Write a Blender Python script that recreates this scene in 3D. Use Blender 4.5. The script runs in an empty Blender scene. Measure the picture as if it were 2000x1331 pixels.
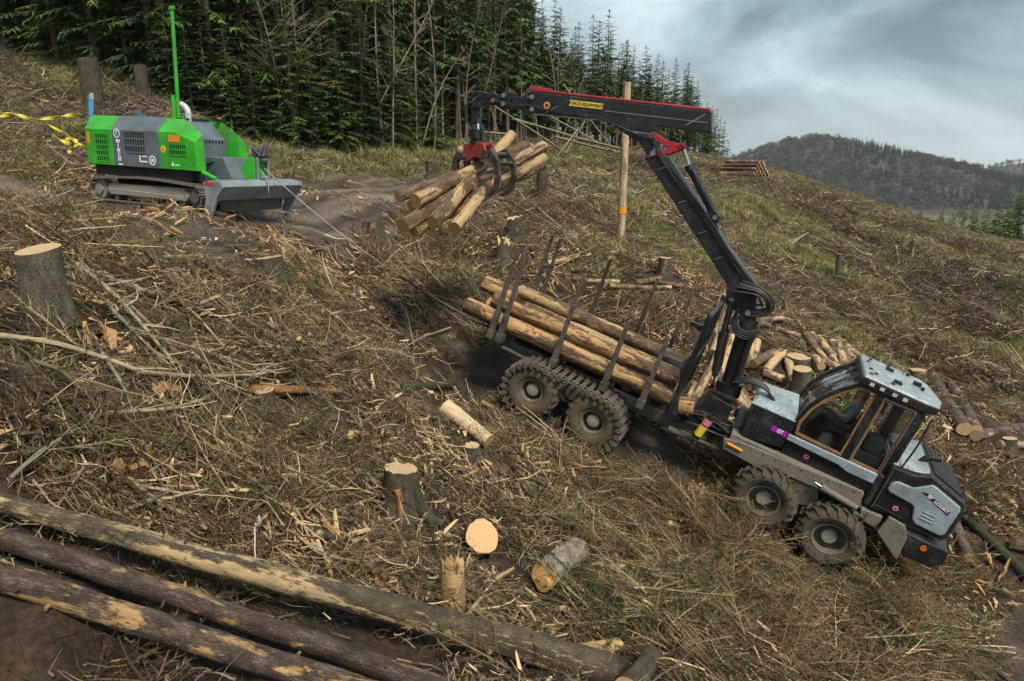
import bpy, math, random
import numpy as np
from mathutils import Vector, Matrix, Quaternion

R = math.radians
rnd = random.Random(11)
rng = np.random.default_rng(7)
SC = bpy.context.scene
COL = SC.collection

# ------------------------------------------------------------------ camera, sky, sun, exposure
CAMPOS = np.array([0.0, 0.0, 8.0])
PITCH = R(14)
cd = bpy.data.cameras.new('camera')
cam = bpy.data.objects.new('camera', cd)
COL.objects.link(cam)
cd.sensor_width = 36
cd.lens = 24
cd.clip_start = 0.1
cd.clip_end = 9000
cam.location = CAMPOS
cam.rotation_euler = (R(90) - PITCH, 0, 0)
SC.camera = cam

SUN_EL, SUN_AZ = R(52), R(150)          # azimuth clockwise from +Y: behind the camera, to the right
w = bpy.data.worlds.new('World')
SC.world = w
w.use_nodes = True
nt = w.node_tree
nt.nodes.clear()
def wn(t, **k):
    n = nt.nodes.new(t)
    for a, b in k.items():
        setattr(n, a, b)
    return n
sky = wn('ShaderNodeTexSky', sky_type='NISHITA', sun_disc=False, sun_elevation=SUN_EL, sun_rotation=SUN_AZ)
sky.air_density = 1.3
sky.dust_density = 2.0
tc = wn('ShaderNodeTexCoord')
mp = wn('ShaderNodeMapping')
mp.inputs['Scale'].default_value = (1.0, 1.0, 2.3)
mp.inputs['Location'].default_value = (0.35, 0.1, 0.2)
mp.inputs['Rotation'].default_value = (0, 0, R(22))
n1 = wn('ShaderNodeTexNoise')
n1.inputs['Scale'].default_value = 2.3
n1.inputs['Detail'].default_value = 7
n1.inputs['Roughness'].default_value = 0.52
n1.inputs['Distortion'].default_value = 0.35
r1 = wn('ShaderNodeValToRGB')
els = r1.color_ramp.elements
els[0].position = 0.38; els[0].color = (0.85, 1.2, 1.4, 1)
els[1].position = 0.60; els[1].color = (5.2, 5.9, 6.1, 1)
e = els.new(0.5); e.color = (2.6, 3.25, 3.5, 1)
n2 = wn('ShaderNodeTexNoise')
n2.inputs['Scale'].default_value = 5.5
n2.inputs['Detail'].default_value = 5
mx = wn('ShaderNodeMix', data_type='RGBA', blend_type='MULTIPLY')
mx.inputs[0].default_value = 0.6
r2 = wn('ShaderNodeValToRGB')
r2.color_ramp.elements[0].position = 0.3; r2.color_ramp.elements[0].color = (.55, .6, .64, 1)
r2.color_ramp.elements[1].position = 0.7; r2.color_ramp.elements[1].color = (1.25, 1.25, 1.25, 1)
# cloud deck is thinner and paler towards the horizon all the way round
sep = wn('ShaderNodeSeparateXYZ')
mr = wn('ShaderNodeMapRange')
mr.inputs['From Min'].default_value = 0.0
mr.inputs['From Max'].default_value = 0.22
mr.inputs['To Min'].default_value = 0.45
mr.inputs['To Max'].default_value = 0.0
mh = wn('ShaderNodeMix', data_type='RGBA')
mh.inputs[7].default_value = (3.9, 4.5, 4.7, 1)
ms = wn('ShaderNodeMix', data_type='RGBA')
ms.inputs[0].default_value = 0.9
bg = wn('ShaderNodeBackground')
bg.inputs['Strength'].default_value = 0.062
ow = wn('ShaderNodeOutputWorld')
L = nt.links.new
L(tc.outputs['Generated'], mp.inputs['Vector'])
L(mp.outputs[0], n1.inputs['Vector'])
L(mp.outputs[0], n2.inputs['Vector'])
L(n1.outputs['Fac'], r1.inputs[0])
L(n2.outputs['Fac'], r2.inputs[0])
L(r1.outputs[0], mx.inputs[6])
L(r2.outputs[0], mx.inputs[7])
L(tc.outputs['Generated'], sep.inputs[0])
L(sep.outputs['Z'], mr.inputs['Value'])
L(mr.outputs[0], mh.inputs[0])
L(mx.outputs[2], mh.inputs[6])
L(sky.outputs[0], ms.inputs[6])
L(mh.outputs[2], ms.inputs[7])
L(ms.outputs[2], bg.inputs['Color'])
L(bg.outputs[0], ow.inputs['Surface'])

sd = bpy.data.lights.new('sun', 'SUN')
sd.energy = 1.5
sd.angle = R(12)
sd.color = (1.0, 0.93, 0.82)
sun = bpy.data.objects.new('sun', sd)
COL.objects.link(sun)
sv = Vector((math.sin(SUN_AZ) * math.cos(SUN_EL), math.cos(SUN_AZ) * math.cos(SUN_EL), math.sin(SUN_EL)))
sun.rotation_euler = sv.to_track_quat('Z', 'Y').to_euler()
sun.location = (0, 0, 60)

vs = SC.view_settings
SC.display_settings.display_device = 'sRGB'
vs.view_transform = 'Standard'
vs.look = 'None'
vs.gamma = 1
vs.use_curve_mapping = False
vs.exposure = 1.55
SC.cycles.max_bounces = 6
SC.cycles.transparent_max_bounces = 12

# ------------------------------------------------------------------ helpers
FWD = np.array([0, math.cos(PITCH), -math.sin(PITCH)])
UPV = np.array([0, math.sin(PITCH), math.cos(PITCH)])
def ray(px, py):
    return FWD + (px - 1000) / 1333 * np.array([1.0, 0, 0]) + (665.5 - py) / 1333 * UPV
def P(px, py, d):
    return CAMPOS + d * ray(px, py)

def tag(o, label=None, cat=None, group=None, kind=None):
    if label: o['label'] = label
    if cat: o['category'] = cat
    if group: o['group'] = group
    if kind: o['kind'] = kind
    return o
def empty(name, M=None, parent=None):
    o = bpy.data.objects.new(name, None)
    o.empty_display_size = 0.2
    COL.objects.link(o)
    if parent is not None: o.parent = parent
    if M is not None: o.matrix_local = M
    return o
def copy_tree(o, parent=None):
    c = o.copy()
    COL.objects.link(c)
    if parent is not None:
        c.parent = parent
    for ch in o.children:
        copy_tree(ch, c)
    return c
def basis(o, ex, ey, ez):
    m = Matrix.Identity(4)
    for i, v in enumerate((ex, ey, ez)):
        for j in range(3):
            m[j][i] = float(v[j])
    for j in range(3):
        m[j][3] = float(o[j])
    return m
def along(a, b, roll=0.0):
    """matrix whose X axis runs from a to b, origin a"""
    a = Vector(a); b = Vector(b)
    ex = (b - a).normalized()
    up = Vector((0, 0, 1)) if abs(ex.z) < 0.95 else Vector((0, 1, 0))
    ey = up.cross(ex).normalized()
    ez = ex.cross(ey)
    return basis(a, ex, ey, ez) @ Matrix.Rotation(roll, 4, 'X')

class MB:
    """collects shapes and links them as one mesh object"""
    def __init__(s):
        s.v = []; s.f = []; s.mi = []; s.m = 0; s.tint = None
    def add(s, verts, faces, M=None):
        b = len(s.v)
        if M is not None:
            verts = [tuple(M @ Vector(q)) for q in verts]
        s.v += [tuple(q) for q in verts]
        s.f += [tuple(i + b for i in f) for f in faces]
        s.mi += [s.m] * len(faces)
        return s
    def box(s, x0, x1, y0, y1, z0, z1, M=None):
        v = [(x, y, z) for z in (z0, z1) for y in (y0, y1) for x in (x0, x1)]
        f = [(0, 2, 3, 1), (4, 5, 7, 6), (0, 1, 5, 4), (2, 6, 7, 3), (0, 4, 6, 2), (1, 3, 7, 5)]
        return s.add(v, f, M)
    def prism(s, out, y0, y1, M=None):
        """outline of (x, z) points swept from y0 to y1"""
        n = len(out)
        area = sum(out[i][0] * out[(i + 1) % n][1] - out[(i + 1) % n][0] * out[i][1] for i in range(n))
        if area < 0: out = out[::-1]
        v = [(x, y0, z) for x, z in out] + [(x, y1, z) for x, z in out]
        f = [tuple(range(n)), tuple(range(2 * n - 1, n - 1, -1))]
        f += [(i, i + n, (i + 1) % n + n, (i + 1) % n) for i in range(n)]
        return s.add(v, f, M)
    def loft(s, a, b):
        """skin between two equal 3-D outlines, capped"""
        n = len(a)
        f = [(i, (i + 1) % n, (i + 1) % n + n, i + n) for i in range(n)]
        f += [tuple(range(n - 1, -1, -1)), tuple(range(n, 2 * n))]
        return s.add(list(a) + list(b), f)
    def strip(s, pts, wd, y0, y1, closed=False):
        """bar of width wd following (x, z) points, between y0 and y1"""
        n = len(pts)
        L_, R_ = [], []
        for i in range(n):
            p = Vector(pts[i])
            a = Vector(pts[i - 1]) if (i > 0 or closed) else None
            b = Vector(pts[(i + 1) % n]) if (i < n - 1 or closed) else None
            d1 = (p - a).normalized() if a is not None else (b - p).normalized()
            d2 = (b - p).normalized() if b is not None else d1
            t = (d1 + d2)
            t = t.normalized() if t.length > 1e-6 else d1
            nn = Vector((-t.y, t.x))
            k = wd / 2 / max(0.4, abs(nn.dot(Vector((-d1.y, d1.x)))))
            L_.append(p + nn * k); R_.append(p - nn * k)
        m = n if closed else n - 1
        v = []
        for i in range(n):
            v += [(L_[i].x, y0, L_[i].y), (R_[i].x, y0, R_[i].y), (R_[i].x, y1, R_[i].y), (L_[i].x, y1, L_[i].y)]
        f = []
        for i in range(m):
            a, b = 4 * i, 4 * ((i + 1) % n)
            for k in range(4):
                f.append((a + k, a + (k + 1) % 4, b + (k + 1) % 4, b + k))
        if not closed:
            f += [(3, 2, 1, 0), (4 * n - 4, 4 * n - 3, 4 * n - 2, 4 * n - 1)]
        return s.add(v, f)
    def tube(s, pts, rad, n=8, caps=True):
        pts = [Vector(p) for p in pts]
        if not hasattr(rad, '__len__'): rad = [rad] * len(pts)
        v = []; f = []
        ref = None
        for i, p in enumerate(pts):
            t = (pts[min(i + 1, len(pts) - 1)] - pts[max(i - 1, 0)]).normalized()
            if ref is None:
                ref = Vector((0, 0, 1)) if abs(t.z) < 0.9 else Vector((1, 0, 0))
            u = (ref - t * ref.dot(t)).normalized()
            ref = u
            w_ = t.cross(u)
            for k in range(n):
                a = 2 * math.pi * k / n
                v.append(p + (u * math.cos(a) + w_ * math.sin(a)) * rad[i])
        for i in range(len(pts) - 1):
            for k in range(n):
                f.append((i * n + k, i * n + (k + 1) % n, (i + 1) * n + (k + 1) % n, (i + 1) * n + k))
        if caps:
            f.append(tuple(range(n - 1, -1, -1)))
            b = (len(pts) - 1) * n
            f.append(tuple(range(b, b + n)))
        return s.add(v, f)
    def lathe(s, prof, n=24, M=None):
        """(radius, height along Y) profile turned round the Y axis, closed at both ends"""
        v = []; f = []
        for r, y in prof:
            for k in range(n):
                a = 2 * math.pi * k / n
                v.append((r * math.cos(a), y, r * math.sin(a)))
        for i in range(len(prof) - 1):
            for k in range(n):
                f.append((i * n + k, (i + 1) * n + k, (i + 1) * n + (k + 1) % n, i * n + (k + 1) % n))
        f.append(tuple(range(n)))
        b = (len(prof) - 1) * n
        f.append(tuple(range(b + n - 1, b - 1, -1)))
        return s.add(v, f, M)
    def ring(s, prof, n=24, M=None):
        """closed (radius, y) profile turned round the Y axis"""
        v = []; f = []
        m = len(prof)
        for r, y in prof:
            for k in range(n):
                a = 2 * math.pi * k / n
                v.append((r * math.cos(a), y, r * math.sin(a)))
        for i in range(m):
            j = (i + 1) % m
            for k in range(n):
                f.append((i * n + k, j * n + k, j * n + (k + 1) % n, i * n + (k + 1) % n))
        return s.add(v, f, M)
    def mesh(s, name, mats, smooth=None):
        me = bpy.data.meshes.new(name)
        me.from_pydata([tuple(q) for q in s.v], [], s.f)
        for m in (mats if isinstance(mats, (list, tuple)) else [mats]):
            me.materials.append(m)
        if any(s.mi):
            me.polygons.foreach_set('material_index', s.mi)
        if s.tint is not None:
            at = me.attributes.new('tint', 'FLOAT', 'POINT')
            at.data.foreach_set('value', np.asarray(s.tint, dtype=np.float32))
        me.validate()
        if smooth is not None:
            me.shade_smooth()
            if smooth < 180:
                me.set_sharp_from_angle(angle=R(smooth))
        me.update()
        return me
    def build(s, name, mats, parent=None, bevel=0, smooth=None, M=None):
        me = s.mesh(name, mats, smooth)
        o = bpy.data.objects.new(name, me)
        COL.objects.link(o)
        if parent is not None: o.parent = parent
        if M is not None: o.matrix_local = M
        if bevel:
            b = o.modifiers.new('bevel', 'BEVEL')
            b.width = bevel; b.segments = 2; b.limit_method = 'ANGLE'; b.angle_limit = R(40)
        return o
def link_mesh(name, me, parent=None, M=None):
    o = bpy.data.objects.new(name, me)
    COL.objects.link(o)
    if parent is not None: o.parent = parent
    if M is not None: o.matrix_local = M
    return o
def text(name, body, size, mat, parent, M, extrude=0.003, align='CENTER', bold=0.0):
    c = bpy.data.curves.new(name, 'FONT')
    c.body = body; c.size = size; c.extrude = extrude; c.align_x = align; c.align_y = 'CENTER'
    c.offset = bold
    c.resolution_u = 3
    c.materials.append(mat)
    tmp = bpy.data.objects.new(name, c)
    me = bpy.data.meshes.new_from_object(tmp)
    bpy.data.objects.remove(tmp)
    if not me.materials: me.materials.append(mat)
    return link_mesh(name, me, parent, M)
def face_near(x, y, z, ang=0.0):
    """text plane lying on a machine's near (-Y) side at x, y, z, turned by ang in that plane"""
    return Matrix.Translation((x, y, z)) @ Matrix.Rotation(-ang, 4, 'Y') @ Matrix.Rotation(R(90), 4, 'X')

# ------------------------------------------------------------------ materials
def newmat(name):
    m = bpy.data.materials.new(name)
    m.use_nodes = True
    t = m.node_tree
    t.nodes.clear()
    out = t.nodes.new('ShaderNodeOutputMaterial')
    bs = t.nodes.new('ShaderNodeBsdfPrincipled')
    t.links.new(bs.outputs[0], out.inputs['Surface'])
    return m, t, bs
def nd(t, typ, ins=None, **k):
    n = t.nodes.new(typ)
    for a, b in k.items(): setattr(n, a, b)
    for a, b in (ins or {}).items():
        if hasattr(b, 'links'): t.links.new(b, n.inputs[a])
        else: n.inputs[a].default_value = b
    return n
def c4(c): return (c[0], c[1], c[2], 1)
def ramp(t, fac, stops, interp='LINEAR'):
    n = t.nodes.new('ShaderNodeValToRGB')
    n.color_ramp.interpolation = interp
    el = n.color_ramp.elements
    while len(el) > 1: el.remove(el[0])
    el[0].position = stops[0][0]; el[0].color = c4(stops[0][1])
    for p_, c_ in stops[1:]:
        q = el.new(p_); q.color = c4(c_)
    t.links.new(fac, n.inputs[0])
    return n.outputs[0]
def mixc(t, fac, a, b, mode='MIX'):
    n = t.nodes.new('ShaderNodeMix')
    n.data_type = 'RGBA'; n.blend_type = mode
    for i, v in ((0, fac), (6, a), (7, b)):
        if hasattr(v, 'links'): t.links.new(v, n.inputs[i])
        else: n.inputs[i].default_value = v if i == 0 else c4(v)
    return n.outputs[2]
def coords(t, scale=(1, 1, 1), kind='Object', rand=0.0):
    c = t.nodes.new('ShaderNodeTexCoord').outputs[kind]
    m = t.nodes.new('ShaderNodeMapping')
    m.inputs['Scale'].default_value = scale
    t.links.new(c, m.inputs['Vector'])
    if rand:
        oi = t.nodes.new('ShaderNodeObjectInfo')
        k = nd(t, 'ShaderNodeMath', {0: oi.outputs['Random'], 1: rand}, operation='MULTIPLY')
        cb = t.nodes.new('ShaderNodeCombineXYZ')
        for i in range(3): t.links.new(k.outputs[0], cb.inputs[i])
        t.links.new(cb.outputs[0], m.inputs['Location'])
    return m.outputs[0]
def noise(t, vec, scale, detail=4, rough=0.55, dist=0.0):
    n = nd(t, 'ShaderNodeTexNoise', {'Scale': scale, 'Detail': detail, 'Roughness': rough, 'Distortion': dist})
    t.links.new(vec, n.inputs['Vector'])
    return n.outputs['Fac']
def bump(t, bs, h, strength=0.4, dist=0.02):
    b = nd(t, 'ShaderNodeBump', {'Strength': strength, 'Distance': dist})
    t.links.new(h, b.inputs['Height'])
    t.links.new(b.outputs[0], bs.inputs['Normal'])
MUD = (0.105, 0.085, 0.062)
def paint(name, col, rough=0.4, metal=0.0, dirt=0.35, var=0.12, spec=0.5, dscale=3.0, mud=MUD):
    """painted or bare machine surface with dried mud splashes and wear"""
    m, t, bs = newmat(name)
    v = coords(t)
    a = noise(t, v, 2.2, 5)
    col2 = tuple(min(1, c * (1 + 3 * var) + var * 0.02) for c in col)
    col1 = tuple(c * (1 - 2 * var) for c in col)
    base = ramp(t, a, [(0.3, col1), (0.7, col2)])
    if dirt > 0:
        d1 = noise(t, v, dscale, 8, 0.68, 0.3)
        d2 = noise(t, v, 38, 3, 0.6)
        s_ = nd(t, 'ShaderNodeMath', {0: d1, 1: d2}, operation='ADD').outputs[0]
        lo = 1.28 - 0.55 * dirt
        k = nd(t, 'ShaderNodeMapRange', {'Value': s_, 'From Min': lo - 0.10, 'From Max': lo + 0.12, 'To Max': min(1, 0.45 + dirt)}).outputs[0]
        base = mixc(t, k, base, mud)
        rg = nd(t, 'ShaderNodeMapRange', {'Value': k, 'To Min': rough, 'To Max': 0.92}).outputs[0]
        t.links.new(rg, bs.inputs['Roughness'])
        mt = nd(t, 'ShaderNodeMapRange', {'Value': k, 'To Min': metal, 'To Max': 0.0}).outputs[0]
        t.links.new(mt, bs.inputs['Metallic'])
        bump(t, bs, s_, 0.25, 0.006)
    else:
        bs.inputs['Roughness'].default_value = rough
        bs.inputs['Metallic'].default_value = metal
    t.links.new(base, bs.inputs['Base Color'])
    bs.inputs['Specular IOR Level'].default_value = spec
    return m
def plain(name, col, rough=0.7, metal=0.0, var=0.15, scale=9):
    m, t, bs = newmat(name)
    v = coords(t)
    a = noise(t, v, scale, 4)
    t.links.new(ramp(t, a, [(0.3, tuple(c * (1 - var) for c in col)), (0.7, tuple(min(1, c * (1 + var)) for c in col))]), bs.inputs['Base Color'])
    bs.inputs['Roughness'].default_value = rough
    bs.inputs['Metallic'].default_value = metal
    return m
def bark(name, cols, pale, stripped=0.5, moss=0.0, mosscol=(0.034, 0.040, 0.009), stretch=0.35, bstr=0.7, up=False, crack=0.62, cscale=38):
    """round timber lying along local X: bark with torn strips of pale bare wood; no two logs alike"""
    m, t, bs = newmat(name)
    ax_ = (lambda a_, b_: (b_, b_, a_)) if up else (lambda a_, b_: (a_, b_, b_))     # grain runs along X in logs, along Z in stumps
    v = coords(t, ax_(stretch, 1), rand=60)
    v2 = coords(t, ax_(.45, 1), rand=35)
    vf = coords(t, ax_(0.9, 6), rand=40)
    a = noise(t, v2, 9, 9, 0.72)
    base = ramp(t, a, [(0.32, cols[0]), (0.5, cols[1]), (0.68, cols[2])])
    vo = nd(t, 'ShaderNodeTexVoronoi', {'Scale': float(cscale), 'Randomness': 1.0}, feature='DISTANCE_TO_EDGE')
    t.links.new(coords(t, ax_(.4, 1), rand=25), vo.inputs['Vector'])
    ck = nd(t, 'ShaderNodeMapRange', {'Value': vo.outputs['Distance'], 'From Min': 0.0, 'From Max': 0.16, 'To Min': crack, 'To Max': 1.0}).outputs[0]
    base = mixc(t, 1.0, base, ck, 'MULTIPLY')
    wv = noise(t, vf, 4, 5, 0.6)
    wood = ramp(t, wv, [(0.3, tuple(c * 0.62 for c in pale)), (0.55, pale), (0.75, tuple(min(1, c * 1.2) for c in pale))])
    e1 = noise(t, v, 3.0, 6, 0.6, 0.5)
    lo = 0.72 - 0.42 * stripped
    fl = noise(t, coords(t, (.5, 1, 1), rand=50), 17, 5, 0.65)
    e1 = nd(t, 'ShaderNodeMath', {0: fl, 1: 0.30, 2: e1}, operation='MULTIPLY_ADD').outputs[0]
    k = nd(t, 'ShaderNodeMapRange', {'Value': e1, 'From Min': lo + .15, 'From Max': lo + 0.20}).outputs[0]
    stain = noise(t, coords(t, (.3, 1, 1), rand=15), 5, 6, 0.65)
    wood = mixc(t, nd(t, 'ShaderNodeMapRange', {'Value': stain, 'From Min': .48, 'From Max': .72, 'To Max': .75}).outputs[0], wood, tuple(.45 * q + .4 * w_ for q, w_ in zip(pale, cols[1])))
    c = mixc(t, k, base, wood)
    if moss:
        g = noise(t, coords(t, (.6, 1, 1), rand=20), 2.6, 6, 0.6)
        kg = nd(t, 'ShaderNodeMapRange', {'Value': g, 'From Min': 0.66 - 0.4 * moss, 'From Max': 0.76 - 0.4 * moss, 'To Max': 0.9}).outputs[0]
        c = mixc(t, kg, c, mosscol)
    t.links.new(c, bs.inputs['Base Color'])
    bs.inputs['Roughness'].default_value = 0.85
    inv = nd(t, 'ShaderNodeMath', {0: 1.0, 1: k}, operation='SUBTRACT').outputs[0]
    h = nd(t, 'ShaderNodeMath', {0: nd(t, 'ShaderNodeMath', {0: inv, 1: ck}, operation='MULTIPLY').outputs[0], 1: a}, operation='ADD').outputs[0]
    bump(t, bs, h, bstr, 0.02)
    return m
def cutwood(name, pale, ringc, axis='X', s=42):
    """sawn face with growth rings round the local axis"""
    m, t, bs = newmat(name)
    sc = {'X': (0.001, 1, 1), 'Z': (1, 1, 0.001)}[axis]
    v = coords(t, sc)
    wv = nd(t, 'ShaderNodeTexWave', {'Scale': s / 6.283, 'Distortion': 1.6, 'Detail': 3, 'Detail Scale': 1.4}, wave_type='RINGS', rings_direction=axis)
    t.links.new(v, wv.inputs['Vector'])
    a = noise(t, coords(t, rand=30), 6, 5)
    c = mixc(t, nd(t, 'ShaderNodeMath', {0: wv.outputs['Fac'], 1: 0.45}, operation='MULTIPLY').outputs[0], pale, ringc)
    c = mixc(t, nd(t, 'ShaderNodeMapRange', {'Value': a, 'From Min': 0.5, 'From Max': 0.75, 'To Max': 0.55}).outputs[0], c, ringc)
    t.links.new(c, bs.inputs['Base Color'])
    bs.inputs['Roughness'].default_value = 0.75
    return m
def glassmat(name, tint=(0.93, 0.95, 0.95), refl=0.06):
    m = bpy.data.materials.new(name)
    m.use_nodes = True
    t = m.node_tree
    t.nodes.clear()
    out = t.nodes.new('ShaderNodeOutputMaterial')
    tr = nd(t, 'ShaderNodeBsdfTransparent', {'Color': c4(tint)})
    gl = nd(t, 'ShaderNodeBsdfGlossy', {'Roughness': 0.03, 'Color': (1, 1, 1, 1)})
    fr = nd(t, 'ShaderNodeLayerWeight', {'Blend': 0.25})
    k = nd(t, 'ShaderNodeMapRange', {'Value': fr.outputs['Fresnel'], 'To Min': refl * 0.5, 'To Max': 0.75}).outputs[0]
    mxs = nd(t, 'ShaderNodeMixShader', {0: k})
    t.links.new(tr.outputs[0], mxs.inputs[1])
    t.links.new(gl.outputs[0], mxs.inputs[2])
    t.links.new(mxs.outputs[0], out.inputs['Surface'])
    return m
def tinted(name, stops, rough=0.85, rand=0.35, detail=None, trans=0.0):
    """colour picked per twig or blade from the mesh's own 'tint' value plus a shift for each copy"""
    m, t, bs = newmat(name)
    at = nd(t, 'ShaderNodeAttribute', attribute_name='tint')
    oi = t.nodes.new('ShaderNodeObjectInfo')
    a = nd(t, 'ShaderNodeMath', {0: oi.outputs['Random'], 1: -0.5}, operation='ADD').outputs[0]
    b = nd(t, 'ShaderNodeMath', {0: a, 1: rand, 2: at.outputs['Fac']}, operation='MULTIPLY_ADD').outputs[0]
    c = ramp(t, b, stops)
    t.links.new(c, bs.inputs['Base Color'])
    bs.inputs['Roughness'].default_value = rough
    bs.inputs['Specular IOR Level'].default_value = 0.25
    return m
# ------------------------------------------------------------------ terrain
CTRL = [  # (image column, image row, distance) read off the photograph, turned into points of the hillside
    (0, 1331, 5.0), (500, 1331, 5.8), (1000, 1331, 7.0), (1300, 1331, 8.0), (2000, 1331, 11.0), (1650, 1331, 9.4),
    (50, 950, 6.2), (100, 800, 7.0), (90, 605, 8.3), (400, 800, 9.0), (400, 600, 11.5), (700, 700, 12.5), (800, 1000, 9.5),
    (1000, 1150, 8.9), (550, 1050, 7.9), (1400, 1200, 10.4), (1700, 1200, 11.6), (2000, 1000, 16.0),
    (850, 520, 21.5), (650, 560, 16.6), (250, 520, 11.0), (1500, 700, 20.0), (1850, 800, 19.0), (1700, 720, 22.5),
    (60, 430, 14.5), (0, 395, 16.5), (390, 414, 16.0), (180, 387, 17.7), (290, 400, 16.9), (500, 408, 18.4), (560, 392, 20.2), (300, 450, 13.6), (480, 470, 14.5),
    (700, 372, 24.5), (900, 357, 30.0), (1100, 345, 36.0), (760, 400, 22.5), (700, 440, 20.0), (850, 400, 25.0), (1000, 460, 24.0), (1000, 380, 30),
    (1213, 470, 26.0), (1100, 520, 22.5), (1300, 540, 23.0), (1180, 390, 33.0), (1300, 420, 35.0), (1500, 400, 46.0), (1400, 470, 31.0), (1600, 480, 42.0),
    (1500, 560, 28.5), (1700, 550, 35.0), (1700, 450, 57.0), (1900, 550, 43.0), (2000, 700, 26.0), (2000, 560, 44.0), (1800, 650, 27.5), (1850, 480, 62),
    (1300, 335, 60.0), (1450, 322, 88.0), (1560, 350, 92.0), (1720, 410, 84.0), (1860, 455, 78.0), (2000, 482, 72.0), (1600, 400, 66),
    (0, 300, 19.5), (0, 345, 17.8), (160, 345, 19.4), (0, 190, 26.0), (0, 70, 36.0), (150, 110, 34.0), (180, 215, 25.5), (285, 200, 26.5), (320, 150, 31.0),
    (420, 255, 29.5), (560, 285, 29.0), (600, 340, 24.5), (700, 290, 33.0), (750, 345, 28.0), (880, 295, 38.0), (880, 335, 32.5), (1000, 290, 48.0), (1150, 290, 62.0), (1150, 320, 48.0), (1280, 296, 85.0),
    (1400, 304, 120.0), (560, 360, 22.3),
]
_r0 = P(1095.5, 795.5, 14.8); _r1 = P(1554, 1018, 13.3)
_ex = (_r1 - _r0) / np.linalg.norm(_r1 - _r0)
_ey = np.array([-_ex[1], _ex[0], 0]); _ey /= np.linalg.norm(_ey)
_ez = np.cross(_ex, _ey)
_o = _r0 + 1.4 * _ey - 0.67 * _ez            # the forwarder stands here, so the ground passes under its wheels
_c = [P(*q) for q in CTRL]
_c += [_o + a * _ex + b * _ey + h * _ez for a, b, h in [(-3.4, -1.6, .12), (-3.4, 1.6, .15), (-1, -2.2, .08), (-1, 2.2, .12), (1.5, -2.2, .05), (1.5, 2.2, .10), (3.5, -2.2, .05), (3.5, 2.2, .1), (5.5, -2.2, .03), (5.5, 2.2, .1), (8, 0, .0), (0, 0, .02), (5, 0, .02), (-2, 3.4, .25), (2, 3.6, .25)]]
_c += [np.array(q, float) for q in [
    (0, 0, 3.4), (8, 0, 0.2), (-8, 0, 5.6), (-14, 6, 7.4), (-18, 12, 7.3), (16, 4, -2.2), (22, 14, -3.2), (32, 24, -2.6), (46, 40, -3.0), (-22, 4, 7.6), (-26, 20, 9.5), (0, -12, 3.0), (20, -12, -5), (-20, -12, 8),
    (-48, 46, 24), (-30, 60, 21), (-12, 60, 14), (0, 80, 12.5), (10, 100, 12.0), (-20, 95, 25), (-60, 95, 42), (-90, 50, 45), (-50, 10, 18), (20, 130, 11.5), (-20, 150, 34),
    (62, 150, 4.0), (48, 125, 8.0), (80, 110, -6.5), (90, 90, -9), (80, 60, -7.5), (110, 150, -17), (70, 30, -9), (60, 0, -13), (45, 190, 10)]]
_c = np.array(_c)
def _u(r2):
    return 0.5 * r2 * np.log(r2 + 1e-9)
def _tps_fit(c, lam=0.25):
    n = len(c)
    d2 = ((c[:, None, :2] - c[None, :, :2]) ** 2).sum(-1)
    A = np.zeros((n + 3, n + 3))
    A[:n, :n] = _u(d2) + lam * np.eye(n)
    A[:n, n] = 1; A[:n, n + 1:] = c[:, :2]
    A[n, :n] = 1; A[n + 1:, :n] = c[:, :2].T
    b = np.zeros(n + 3); b[:n] = c[:, 2]
    return np.linalg.solve(A, b)
_w = _tps_fit(_c)
def tps(x, y):
    n = len(_c)
    z = _w[n] + _w[n + 1] * x + _w[n + 2] * y
    for i in range(n):
        z = z + _w[i] * _u((x - _c[i, 0]) ** 2 + (y - _c[i, 1]) ** 2)
    return z
_perm = np.random.default_rng(3).random((256, 256))
def vnoise(x, y):
    xi = np.floor(x).astype(int); yi = np.floor(y).astype(int)
    fx = x - xi; fy = y - yi
    fx = fx * fx * (3 - 2 * fx); fy = fy * fy * (3 - 2 * fy)
    g = lambda a, b: _perm[a & 255, b & 255]
    return (g(xi, yi) * (1 - fx) + g(xi + 1, yi) * fx) * (1 - fy) + (g(xi, yi + 1) * (1 - fx) + g(xi + 1, yi + 1) * fx) * fy
def fbm(x, y, o=4):
    s = 0; a = 1; t = 0
    for i in range(o):
        s = s + a * (vnoise(x * 2 ** i + 17 * i, y * 2 ** i + 31 * i) - 0.5); t += a; a *= 0.55
    return s / t * 2
def sstep(a, b, x):
    t = np.clip((x - a) / (b - a), 0, 1)
    return t * t * (3 - 2 * t)
def segdist(x, y, pts):
    best = np.full(np.shape(x), 1e9)
    for (ax, ay), (bx, by) in zip(pts[:-1], pts[1:]):
        dx, dy = bx - ax, by - ay
        t = np.clip(((x - ax) * dx + (y - ay) * dy) / (dx * dx + dy * dy), 0, 1)
        best = np.minimum(best, np.hypot(x - ax - t * dx, y - ay - t * dy))
    return best
TRACK = [(-30, 15.5), (-16, 16.2), (-9.2, 17.3), (-6.2, 20.0), (-4.9, 25), (-2.0, 31), (3.0, 38), (9, 50), (14, 66)]
def base_h(x, y):
    r = np.hypot(x, y)
    near = tps(np.clip(x, -95, 115), np.clip(y, -14, 195))
    far = -26 - 6 * sstep(100, 500, r) + 10 * sstep(-200, -600, x) + 55 * sstep(-60, -400, x) * sstep(900, 200, r)
    k = sstep(120, 260, r) if np.ndim(r) else float(sstep(120, 260, np.array(r)))
    return near * (1 - k) + far * k
def streak(x, y, dt):
    return fbm(dt * 2.6 + 5, (x + y) * 0.22, 4)
BEDS = []
BEDS.append((_o, _ex, _ey, _ez, -1.6, 6.9, -1.55, 1.6, 0.05))
_a, _pt = R(25), R(3)                         # the winch machine's stand on the track
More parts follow.
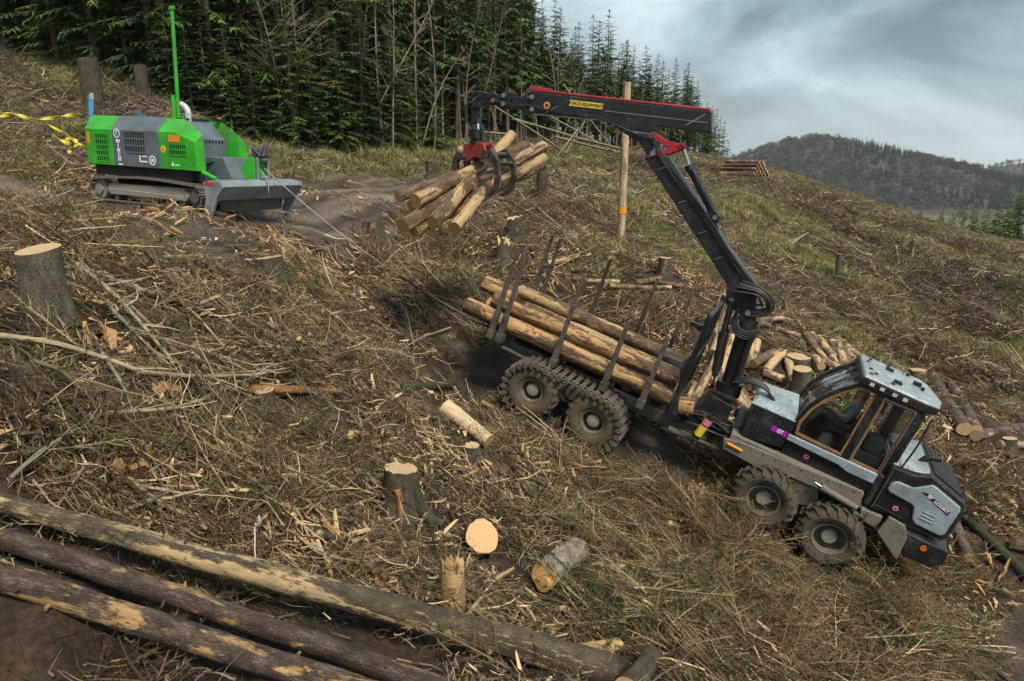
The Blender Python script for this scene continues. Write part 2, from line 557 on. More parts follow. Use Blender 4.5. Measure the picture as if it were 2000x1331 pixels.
wex = np.array([math.cos(_a) * math.cos(_pt), -math.sin(_a) * math.cos(_pt), -math.sin(_pt)])
wey = np.array([math.sin(_a), math.cos(_a), 0.0])
wez = np.cross(wex, wey)
wo = P(390, 412, 16.0)
BEDS.append((wo, wex, wey, wez, -4.2, .8, -.5, 2.5, -0.03))
WINDROWS = []          # brash ridges on the far slope, filled in below
def height(x, y):
    x = np.asarray(x, float); y = np.asarray(y, float)
    z = base_h(x, y)
    r = np.hypot(x, y)
    dt = segdist(x, y, TRACK)
    tr = sstep(2.4, 1.2, dt)
    z = z + fbm(x * 0.45, y * 0.45, 5) * 0.26 * (1 - 0.75 * tr) * (1 + sstep(25, 60, r) * 0.6)
    z = z + fbm(x * 1.1 + 70, y * 1.1, 3) * 0.25 * (1 - 0.7 * tr) * sstep(45, 25, r)
    z = z + fbm(x * 2.1 + 9, y * 2.1, 3) * 0.055
    z = z + 0.04 * tr * streak(x, y, dt) * sstep(60, 30, r)
    z = z + 0.035 * fbm(x * 5.3 + 3, y * 5.3, 3) * sstep(40, 25, r)
    # wheel ruts of the skid track
    z = z - 0.10 * np.exp(-((dt - 0.9) / 0.28) ** 2) * sstep(80, 50, r) + 0.03 * tr * fbm(x * 4, y * 4, 2)
    # machines have pressed the ground flat under themselves
    for o_, e1, e2, e3, x0, x1, y0, y1, off in BEDS:
        dx = x - o_[0]; dy = y - o_[1]
        det = e1[0] * e2[1] - e1[1] * e2[0]
        a = (dx * e2[1] - dy * e2[0]) / det; b = (e1[0] * dy - e1[1] * dx) / det
        pz = o_[2] + a * e1[2] + b * e2[2] + off
        ins = np.maximum(np.maximum(x0 - a, a - x1), np.maximum(y0 - b, b - y1))
        k = sstep(1.7, 0.0, ins)
        z = np.where(z > pz, z * (1 - k) + (pz + 0.04 * fbm(x * 3, y * 3, 2)) * k, z)
    for pts, wd, hh in WINDROWS:
        d = segdist(x, y, pts)
        z = z + hh * np.exp(-(d / wd) ** 2) * (0.75 + 0.6 * fbm(x * .5, y * .5, 3))
    return z
def H1(x, y):
    return float(height(np.array([x]), np.array([y]))[0])
def gp(px, py, lift=0.0):
    """point of the hillside seen at this place in the photograph"""
    d = ray(px, py)
    ts = np.concatenate([np.arange(3, 40, 0.1), np.arange(40, 160, 0.4)])
    q = CAMPOS[None] + ts[:, None] * d[None]
    g = q[:, 2] - height(q[:, 0], q[:, 1]) - lift
    i = np.argmax(g < 0)
    if g[i] >= 0: i = len(ts) - 1
    t = ts[i]
    if i > 0:
        t = ts[i - 1] + (ts[i] - ts[i - 1]) * g[i - 1] / (g[i - 1] - g[i] + 1e-9)
    return CAMPOS + t * d
def gpd(px, py):
    q = gp(px, py) - CAMPOS
    return float(q @ FWD)
for line, wd, hh in [([(1225, 330), (1290, 345), (1345, 385)], 1.1, 0.9),
                     ([(1400, 335), (1480, 365), (1580, 420), (1690, 475), (1800, 520), (2010, 590)], 1.2, 0.6),
                     ([(1620, 495), (1700, 545), (1800, 585), (1900, 640), (2010, 690)], 0.9, 0.6),
                     ([(1560, 385), (1700, 435), (1860, 480), (2010, 525)], 1.3, 0.45),
                     ([(1750, 520), (1840, 560), (2010, 640)], 0.9, 0.65),
                     ([(1650, 610), (1800, 690), (2000, 780)], 0.7, 0.3)]:
    WINDROWS.append(([tuple(gp(a, b)[:2]) for a, b in line], wd, hh))

def grid_axis(a, b, step, far_lo, far_hi, g=1.085):
    mid = list(np.arange(a, b + step / 2, step))
    s = step; q = mid[-1]; hi = []
    while q < far_hi:
        s *= g; q += s; hi.append(q)
    s = step; q = mid[0]; lo = []
    while q > far_lo:
        s *= g; q -= s; lo.append(q)
    return np.array(lo[::-1] + mid + hi)
gx = grid_axis(-15, 18, 0.12, -2600, 2600)
gy = grid_axis(3, 31, 0.12, -500, 4200)
XX, YY = np.meshgrid(gx, gy)
ZZ = height(XX.ravel(), YY.ravel())
nx, ny = len(gx), len(gy)
me = bpy.data.meshes.new('ground')
co = np.stack([XX.ravel(), YY.ravel(), ZZ], 1).astype(np.float32)
ii = (np.arange(ny - 1)[:, None] * nx + np.arange(nx - 1)[None]).ravel()
fc = np.stack([ii, ii + 1, ii + nx + 1, ii + nx], 1).astype(np.int32)
me.vertices.add(len(co)); me.vertices.foreach_set('co', co.ravel())
me.loops.add(fc.size); me.loops.foreach_set('vertex_index', fc.ravel())
me.polygons.add(len(fc))
me.polygons.foreach_set('loop_start', np.arange(0, fc.size, 4, dtype=np.int32))
me.update(); me.validate()
me.shade_smooth()
xs, ys = XX.ravel(), YY.ravel()
dtr = segdist(xs, ys, TRACK)
# churned soil where machines drove: the skid track, and the two runs of the loader down the slope
_fa = P(985, 830, 16.2)[:2]; _fb = P(1620, 1110, 13.8)[:2]
_dir = (_fb - _fa) / np.linalg.norm(_fb - _fa)
def mudmask(x, y):
    d = segdist(x, y, TRACK)
    m = sstep(2.9, 1.5, d + 0.9 * fbm(x * .8, y * .8, 4))
    d2 = segdist(x, y, [tuple(_fa + _dir * 1.6), tuple(_fb + _dir * 7)])
    m = np.maximum(m, 0.5 * sstep(1.6, 0.5, np.abs(d2 - 0.2) + 0.9 * fbm(x * 1.1, y * 1.1, 4)))
    d3 = segdist(x, y, [tuple(P(230, 480, 12.4)[:2]), tuple(P(420, 440, 15)[:2])])
    m = np.maximum(m, 0.9 * sstep(2.4, 0.9, d3 + 0.9 * fbm(x * .9 + 5, y * .9, 4)))
    m = np.maximum(m, .8 * sstep(5.5, 8, x) * sstep(14, 11, y) * sstep(-.3, .2, fbm(x * .7 + 4, y * .7 + 60, 4)))
    # bare patches everywhere
    m = np.maximum(m, 0.8 * sstep(0.22, 0.5, fbm(x * 0.7 + 40, y * 0.7, 4)) * sstep(6.5, 8.5, np.hypot(x, y)))
    return m
def mossmask(x, y):
    r = np.hypot(x, y)
    m = sstep(0.02, 0.45, fbm(x * 0.33 + 11, y * 0.33 + 5, 5)) * (0.35 + 0.65 * sstep(17, 26, r))
    bank = sstep(4.5, 2.0, segdist(x, y, [(-9, 24), (-6.5, 25), (-5.5, 30), (-3, 37), (3, 44), (8, 56)]))
    m = np.maximum(m, bank * sstep(-0.35, 0.1, fbm(x * .6, y * .6, 4)))
    left = sstep(-6, -10, x) * sstep(19.5, 22, y)          # mossy bank under the dark spruces
    m = np.maximum(m, left * sstep(-.15, .3, fbm(x * .55 + 60, y * .55, 4)))
    right = sstep(24, 34, r) * sstep(2, 8, x)              # older cut-over ground across the slope
    m = np.maximum(m, right * .85 * sstep(-.02, .40, fbm(x * .22 + 7, y * .16 + 90, 5)))
    m = np.maximum(m, sstep(260, 330, r) * sstep(760, 660, r) * sstep(-.2, .1, fbm(x * .006, y * .006, 2)))   # pale meadow in the valley
    return np.clip(m, 0, 1)
stk = 0.5 + 0.5 * np.where(dtr < 6, streak(xs, ys, dtr), fbm(ys * 2.2 - xs * .6, xs * .35, 4))
for nm, arr in (('mud', mudmask(xs, ys)), ('moss', mossmask(xs, ys)), ('streak', stk)):
    at = me.attributes.new(nm, 'FLOAT', 'POINT')
    at.data.foreach_set('value', arr.astype(np.float32))

gm, t, bs = newmat('forest_soil')
v = coords(t)
na = noise(t, v, 1.3, 8, 0.65)
nb = noise(t, v, 14, 6, 0.7)
nc = noise(t, v, 60, 4, 0.7)
c = ramp(t, na, [(0.3, (0.014, 0.009, 0.006)), (0.46, (0.040, 0.025, 0.015)), (0.56, (0.085, 0.045, 0.022)), (0.7, (0.11, 0.080, 0.045))])
fine = ramp(t, nb, [(0.32, (0.30, 0.27, 0.25)), (0.52, (0.9, 0.9, 0.9)), (0.72, (1.9, 1.75, 1.45))])
c = mixc(t, 1.0, c, fine, 'MULTIPLY')
at1 = nd(t, 'ShaderNodeAttribute', attribute_name='moss').outputs['Fac']
k1 = nd(t, 'ShaderNodeMath', {0: at1, 1: noise(t, v, 5, 6, .7)}, operation='MULTIPLY').outputs[0]
k1 = nd(t, 'ShaderNodeMapRange', {'Value': k1, 'From Min': 0.15, 'From Max': 0.5, 'To Max': 0.9}).outputs[0]
mossc = ramp(t, nb, [(0.3, (0.040, 0.048, 0.009)), (0.55, (0.105, 0.118, 0.020)), (0.75, (0.21, 0.205, 0.050))])
c = mixc(t, k1, c, mossc)
at2 = nd(t, 'ShaderNodeAttribute', attribute_name='mud').outputs['Fac']
at3 = nd(t, 'ShaderNodeAttribute', attribute_name='streak').outputs['Fac']
ms_ = nd(t, 'ShaderNodeMath', {0: at3, 1: 0.55, 2: nd(t, 'ShaderNodeMath', {0: nb, 1: 0.5}, operation='MULTIPLY').outputs[0]}, operation='MULTIPLY_ADD').outputs[0]
mudc = ramp(t, ms_, [(0.36, (0.036, 0.024, 0.016)), (0.5, (0.090, 0.064, 0.045)), (0.60, (0.165, 0.122, 0.088)), (0.72, (0.28, 0.225, 0.175))])
c = mixc(t, nd(t, 'ShaderNodeMath', {0: at2, 1: 0.92}, operation='MULTIPLY').outputs[0], c, mudc)
t.links.new(c, bs.inputs['Base Color'])
rr = nd(t, 'ShaderNodeMapRange', {'Value': at2, 'To Min': 0.95, 'To Max': 0.62}).outputs[0]
t.links.new(rr, bs.inputs['Roughness'])
hs = nd(t, 'ShaderNodeMath', {0: nb, 1: nc}, operation='ADD').outputs[0]
bump(t, bs, hs, 0.9, 0.05)
me.materials.append(gm)
ground = link_mesh('ground', me)
tag(ground, kind='structure')
# ------------------------------------------------------------------ forestry forwarder (local X forward and downhill, -Y towards the camera)
FM = basis(_o, _ex, _ey, _ez)
def fw(x, y, z):
    return np.array(_o + x * _ex + y * _ey + z * _ez)
BLACK = paint('black_paint', (0.012, 0.013, 0.015), 0.33, dirt=0.24, dscale=2.2)
BLACKCLEAN = paint('black_crane_paint', (0.013, 0.015, 0.019), 0.28, dirt=0.16, dscale=4, mud=(.12,.11,.10))
FRAME = paint('muddy_steel', (0.05, 0.05, 0.048), 0.55, dirt=0.75)
GREYBLUE = paint('pale_blue_grey_paint', (0.235, 0.285, 0.315), 0.34, dirt=0.26, dscale=7)
GREYROOF = paint('roof_paint', (0.25, 0.295, 0.325), 0.38, dirt=0.34, dscale=7)
RED = paint('red_paint', (0.36, 0.018, 0.028), 0.4, dirt=0.18, dscale=8)
REDMUD = paint('worn_red_paint', (0.27, 0.022, 0.022), 0.5, dirt=0.35, dscale=8)
STEEL = paint('bare_steel', (0.42, 0.43, 0.44), 0.32, 0.9, dirt=0.2)
WORN = paint('worn_grapple_steel', (0.055, 0.052, 0.05), 0.45, 0.5, dirt=0.45, dscale=6)
CHROME = paint('chrome_rod', (0.62, 0.63, 0.64), 0.15, 1.0, dirt=0)
RUBBER = paint('black_rubber_hose', (0.016, 0.016, 0.017), 0.5, dirt=0.2)
TYRE = paint('muddy_tyre', (0.022, 0.019, 0.016), 0.75, dirt=0.62, dscale=5, mud=(0.085, 0.062, 0.039))
TYREREAR = paint('mud_caked_tyre', (0.035, 0.027, 0.018), 0.8, dirt=0.7, dscale=5, mud=(0.105, 0.078, 0.042))
RIM = paint('muddy_rim', (0.07, 0.062, 0.05), 0.6, dirt=0.65, mud=(0.155, 0.128, 0.095))
HUBM = paint('dusty_hub', (0.24, 0.22, 0.20), 0.7, dirt=0.5, mud=(0.25, 0.22, 0.18))
TRACKM = paint('polished_track_steel', (0.17, 0.155, 0.14), 0.42, 0.65, dirt=0.5, mud=(0.11, 0.088, 0.062))
STAKEM = paint('worn_stake_steel', (0.075, 0.068, 0.06), 0.5, 0.35, dirt=0.5, mud=(0.12, 0.098, 0.075))
SKIRT = paint('mud_splashed_skirt', (0.06, 0.058, 0.053), 0.6, dirt=0.8, mud=(0.17, 0.145, 0.11))
GLASS = glassmat('cab_glass')
SEAL = plain('tan_window_trim', (0.26, 0.125, 0.045), 0.6)
PURPLE = plain('purple_decal', (0.33, 0.012, 0.36), 0.45, var=.05)
DPURPLE = plain('dark_purple_decal', (0.13, 0.015, 0.15), 0.45, var=.05)
WHITEP = plain('white_print', (0.8, 0.8, 0.82), 0.5, var=.03)
BLACKP = plain('black_print', (0.015, 0.015, 0.017), 0.5, var=.03)
YELLOWP = plain('yellow_decal', (0.72, 0.52, 0.04), 0.5, var=.1)
ORANGEP = plain('orange_decal', (0.72, 0.26, 0.02), 0.5, var=.1)
PINKP = plain('pink_print', (0.7, 0.2, 0.24), 0.5)
REDP = plain('red_print', (0.55, 0.03, 0.03), 0.5)
LAMPG = plain('lamp_glass', (0.5, 0.5, 0.5), 0.2)
AMBER = plain('amber_lens', (0.6, 0.13, 0.01), 0.3)
SEATM = plain('dark_green_seat_cloth', (0.035, 0.05, 0.045), 0.9)
DARKIN = plain('cab_liner', (0.04, 0.042, 0.045), 0.8)

fwd = empty('forwarder', FM)
tag(fwd, 'black and grey eight wheeled forwarder with crane, driving down the brash slope with logs', 'forestry forwarder')

def add_wheel(x, y, z, side, rubber, rr, rear):
    """side -1: outer face towards -Y"""
    wh = empty('wheel', Matrix.Translation((x, y, z)) @ (Matrix.Identity(4) if side < 0 else Matrix.Rotation(math.pi, 4, 'Z')) @ Matrix.Rotation(rnd.random() * 6, 4, 'Y'), fwd)
    m = MB()
    ro, ri, hw = 0.585 if not rear else 0.60, rr, 0.29
    m.ring([(ri, -hw * .80), (ri + .05, -hw * .97), (ri + .16, -hw * 1.05), (ro - .06, -hw * .98), (ro, -hw * .78), (ro + .01, 0), (ro, hw * .78), (ro - .06, hw * .98), (ri + .05, hw * .97), (ri, hw * .8)], 40)
    n = 20
    for i in range(n):
        for s_ in (-1, 1):
            a = 2 * math.pi * (i + (0.5 if s_ > 0 else 0)) / n
            dr = 0.062 if not rear else 0.03
            # chevron lug: from the tread's middle out over the shoulder
            v = []
            for (yy, da) in ((0.02 * s_, 0.16), (hw * .72 * s_, -0.02), (hw * 1.0 * s_, -0.06)):
                for dd in (-0.045, 0.045):
                    for r_ in (ro - .07, ro + dr if abs(yy) < hw * .9 else ro - .035):
                        aa = a + da + dd
                        v.append((r_ * math.cos(aa), yy * (1.0 if abs(yy) < hw * .9 else 1.04), r_ * math.sin(aa)))
            f = []
            for k in (0, 4):
                f += [(k + 1, k + 3, k + 7, k + 5), (k, k + 4, k + 6, k + 2), (k, k + 1, k + 5, k + 4), (k + 2, k + 6, k + 7, k + 3)]
            f += [(0, 2, 3, 1), (8, 9, 11, 10)]
            m.add(v, f)
    m.build('tyre', rubber, wh, smooth=35)
    m = MB()
    m.ring([(ri + .012, -hw * .83), (ri - .012, -hw * .86), (ri - .035, -hw * .80), (ri - .05, -hw * .1), (ri - .05, hw * .6), (ri + .012, hw * .6)], 32)
    m.lathe([(ri - .045, -hw * .12), (ri - .045, hw * .05)], 32)
    for k in range(12):
        a = 2 * math.pi * k / 12
        m.tube([(.19 * math.cos(a), -hw * .12, .19 * math.sin(a)), (.19 * math.cos(a), -hw * .20, .19 * math.sin(a))], .013, 6)
    m.build('rim', RIM, wh, smooth=40)
    m = MB()
    m.lathe([(0.155, -hw * .1), (0.155, -hw * .48), (0.13, -hw * .64), (0.118, -hw * .66), (0.0, -hw * .67)] if rear else
            [(0.16, -hw * .1), (0.15, -hw * .42), (0.125, -hw * .50), (0.0, -hw * .51)], 28)
    m.build('hub', HUBM, wh, smooth=40)
    return wh
WHEELZ = [(-0.76, .69, True), (0.74, .65, True), (4.46, .735, False), (5.82, .61, False)]
for x, z, rear in WHEELZ:
    for s_ in (-1, 1):
        add_wheel(x, s_ * 1.13, z, s_, TYREREAR if rear else TYRE, 0.27 if rear else 0.325, rear)

# bogie tracks: one steel plate after another round each pair of rear wheels
def track_path(n):
    c0, c1, r = Vector((-0.76, .69)), Vector((0.74, .65)), 0.655
    d = (c1 - c0).normalized(); up = Vector((-d.y, d.x))
    span = (c1 - c0).length; arc = math.pi * r; tot = 2 * (span + arc)
    for i in range(n):
        s_ = tot * i / n
        if s_ < span:
            p = c0 + d * s_ + up * r; a = 0
        elif s_ < span + arc:
            a = (s_ - span) / r; p = c1 + (up * math.cos(a) + d * math.sin(a)) * r
        elif s_ < 2 * span + arc:
            p = c1 - d * (s_ - span - arc) - up * r; a = math.pi
        else:
            a = math.pi + (s_ - 2 * span - arc) / r; p = c0 + (up * math.cos(a) + d * math.sin(a)) * r
        yield p, a - math.atan2(d.y, d.x)
pm = MB()
pm.box(-.045, .045, -.36, .36, -.012, .014)
pm.box(-.012, .012, -.37, .37, .014, .055)
for s_ in (-1, 1):
    pm.prism([(-.05, .02), (.05, .02), (.05, -.06), (.02, -.115), (-.02, -.115), (-.05, -.06)], s_ * .335, s_ * .365)
    pm.tube([(-.085, s_ * .32, -.03), (.085, s_ * .32, -.03)], .02, 6)
    pm.tube([(-.085, s_ * .20, -.01), (.085, s_ * .20, -.01)], .015, 6)
plate_me = pm.mesh('track_plate', TRACKM, 40)
for s_ in (-1, 1):
    tk = empty('bogie_track', Matrix.Translation((0, s_ * 1.13, 0)), fwd)
    for p, a in track_path(42):
        link_mesh('track_plate', plate_me, tk, Matrix.Translation((p.x, rnd.uniform(-.006, .006), p.y)) @ Matrix.Rotation(a + rnd.uniform(-.05, .05), 4, 'Y'))

# rear frame and bunk
m = MB()
for s_ in (-1, 1):
    m.box(-2.3, 3.0, s_ * .42 - .09, s_ * .42 + .09, .93, 1.22)
m.box(-2.35, -2.2, -.55, .55, .9, 1.25)
m.box(.9, 1.1, -.5, .5, .95, 1.2)
m.build('rear_frame', FRAME, fwd, bevel=.012)
for s_ in (-1, 1):
    m = MB()
    m.prism([(-.95, .55), (.95, .55), (.35, .98), (-.35, .98)], s_ * .62, s_ * .80)
    m.tube([(0, s_ * .4, .82), (0, s_ * .84, .82)], .16, 16)
    m.build('bogie_beam', FRAME, fwd, bevel=.01)
    m = MB(); m.tube([(-2.05, s_ * .9, 1.16), (-1.1, s_ * .9, 1.13)], .05, 10)
    m.build('side_rail', STAKEM, fwd, smooth=40)
BUNKX = [-2.12, -1.9, -.55, .66, 1.52]
for i, x in enumerate(BUNKX):
    m = MB()
    m.box(x - .07, x + .07, -1.24, 1.24, 1.34, 1.52)
    m.box(x - .10, x + .10, -.55, .55, 1.225, 1.338)
    m.build('bunk_beam', FRAME, fwd, bevel=.012)
for i, x in enumerate(BUNKX):
    for s_ in (-1, 1):
        top = 3.53
        if s_ < 0 and i >= 3: top = 3.0
        lo_x = x - (0.0 if s_ < 0 else .12)
        m = MB()
        m.box(lo_x - .062, lo_x + .062, s_ * 1.2 - .062, s_ * 1.2 + .062, 1.40, 2.02)
        m.box(lo_x - .046, lo_x + .046, s_ * 1.2 - .046, s_ * 1.2 + .046, 2.02, 2.86)
        m.box(lo_x - .033, lo_x + .033, s_ * 1.2 - .033, s_ * 1.2 + .033, 2.86, top)
        m.box(lo_x - .08, lo_x + .08, s_ * 1.2 - .08, s_ * 1.2 + .08, 1.36, 1.56)
        m.build('stake', STAKEM, fwd, bevel=.008)
# headboard between load and crane
m = MB()
for s_ in (-1, 1):
    m.prism([(2.06, 1.45), (2.16, 1.45), (2.17, 3.2), (2.14, 3.72), (2.02, 3.78), (2.06, 3.2)], s_ * 1.1 - .045, s_ * 1.1 + .045)
m.box(2.06, 2.16, -1.05, 1.05, 1.45, 1.60)
m.box(2.07, 2.15, -1.05, 1.05, 2.55, 2.67)
m.box(2.05, 2.13, -1.05, 1.05, 3.56, 3.66)
for y in (-.7, -.35, 0, .35, .7):
    m.box(2.09, 2.13, y - .025, y + .025, 1.6, 3.56)
m.build('headboard', BLACK, fwd, bevel=.012)
for z, y in ((2.55, -1.1), (2.85, 1.1)):
    m = MB(); m.prism([(2.06, z + .28), (2.06, z - .3), (1.96, z - .08), (1.62, z + .0), (1.62, z + .07), (1.96, z + .08)], y - .06, y + .06)
    m.build('headboard_arm', BLACK, fwd, bevel=.01)

# articulation, crane base
m = MB()
m.box(2.35, 3.15, -.5, .5, .98, 1.5)
m.prism([(2.5, 1.5), (3.25, 1.5), (3.2, 1.95), (2.75, 2.0)], -.42, .42)
m.box(2.72, 3.2, -.36, .36, 2.0, 2.09)
m.build('crane_base', BLACK, fwd, bevel=.02)
m = MB()
m.tube([(2.9, 0, .75), (2.9, 0, 1.5)], .2, 18)
for s_ in (-1, 1):
    m.prism([(2.75, .88), (3.6, .80), (3.7, 1.12), (3.3, 1.35), (2.75, 1.3)], s_ * .36 - .05, s_ * .36 + .05)
    m.tube([(2.2, s_ * .7, 1.0), (2.75, s_ * .62, 1.0)], .075, 12)
    m.tube([(2.75, s_ * .62, 1.0), (3.35, s_ * .55, 1.0)], .04, 10)
m.build('articulation_joint', FRAME, fwd, bevel=.01)
m = MB()
for k in range(9):
    y = -.75 + .05 * k
    z0 = 1.0 + rnd.uniform(0, .6)
    pts = [(2.35 + rnd.uniform(-.1, .1), y, z0), (2.75, y - rnd.uniform(.0, .25), z0 + rnd.uniform(.1, .5)), (3.2, y - rnd.uniform(0, .2), z0 + rnd.uniform(-.2, .35)), (3.55, y * .7, 1.35 + rnd.uniform(-.2, .3))]
    q = []
    for i in range(13):
        t_ = i / 12
        a_, b_, c_, d_ = [Vector(p) for p in pts]
        q.append(a_ * (1 - t_) ** 3 + 3 * b_ * t_ * (1 - t_) ** 2 + 3 * c_ * t_ * t_ * (1 - t_) + d_ * t_ ** 3)
    m.tube(q, .022, 7)
m.build('hydraulic_hose', RUBBER, fwd, smooth=60)
m = MB()
m.tube([(2.80, -1.0, 1.20), (2.91, -1.0, 1.80)], .085, 14)
m.tube([(2.91, -1.0, 1.80), (2.93, -1.0, 1.88)], .04, 10)
ext = m.build('fire_extinguisher', BLACK, fwd, smooth=40)
m = MB(); m.tube([(2.815, -1.0, 1.28), (2.86, -1.0, 1.53)], .088, 14, caps=False); m.build('label', YELLOWP, ext, smooth=40)
m = MB(); m.tube([(2.868, -1.0, 1.56), (2.895, -1.0, 1.70)], .088, 14, caps=False); m.build('label', PINKP, ext, smooth=40)

def smooth_path(pts, it=3, sub=5):
    q = []
    for i in range(len(pts) - 1):
        for j in range(sub): q.append(Vector(pts[i]).lerp(Vector(pts[i + 1]), j / sub))
    q.append(Vector(pts[-1]))
    for _ in range(it):
        q = [q[0]] + [(q[i - 1] + q[i] * 2 + q[i + 1]) / 4 for i in range(1, len(q) - 1)] + [q[-1]]
    return q
# crane
m = MB()
m.tube([(3.0, 0, 2.02), (2.96, 0, 2.3)], .27, 20)
m.tube([(2.98, 0, 2.25), (2.78, 0, 3.72)], [.19, .185], 20)
m.prism([(2.55, 3.6), (2.92, 3.68), (2.86, 3.98), (2.72, 4.06), (2.58, 3.98)], -.17, .17)
m.build('crane_pillar', BLACK, fwd, smooth=40)
for y in (-.22, .22):
    m = MB(); m.tube([(2.60, y, 2.45), (2.41, y, 3.3)], .085, 14); m.tube([(2.61, y - .1, 2.42), (2.61, y + .1, 2.42)], .07, 10)
    lc = m.build('lift_cylinder', BLACKCLEAN, fwd, smooth=40)
    m = MB(); m.tube([(2.41, y, 3.3), (2.30, y, 3.97)], .05, 12)
    m.build('cylinder_rod', BLACKCLEAN, lc, smooth=40)
mb_out = [(-.47, 6.06), (.0, 6.22), (1.62, 5.10), (1.78, 4.96), (2.66, 4.42), (2.80, 3.98), (2.70, 3.72), (2.55, 3.76), (2.20, 3.86), (2.10, 4.22)]
m = MB()
m.prism(mb_out, -.165, .165)
main_boom = m.build('main_boom', BLACKCLEAN, fwd, bevel=.02)
m = MB()
for (x, z) in ((2.30, 3.97), (2.70, 3.86), (-.31, 6.18)):
    m.tube([(x, -.24, z), (x, .24, z)], .055, 14)
m.build('boom_pin', STEEL, main_boom, smooth=40)
m = MB()
for k, t_ in enumerate((.12, .38, .62, .82)):
    a_ = Vector((-.40, 6.08)); b_ = Vector((2.1, 4.24))
    p = a_.lerp(b_, t_)
    m.box(-.09, .09, -.18, .18, -.006, .006, Matrix.Translation((p.x + .07, 0, p.y + .10)) @ Matrix.Rotation(R(-38), 4, 'Y'))
m.build('boom_hose_clip', STEEL, main_boom)
m = MB()
m.prism([(.95, 5.36), (1.28, 5.52), (1.43, 5.44), (1.42, 5.30), (1.72, 4.92), (1.45, 4.98)], -.11, .11)
m.build('cylinder_bracket', BLACKCLEAN, main_boom, bevel=.01)
m = MB(); m.tube([(1.34, -.13, 5.40), (1.34, .13, 5.40)], .05, 12); m.build('bracket_pin', STEEL, main_boom, smooth=40)
m = MB()
m.tube([(1.33, 0, 5.40), (.46, 0, 6.16)], .085, 16)
m.tube([(.52, 0, 6.10), (.44, 0, 6.18)], .10, 16)
m.tube([(1.25, -.12, 5.52), (.55, -.12, 6.13)], .018, 6)
m.build('jib_cylinder', BLACKCLEAN, fwd, smooth=40)
m = MB(); m.tube([(.46, 0, 6.16), (.20, 0, 6.46)], .045, 12); m.build('jib_rod', CHROME, fwd, smooth=40)
for pts in ([(.19, 6.48), (-.12, 6.44), (-.45, 6.52)], [(.19, 6.48), (-.05, 6.30), (-.31, 6.17)]):
    m = MB()
    for y in (-.15, .15):
        m.strip(pts, .11, y - .035, y + .035)
    for q in (pts[0], pts[-1]):
        m.tube([(q[0], -.2, q[1]), (q[0], .2, q[1])], .06, 12)
    m.build('boom_link', RED, fwd, bevel=.01)
jib_out = [(-3.35, 6.55), (.49, 7.285), (.655, 6.895), (-.42, 6.70), (-.40, 6.42), (-.30, 6.16), (-.42, 6.10), (-.66, 6.30), (-1.02, 6.36), (-1.46, 6.50), (-3.18, 6.11)]
m = MB()
m.prism(jib_out, -.17, .17)
jib = m.build('jib', BLACKCLEAN, fwd, bevel=.02)
m = MB()
m.prism([(-3.37, 6.565), (-3.40, 6.63), (-3.30, 6.68), (-2.98, 6.72), (-2.74, 6.725), (.43, 7.325), (.46, 7.285)], -.12, .12)
m.build('top_cover', RED, jib, bevel=.012)
m = MB()
m.strip([(-1.6, 6.66), (.50, 7.06)], .012, -.176, -.165)
m.strip([(.12, 6.90), (.40, 7.20)], .018, -.178, -.165)
m.strip([(-2.82, 6.26), (-2.6, 6.47)], .014, -.178, -.165)
m.strip([(-1.05, 6.42), (-.48, 6.52)], .022, -.180, -.165)
m.strip([(-3.1, 6.135), (-1.5, 6.49)], .014, -.178, -.165)
m.build('weld_seam', STEEL, jib)
m = MB()
for (x, z) in ((-3.24, 6.46), (-3.16, 6.22), (-4.12, 6.12), (-3.90, 6.30), (-3.86, 6.13), (-.47, 6.50)):
    m.tube([(x, -.2, z), (x, .2, z)], .05, 12)
m.build('jib_pin', STEEL, jib, smooth=40)
m = MB(); m.lathe([(.075, -.178), (.075, -.171)], 20, Matrix.Translation((-2.86, 0, 6.395)))
m.m = 1; m.lathe([(.035, -.181), (.035, -.179)], 14, Matrix.Translation((-2.86, 0, 6.395)))
m.build('warning_decal', [ORANGEP, BLACKP], jib)
ja = math.atan2(.73, 3.84)
m = MB(); m.box(-.37, .37, -.008, 0, -.058, .058, Matrix.Translation((-2.02, -.171, 6.66)) @ Matrix.Rotation(-ja, 4, 'Y'))
m.build('sign', YELLOWP, jib)
text('sign_lettering', 'FORCE EQUIPMENT', .085, BLACKP, jib, face_near(-2.02, -.183, 6.66, ja))
m = MB()
m.prism([(-4.16, 6.02), (-3.1, 6.17), (-3.15, 6.46), (-4.18, 6.26)], -.115, .115)
m.prism([(-3.95, 6.02), (-3.70, 6.06), (-3.72, 6.42), (-3.92, 6.38)], -.15, .15)
m.build('extension', BLACKCLEAN, fwd, bevel=.012)
m = MB()
m.prism([(-4.16, 6.02), (-4.18, 6.27), (-4.40, 6.24), (-4.56, 6.06), (-4.66, 5.92), (-4.62, 5.80), (-4.48, 5.80), (-4.40, 5.93)], -.09, .09)
for (x, z) in ((-4.55, 5.88), (-4.28, 6.16), (-4.24, 6.05)):
    m.tube([(x, -.16, z), (x, .16, z)], .055, 12)
m.build('boom_tip', BLACKCLEAN, fwd, bevel=.01)
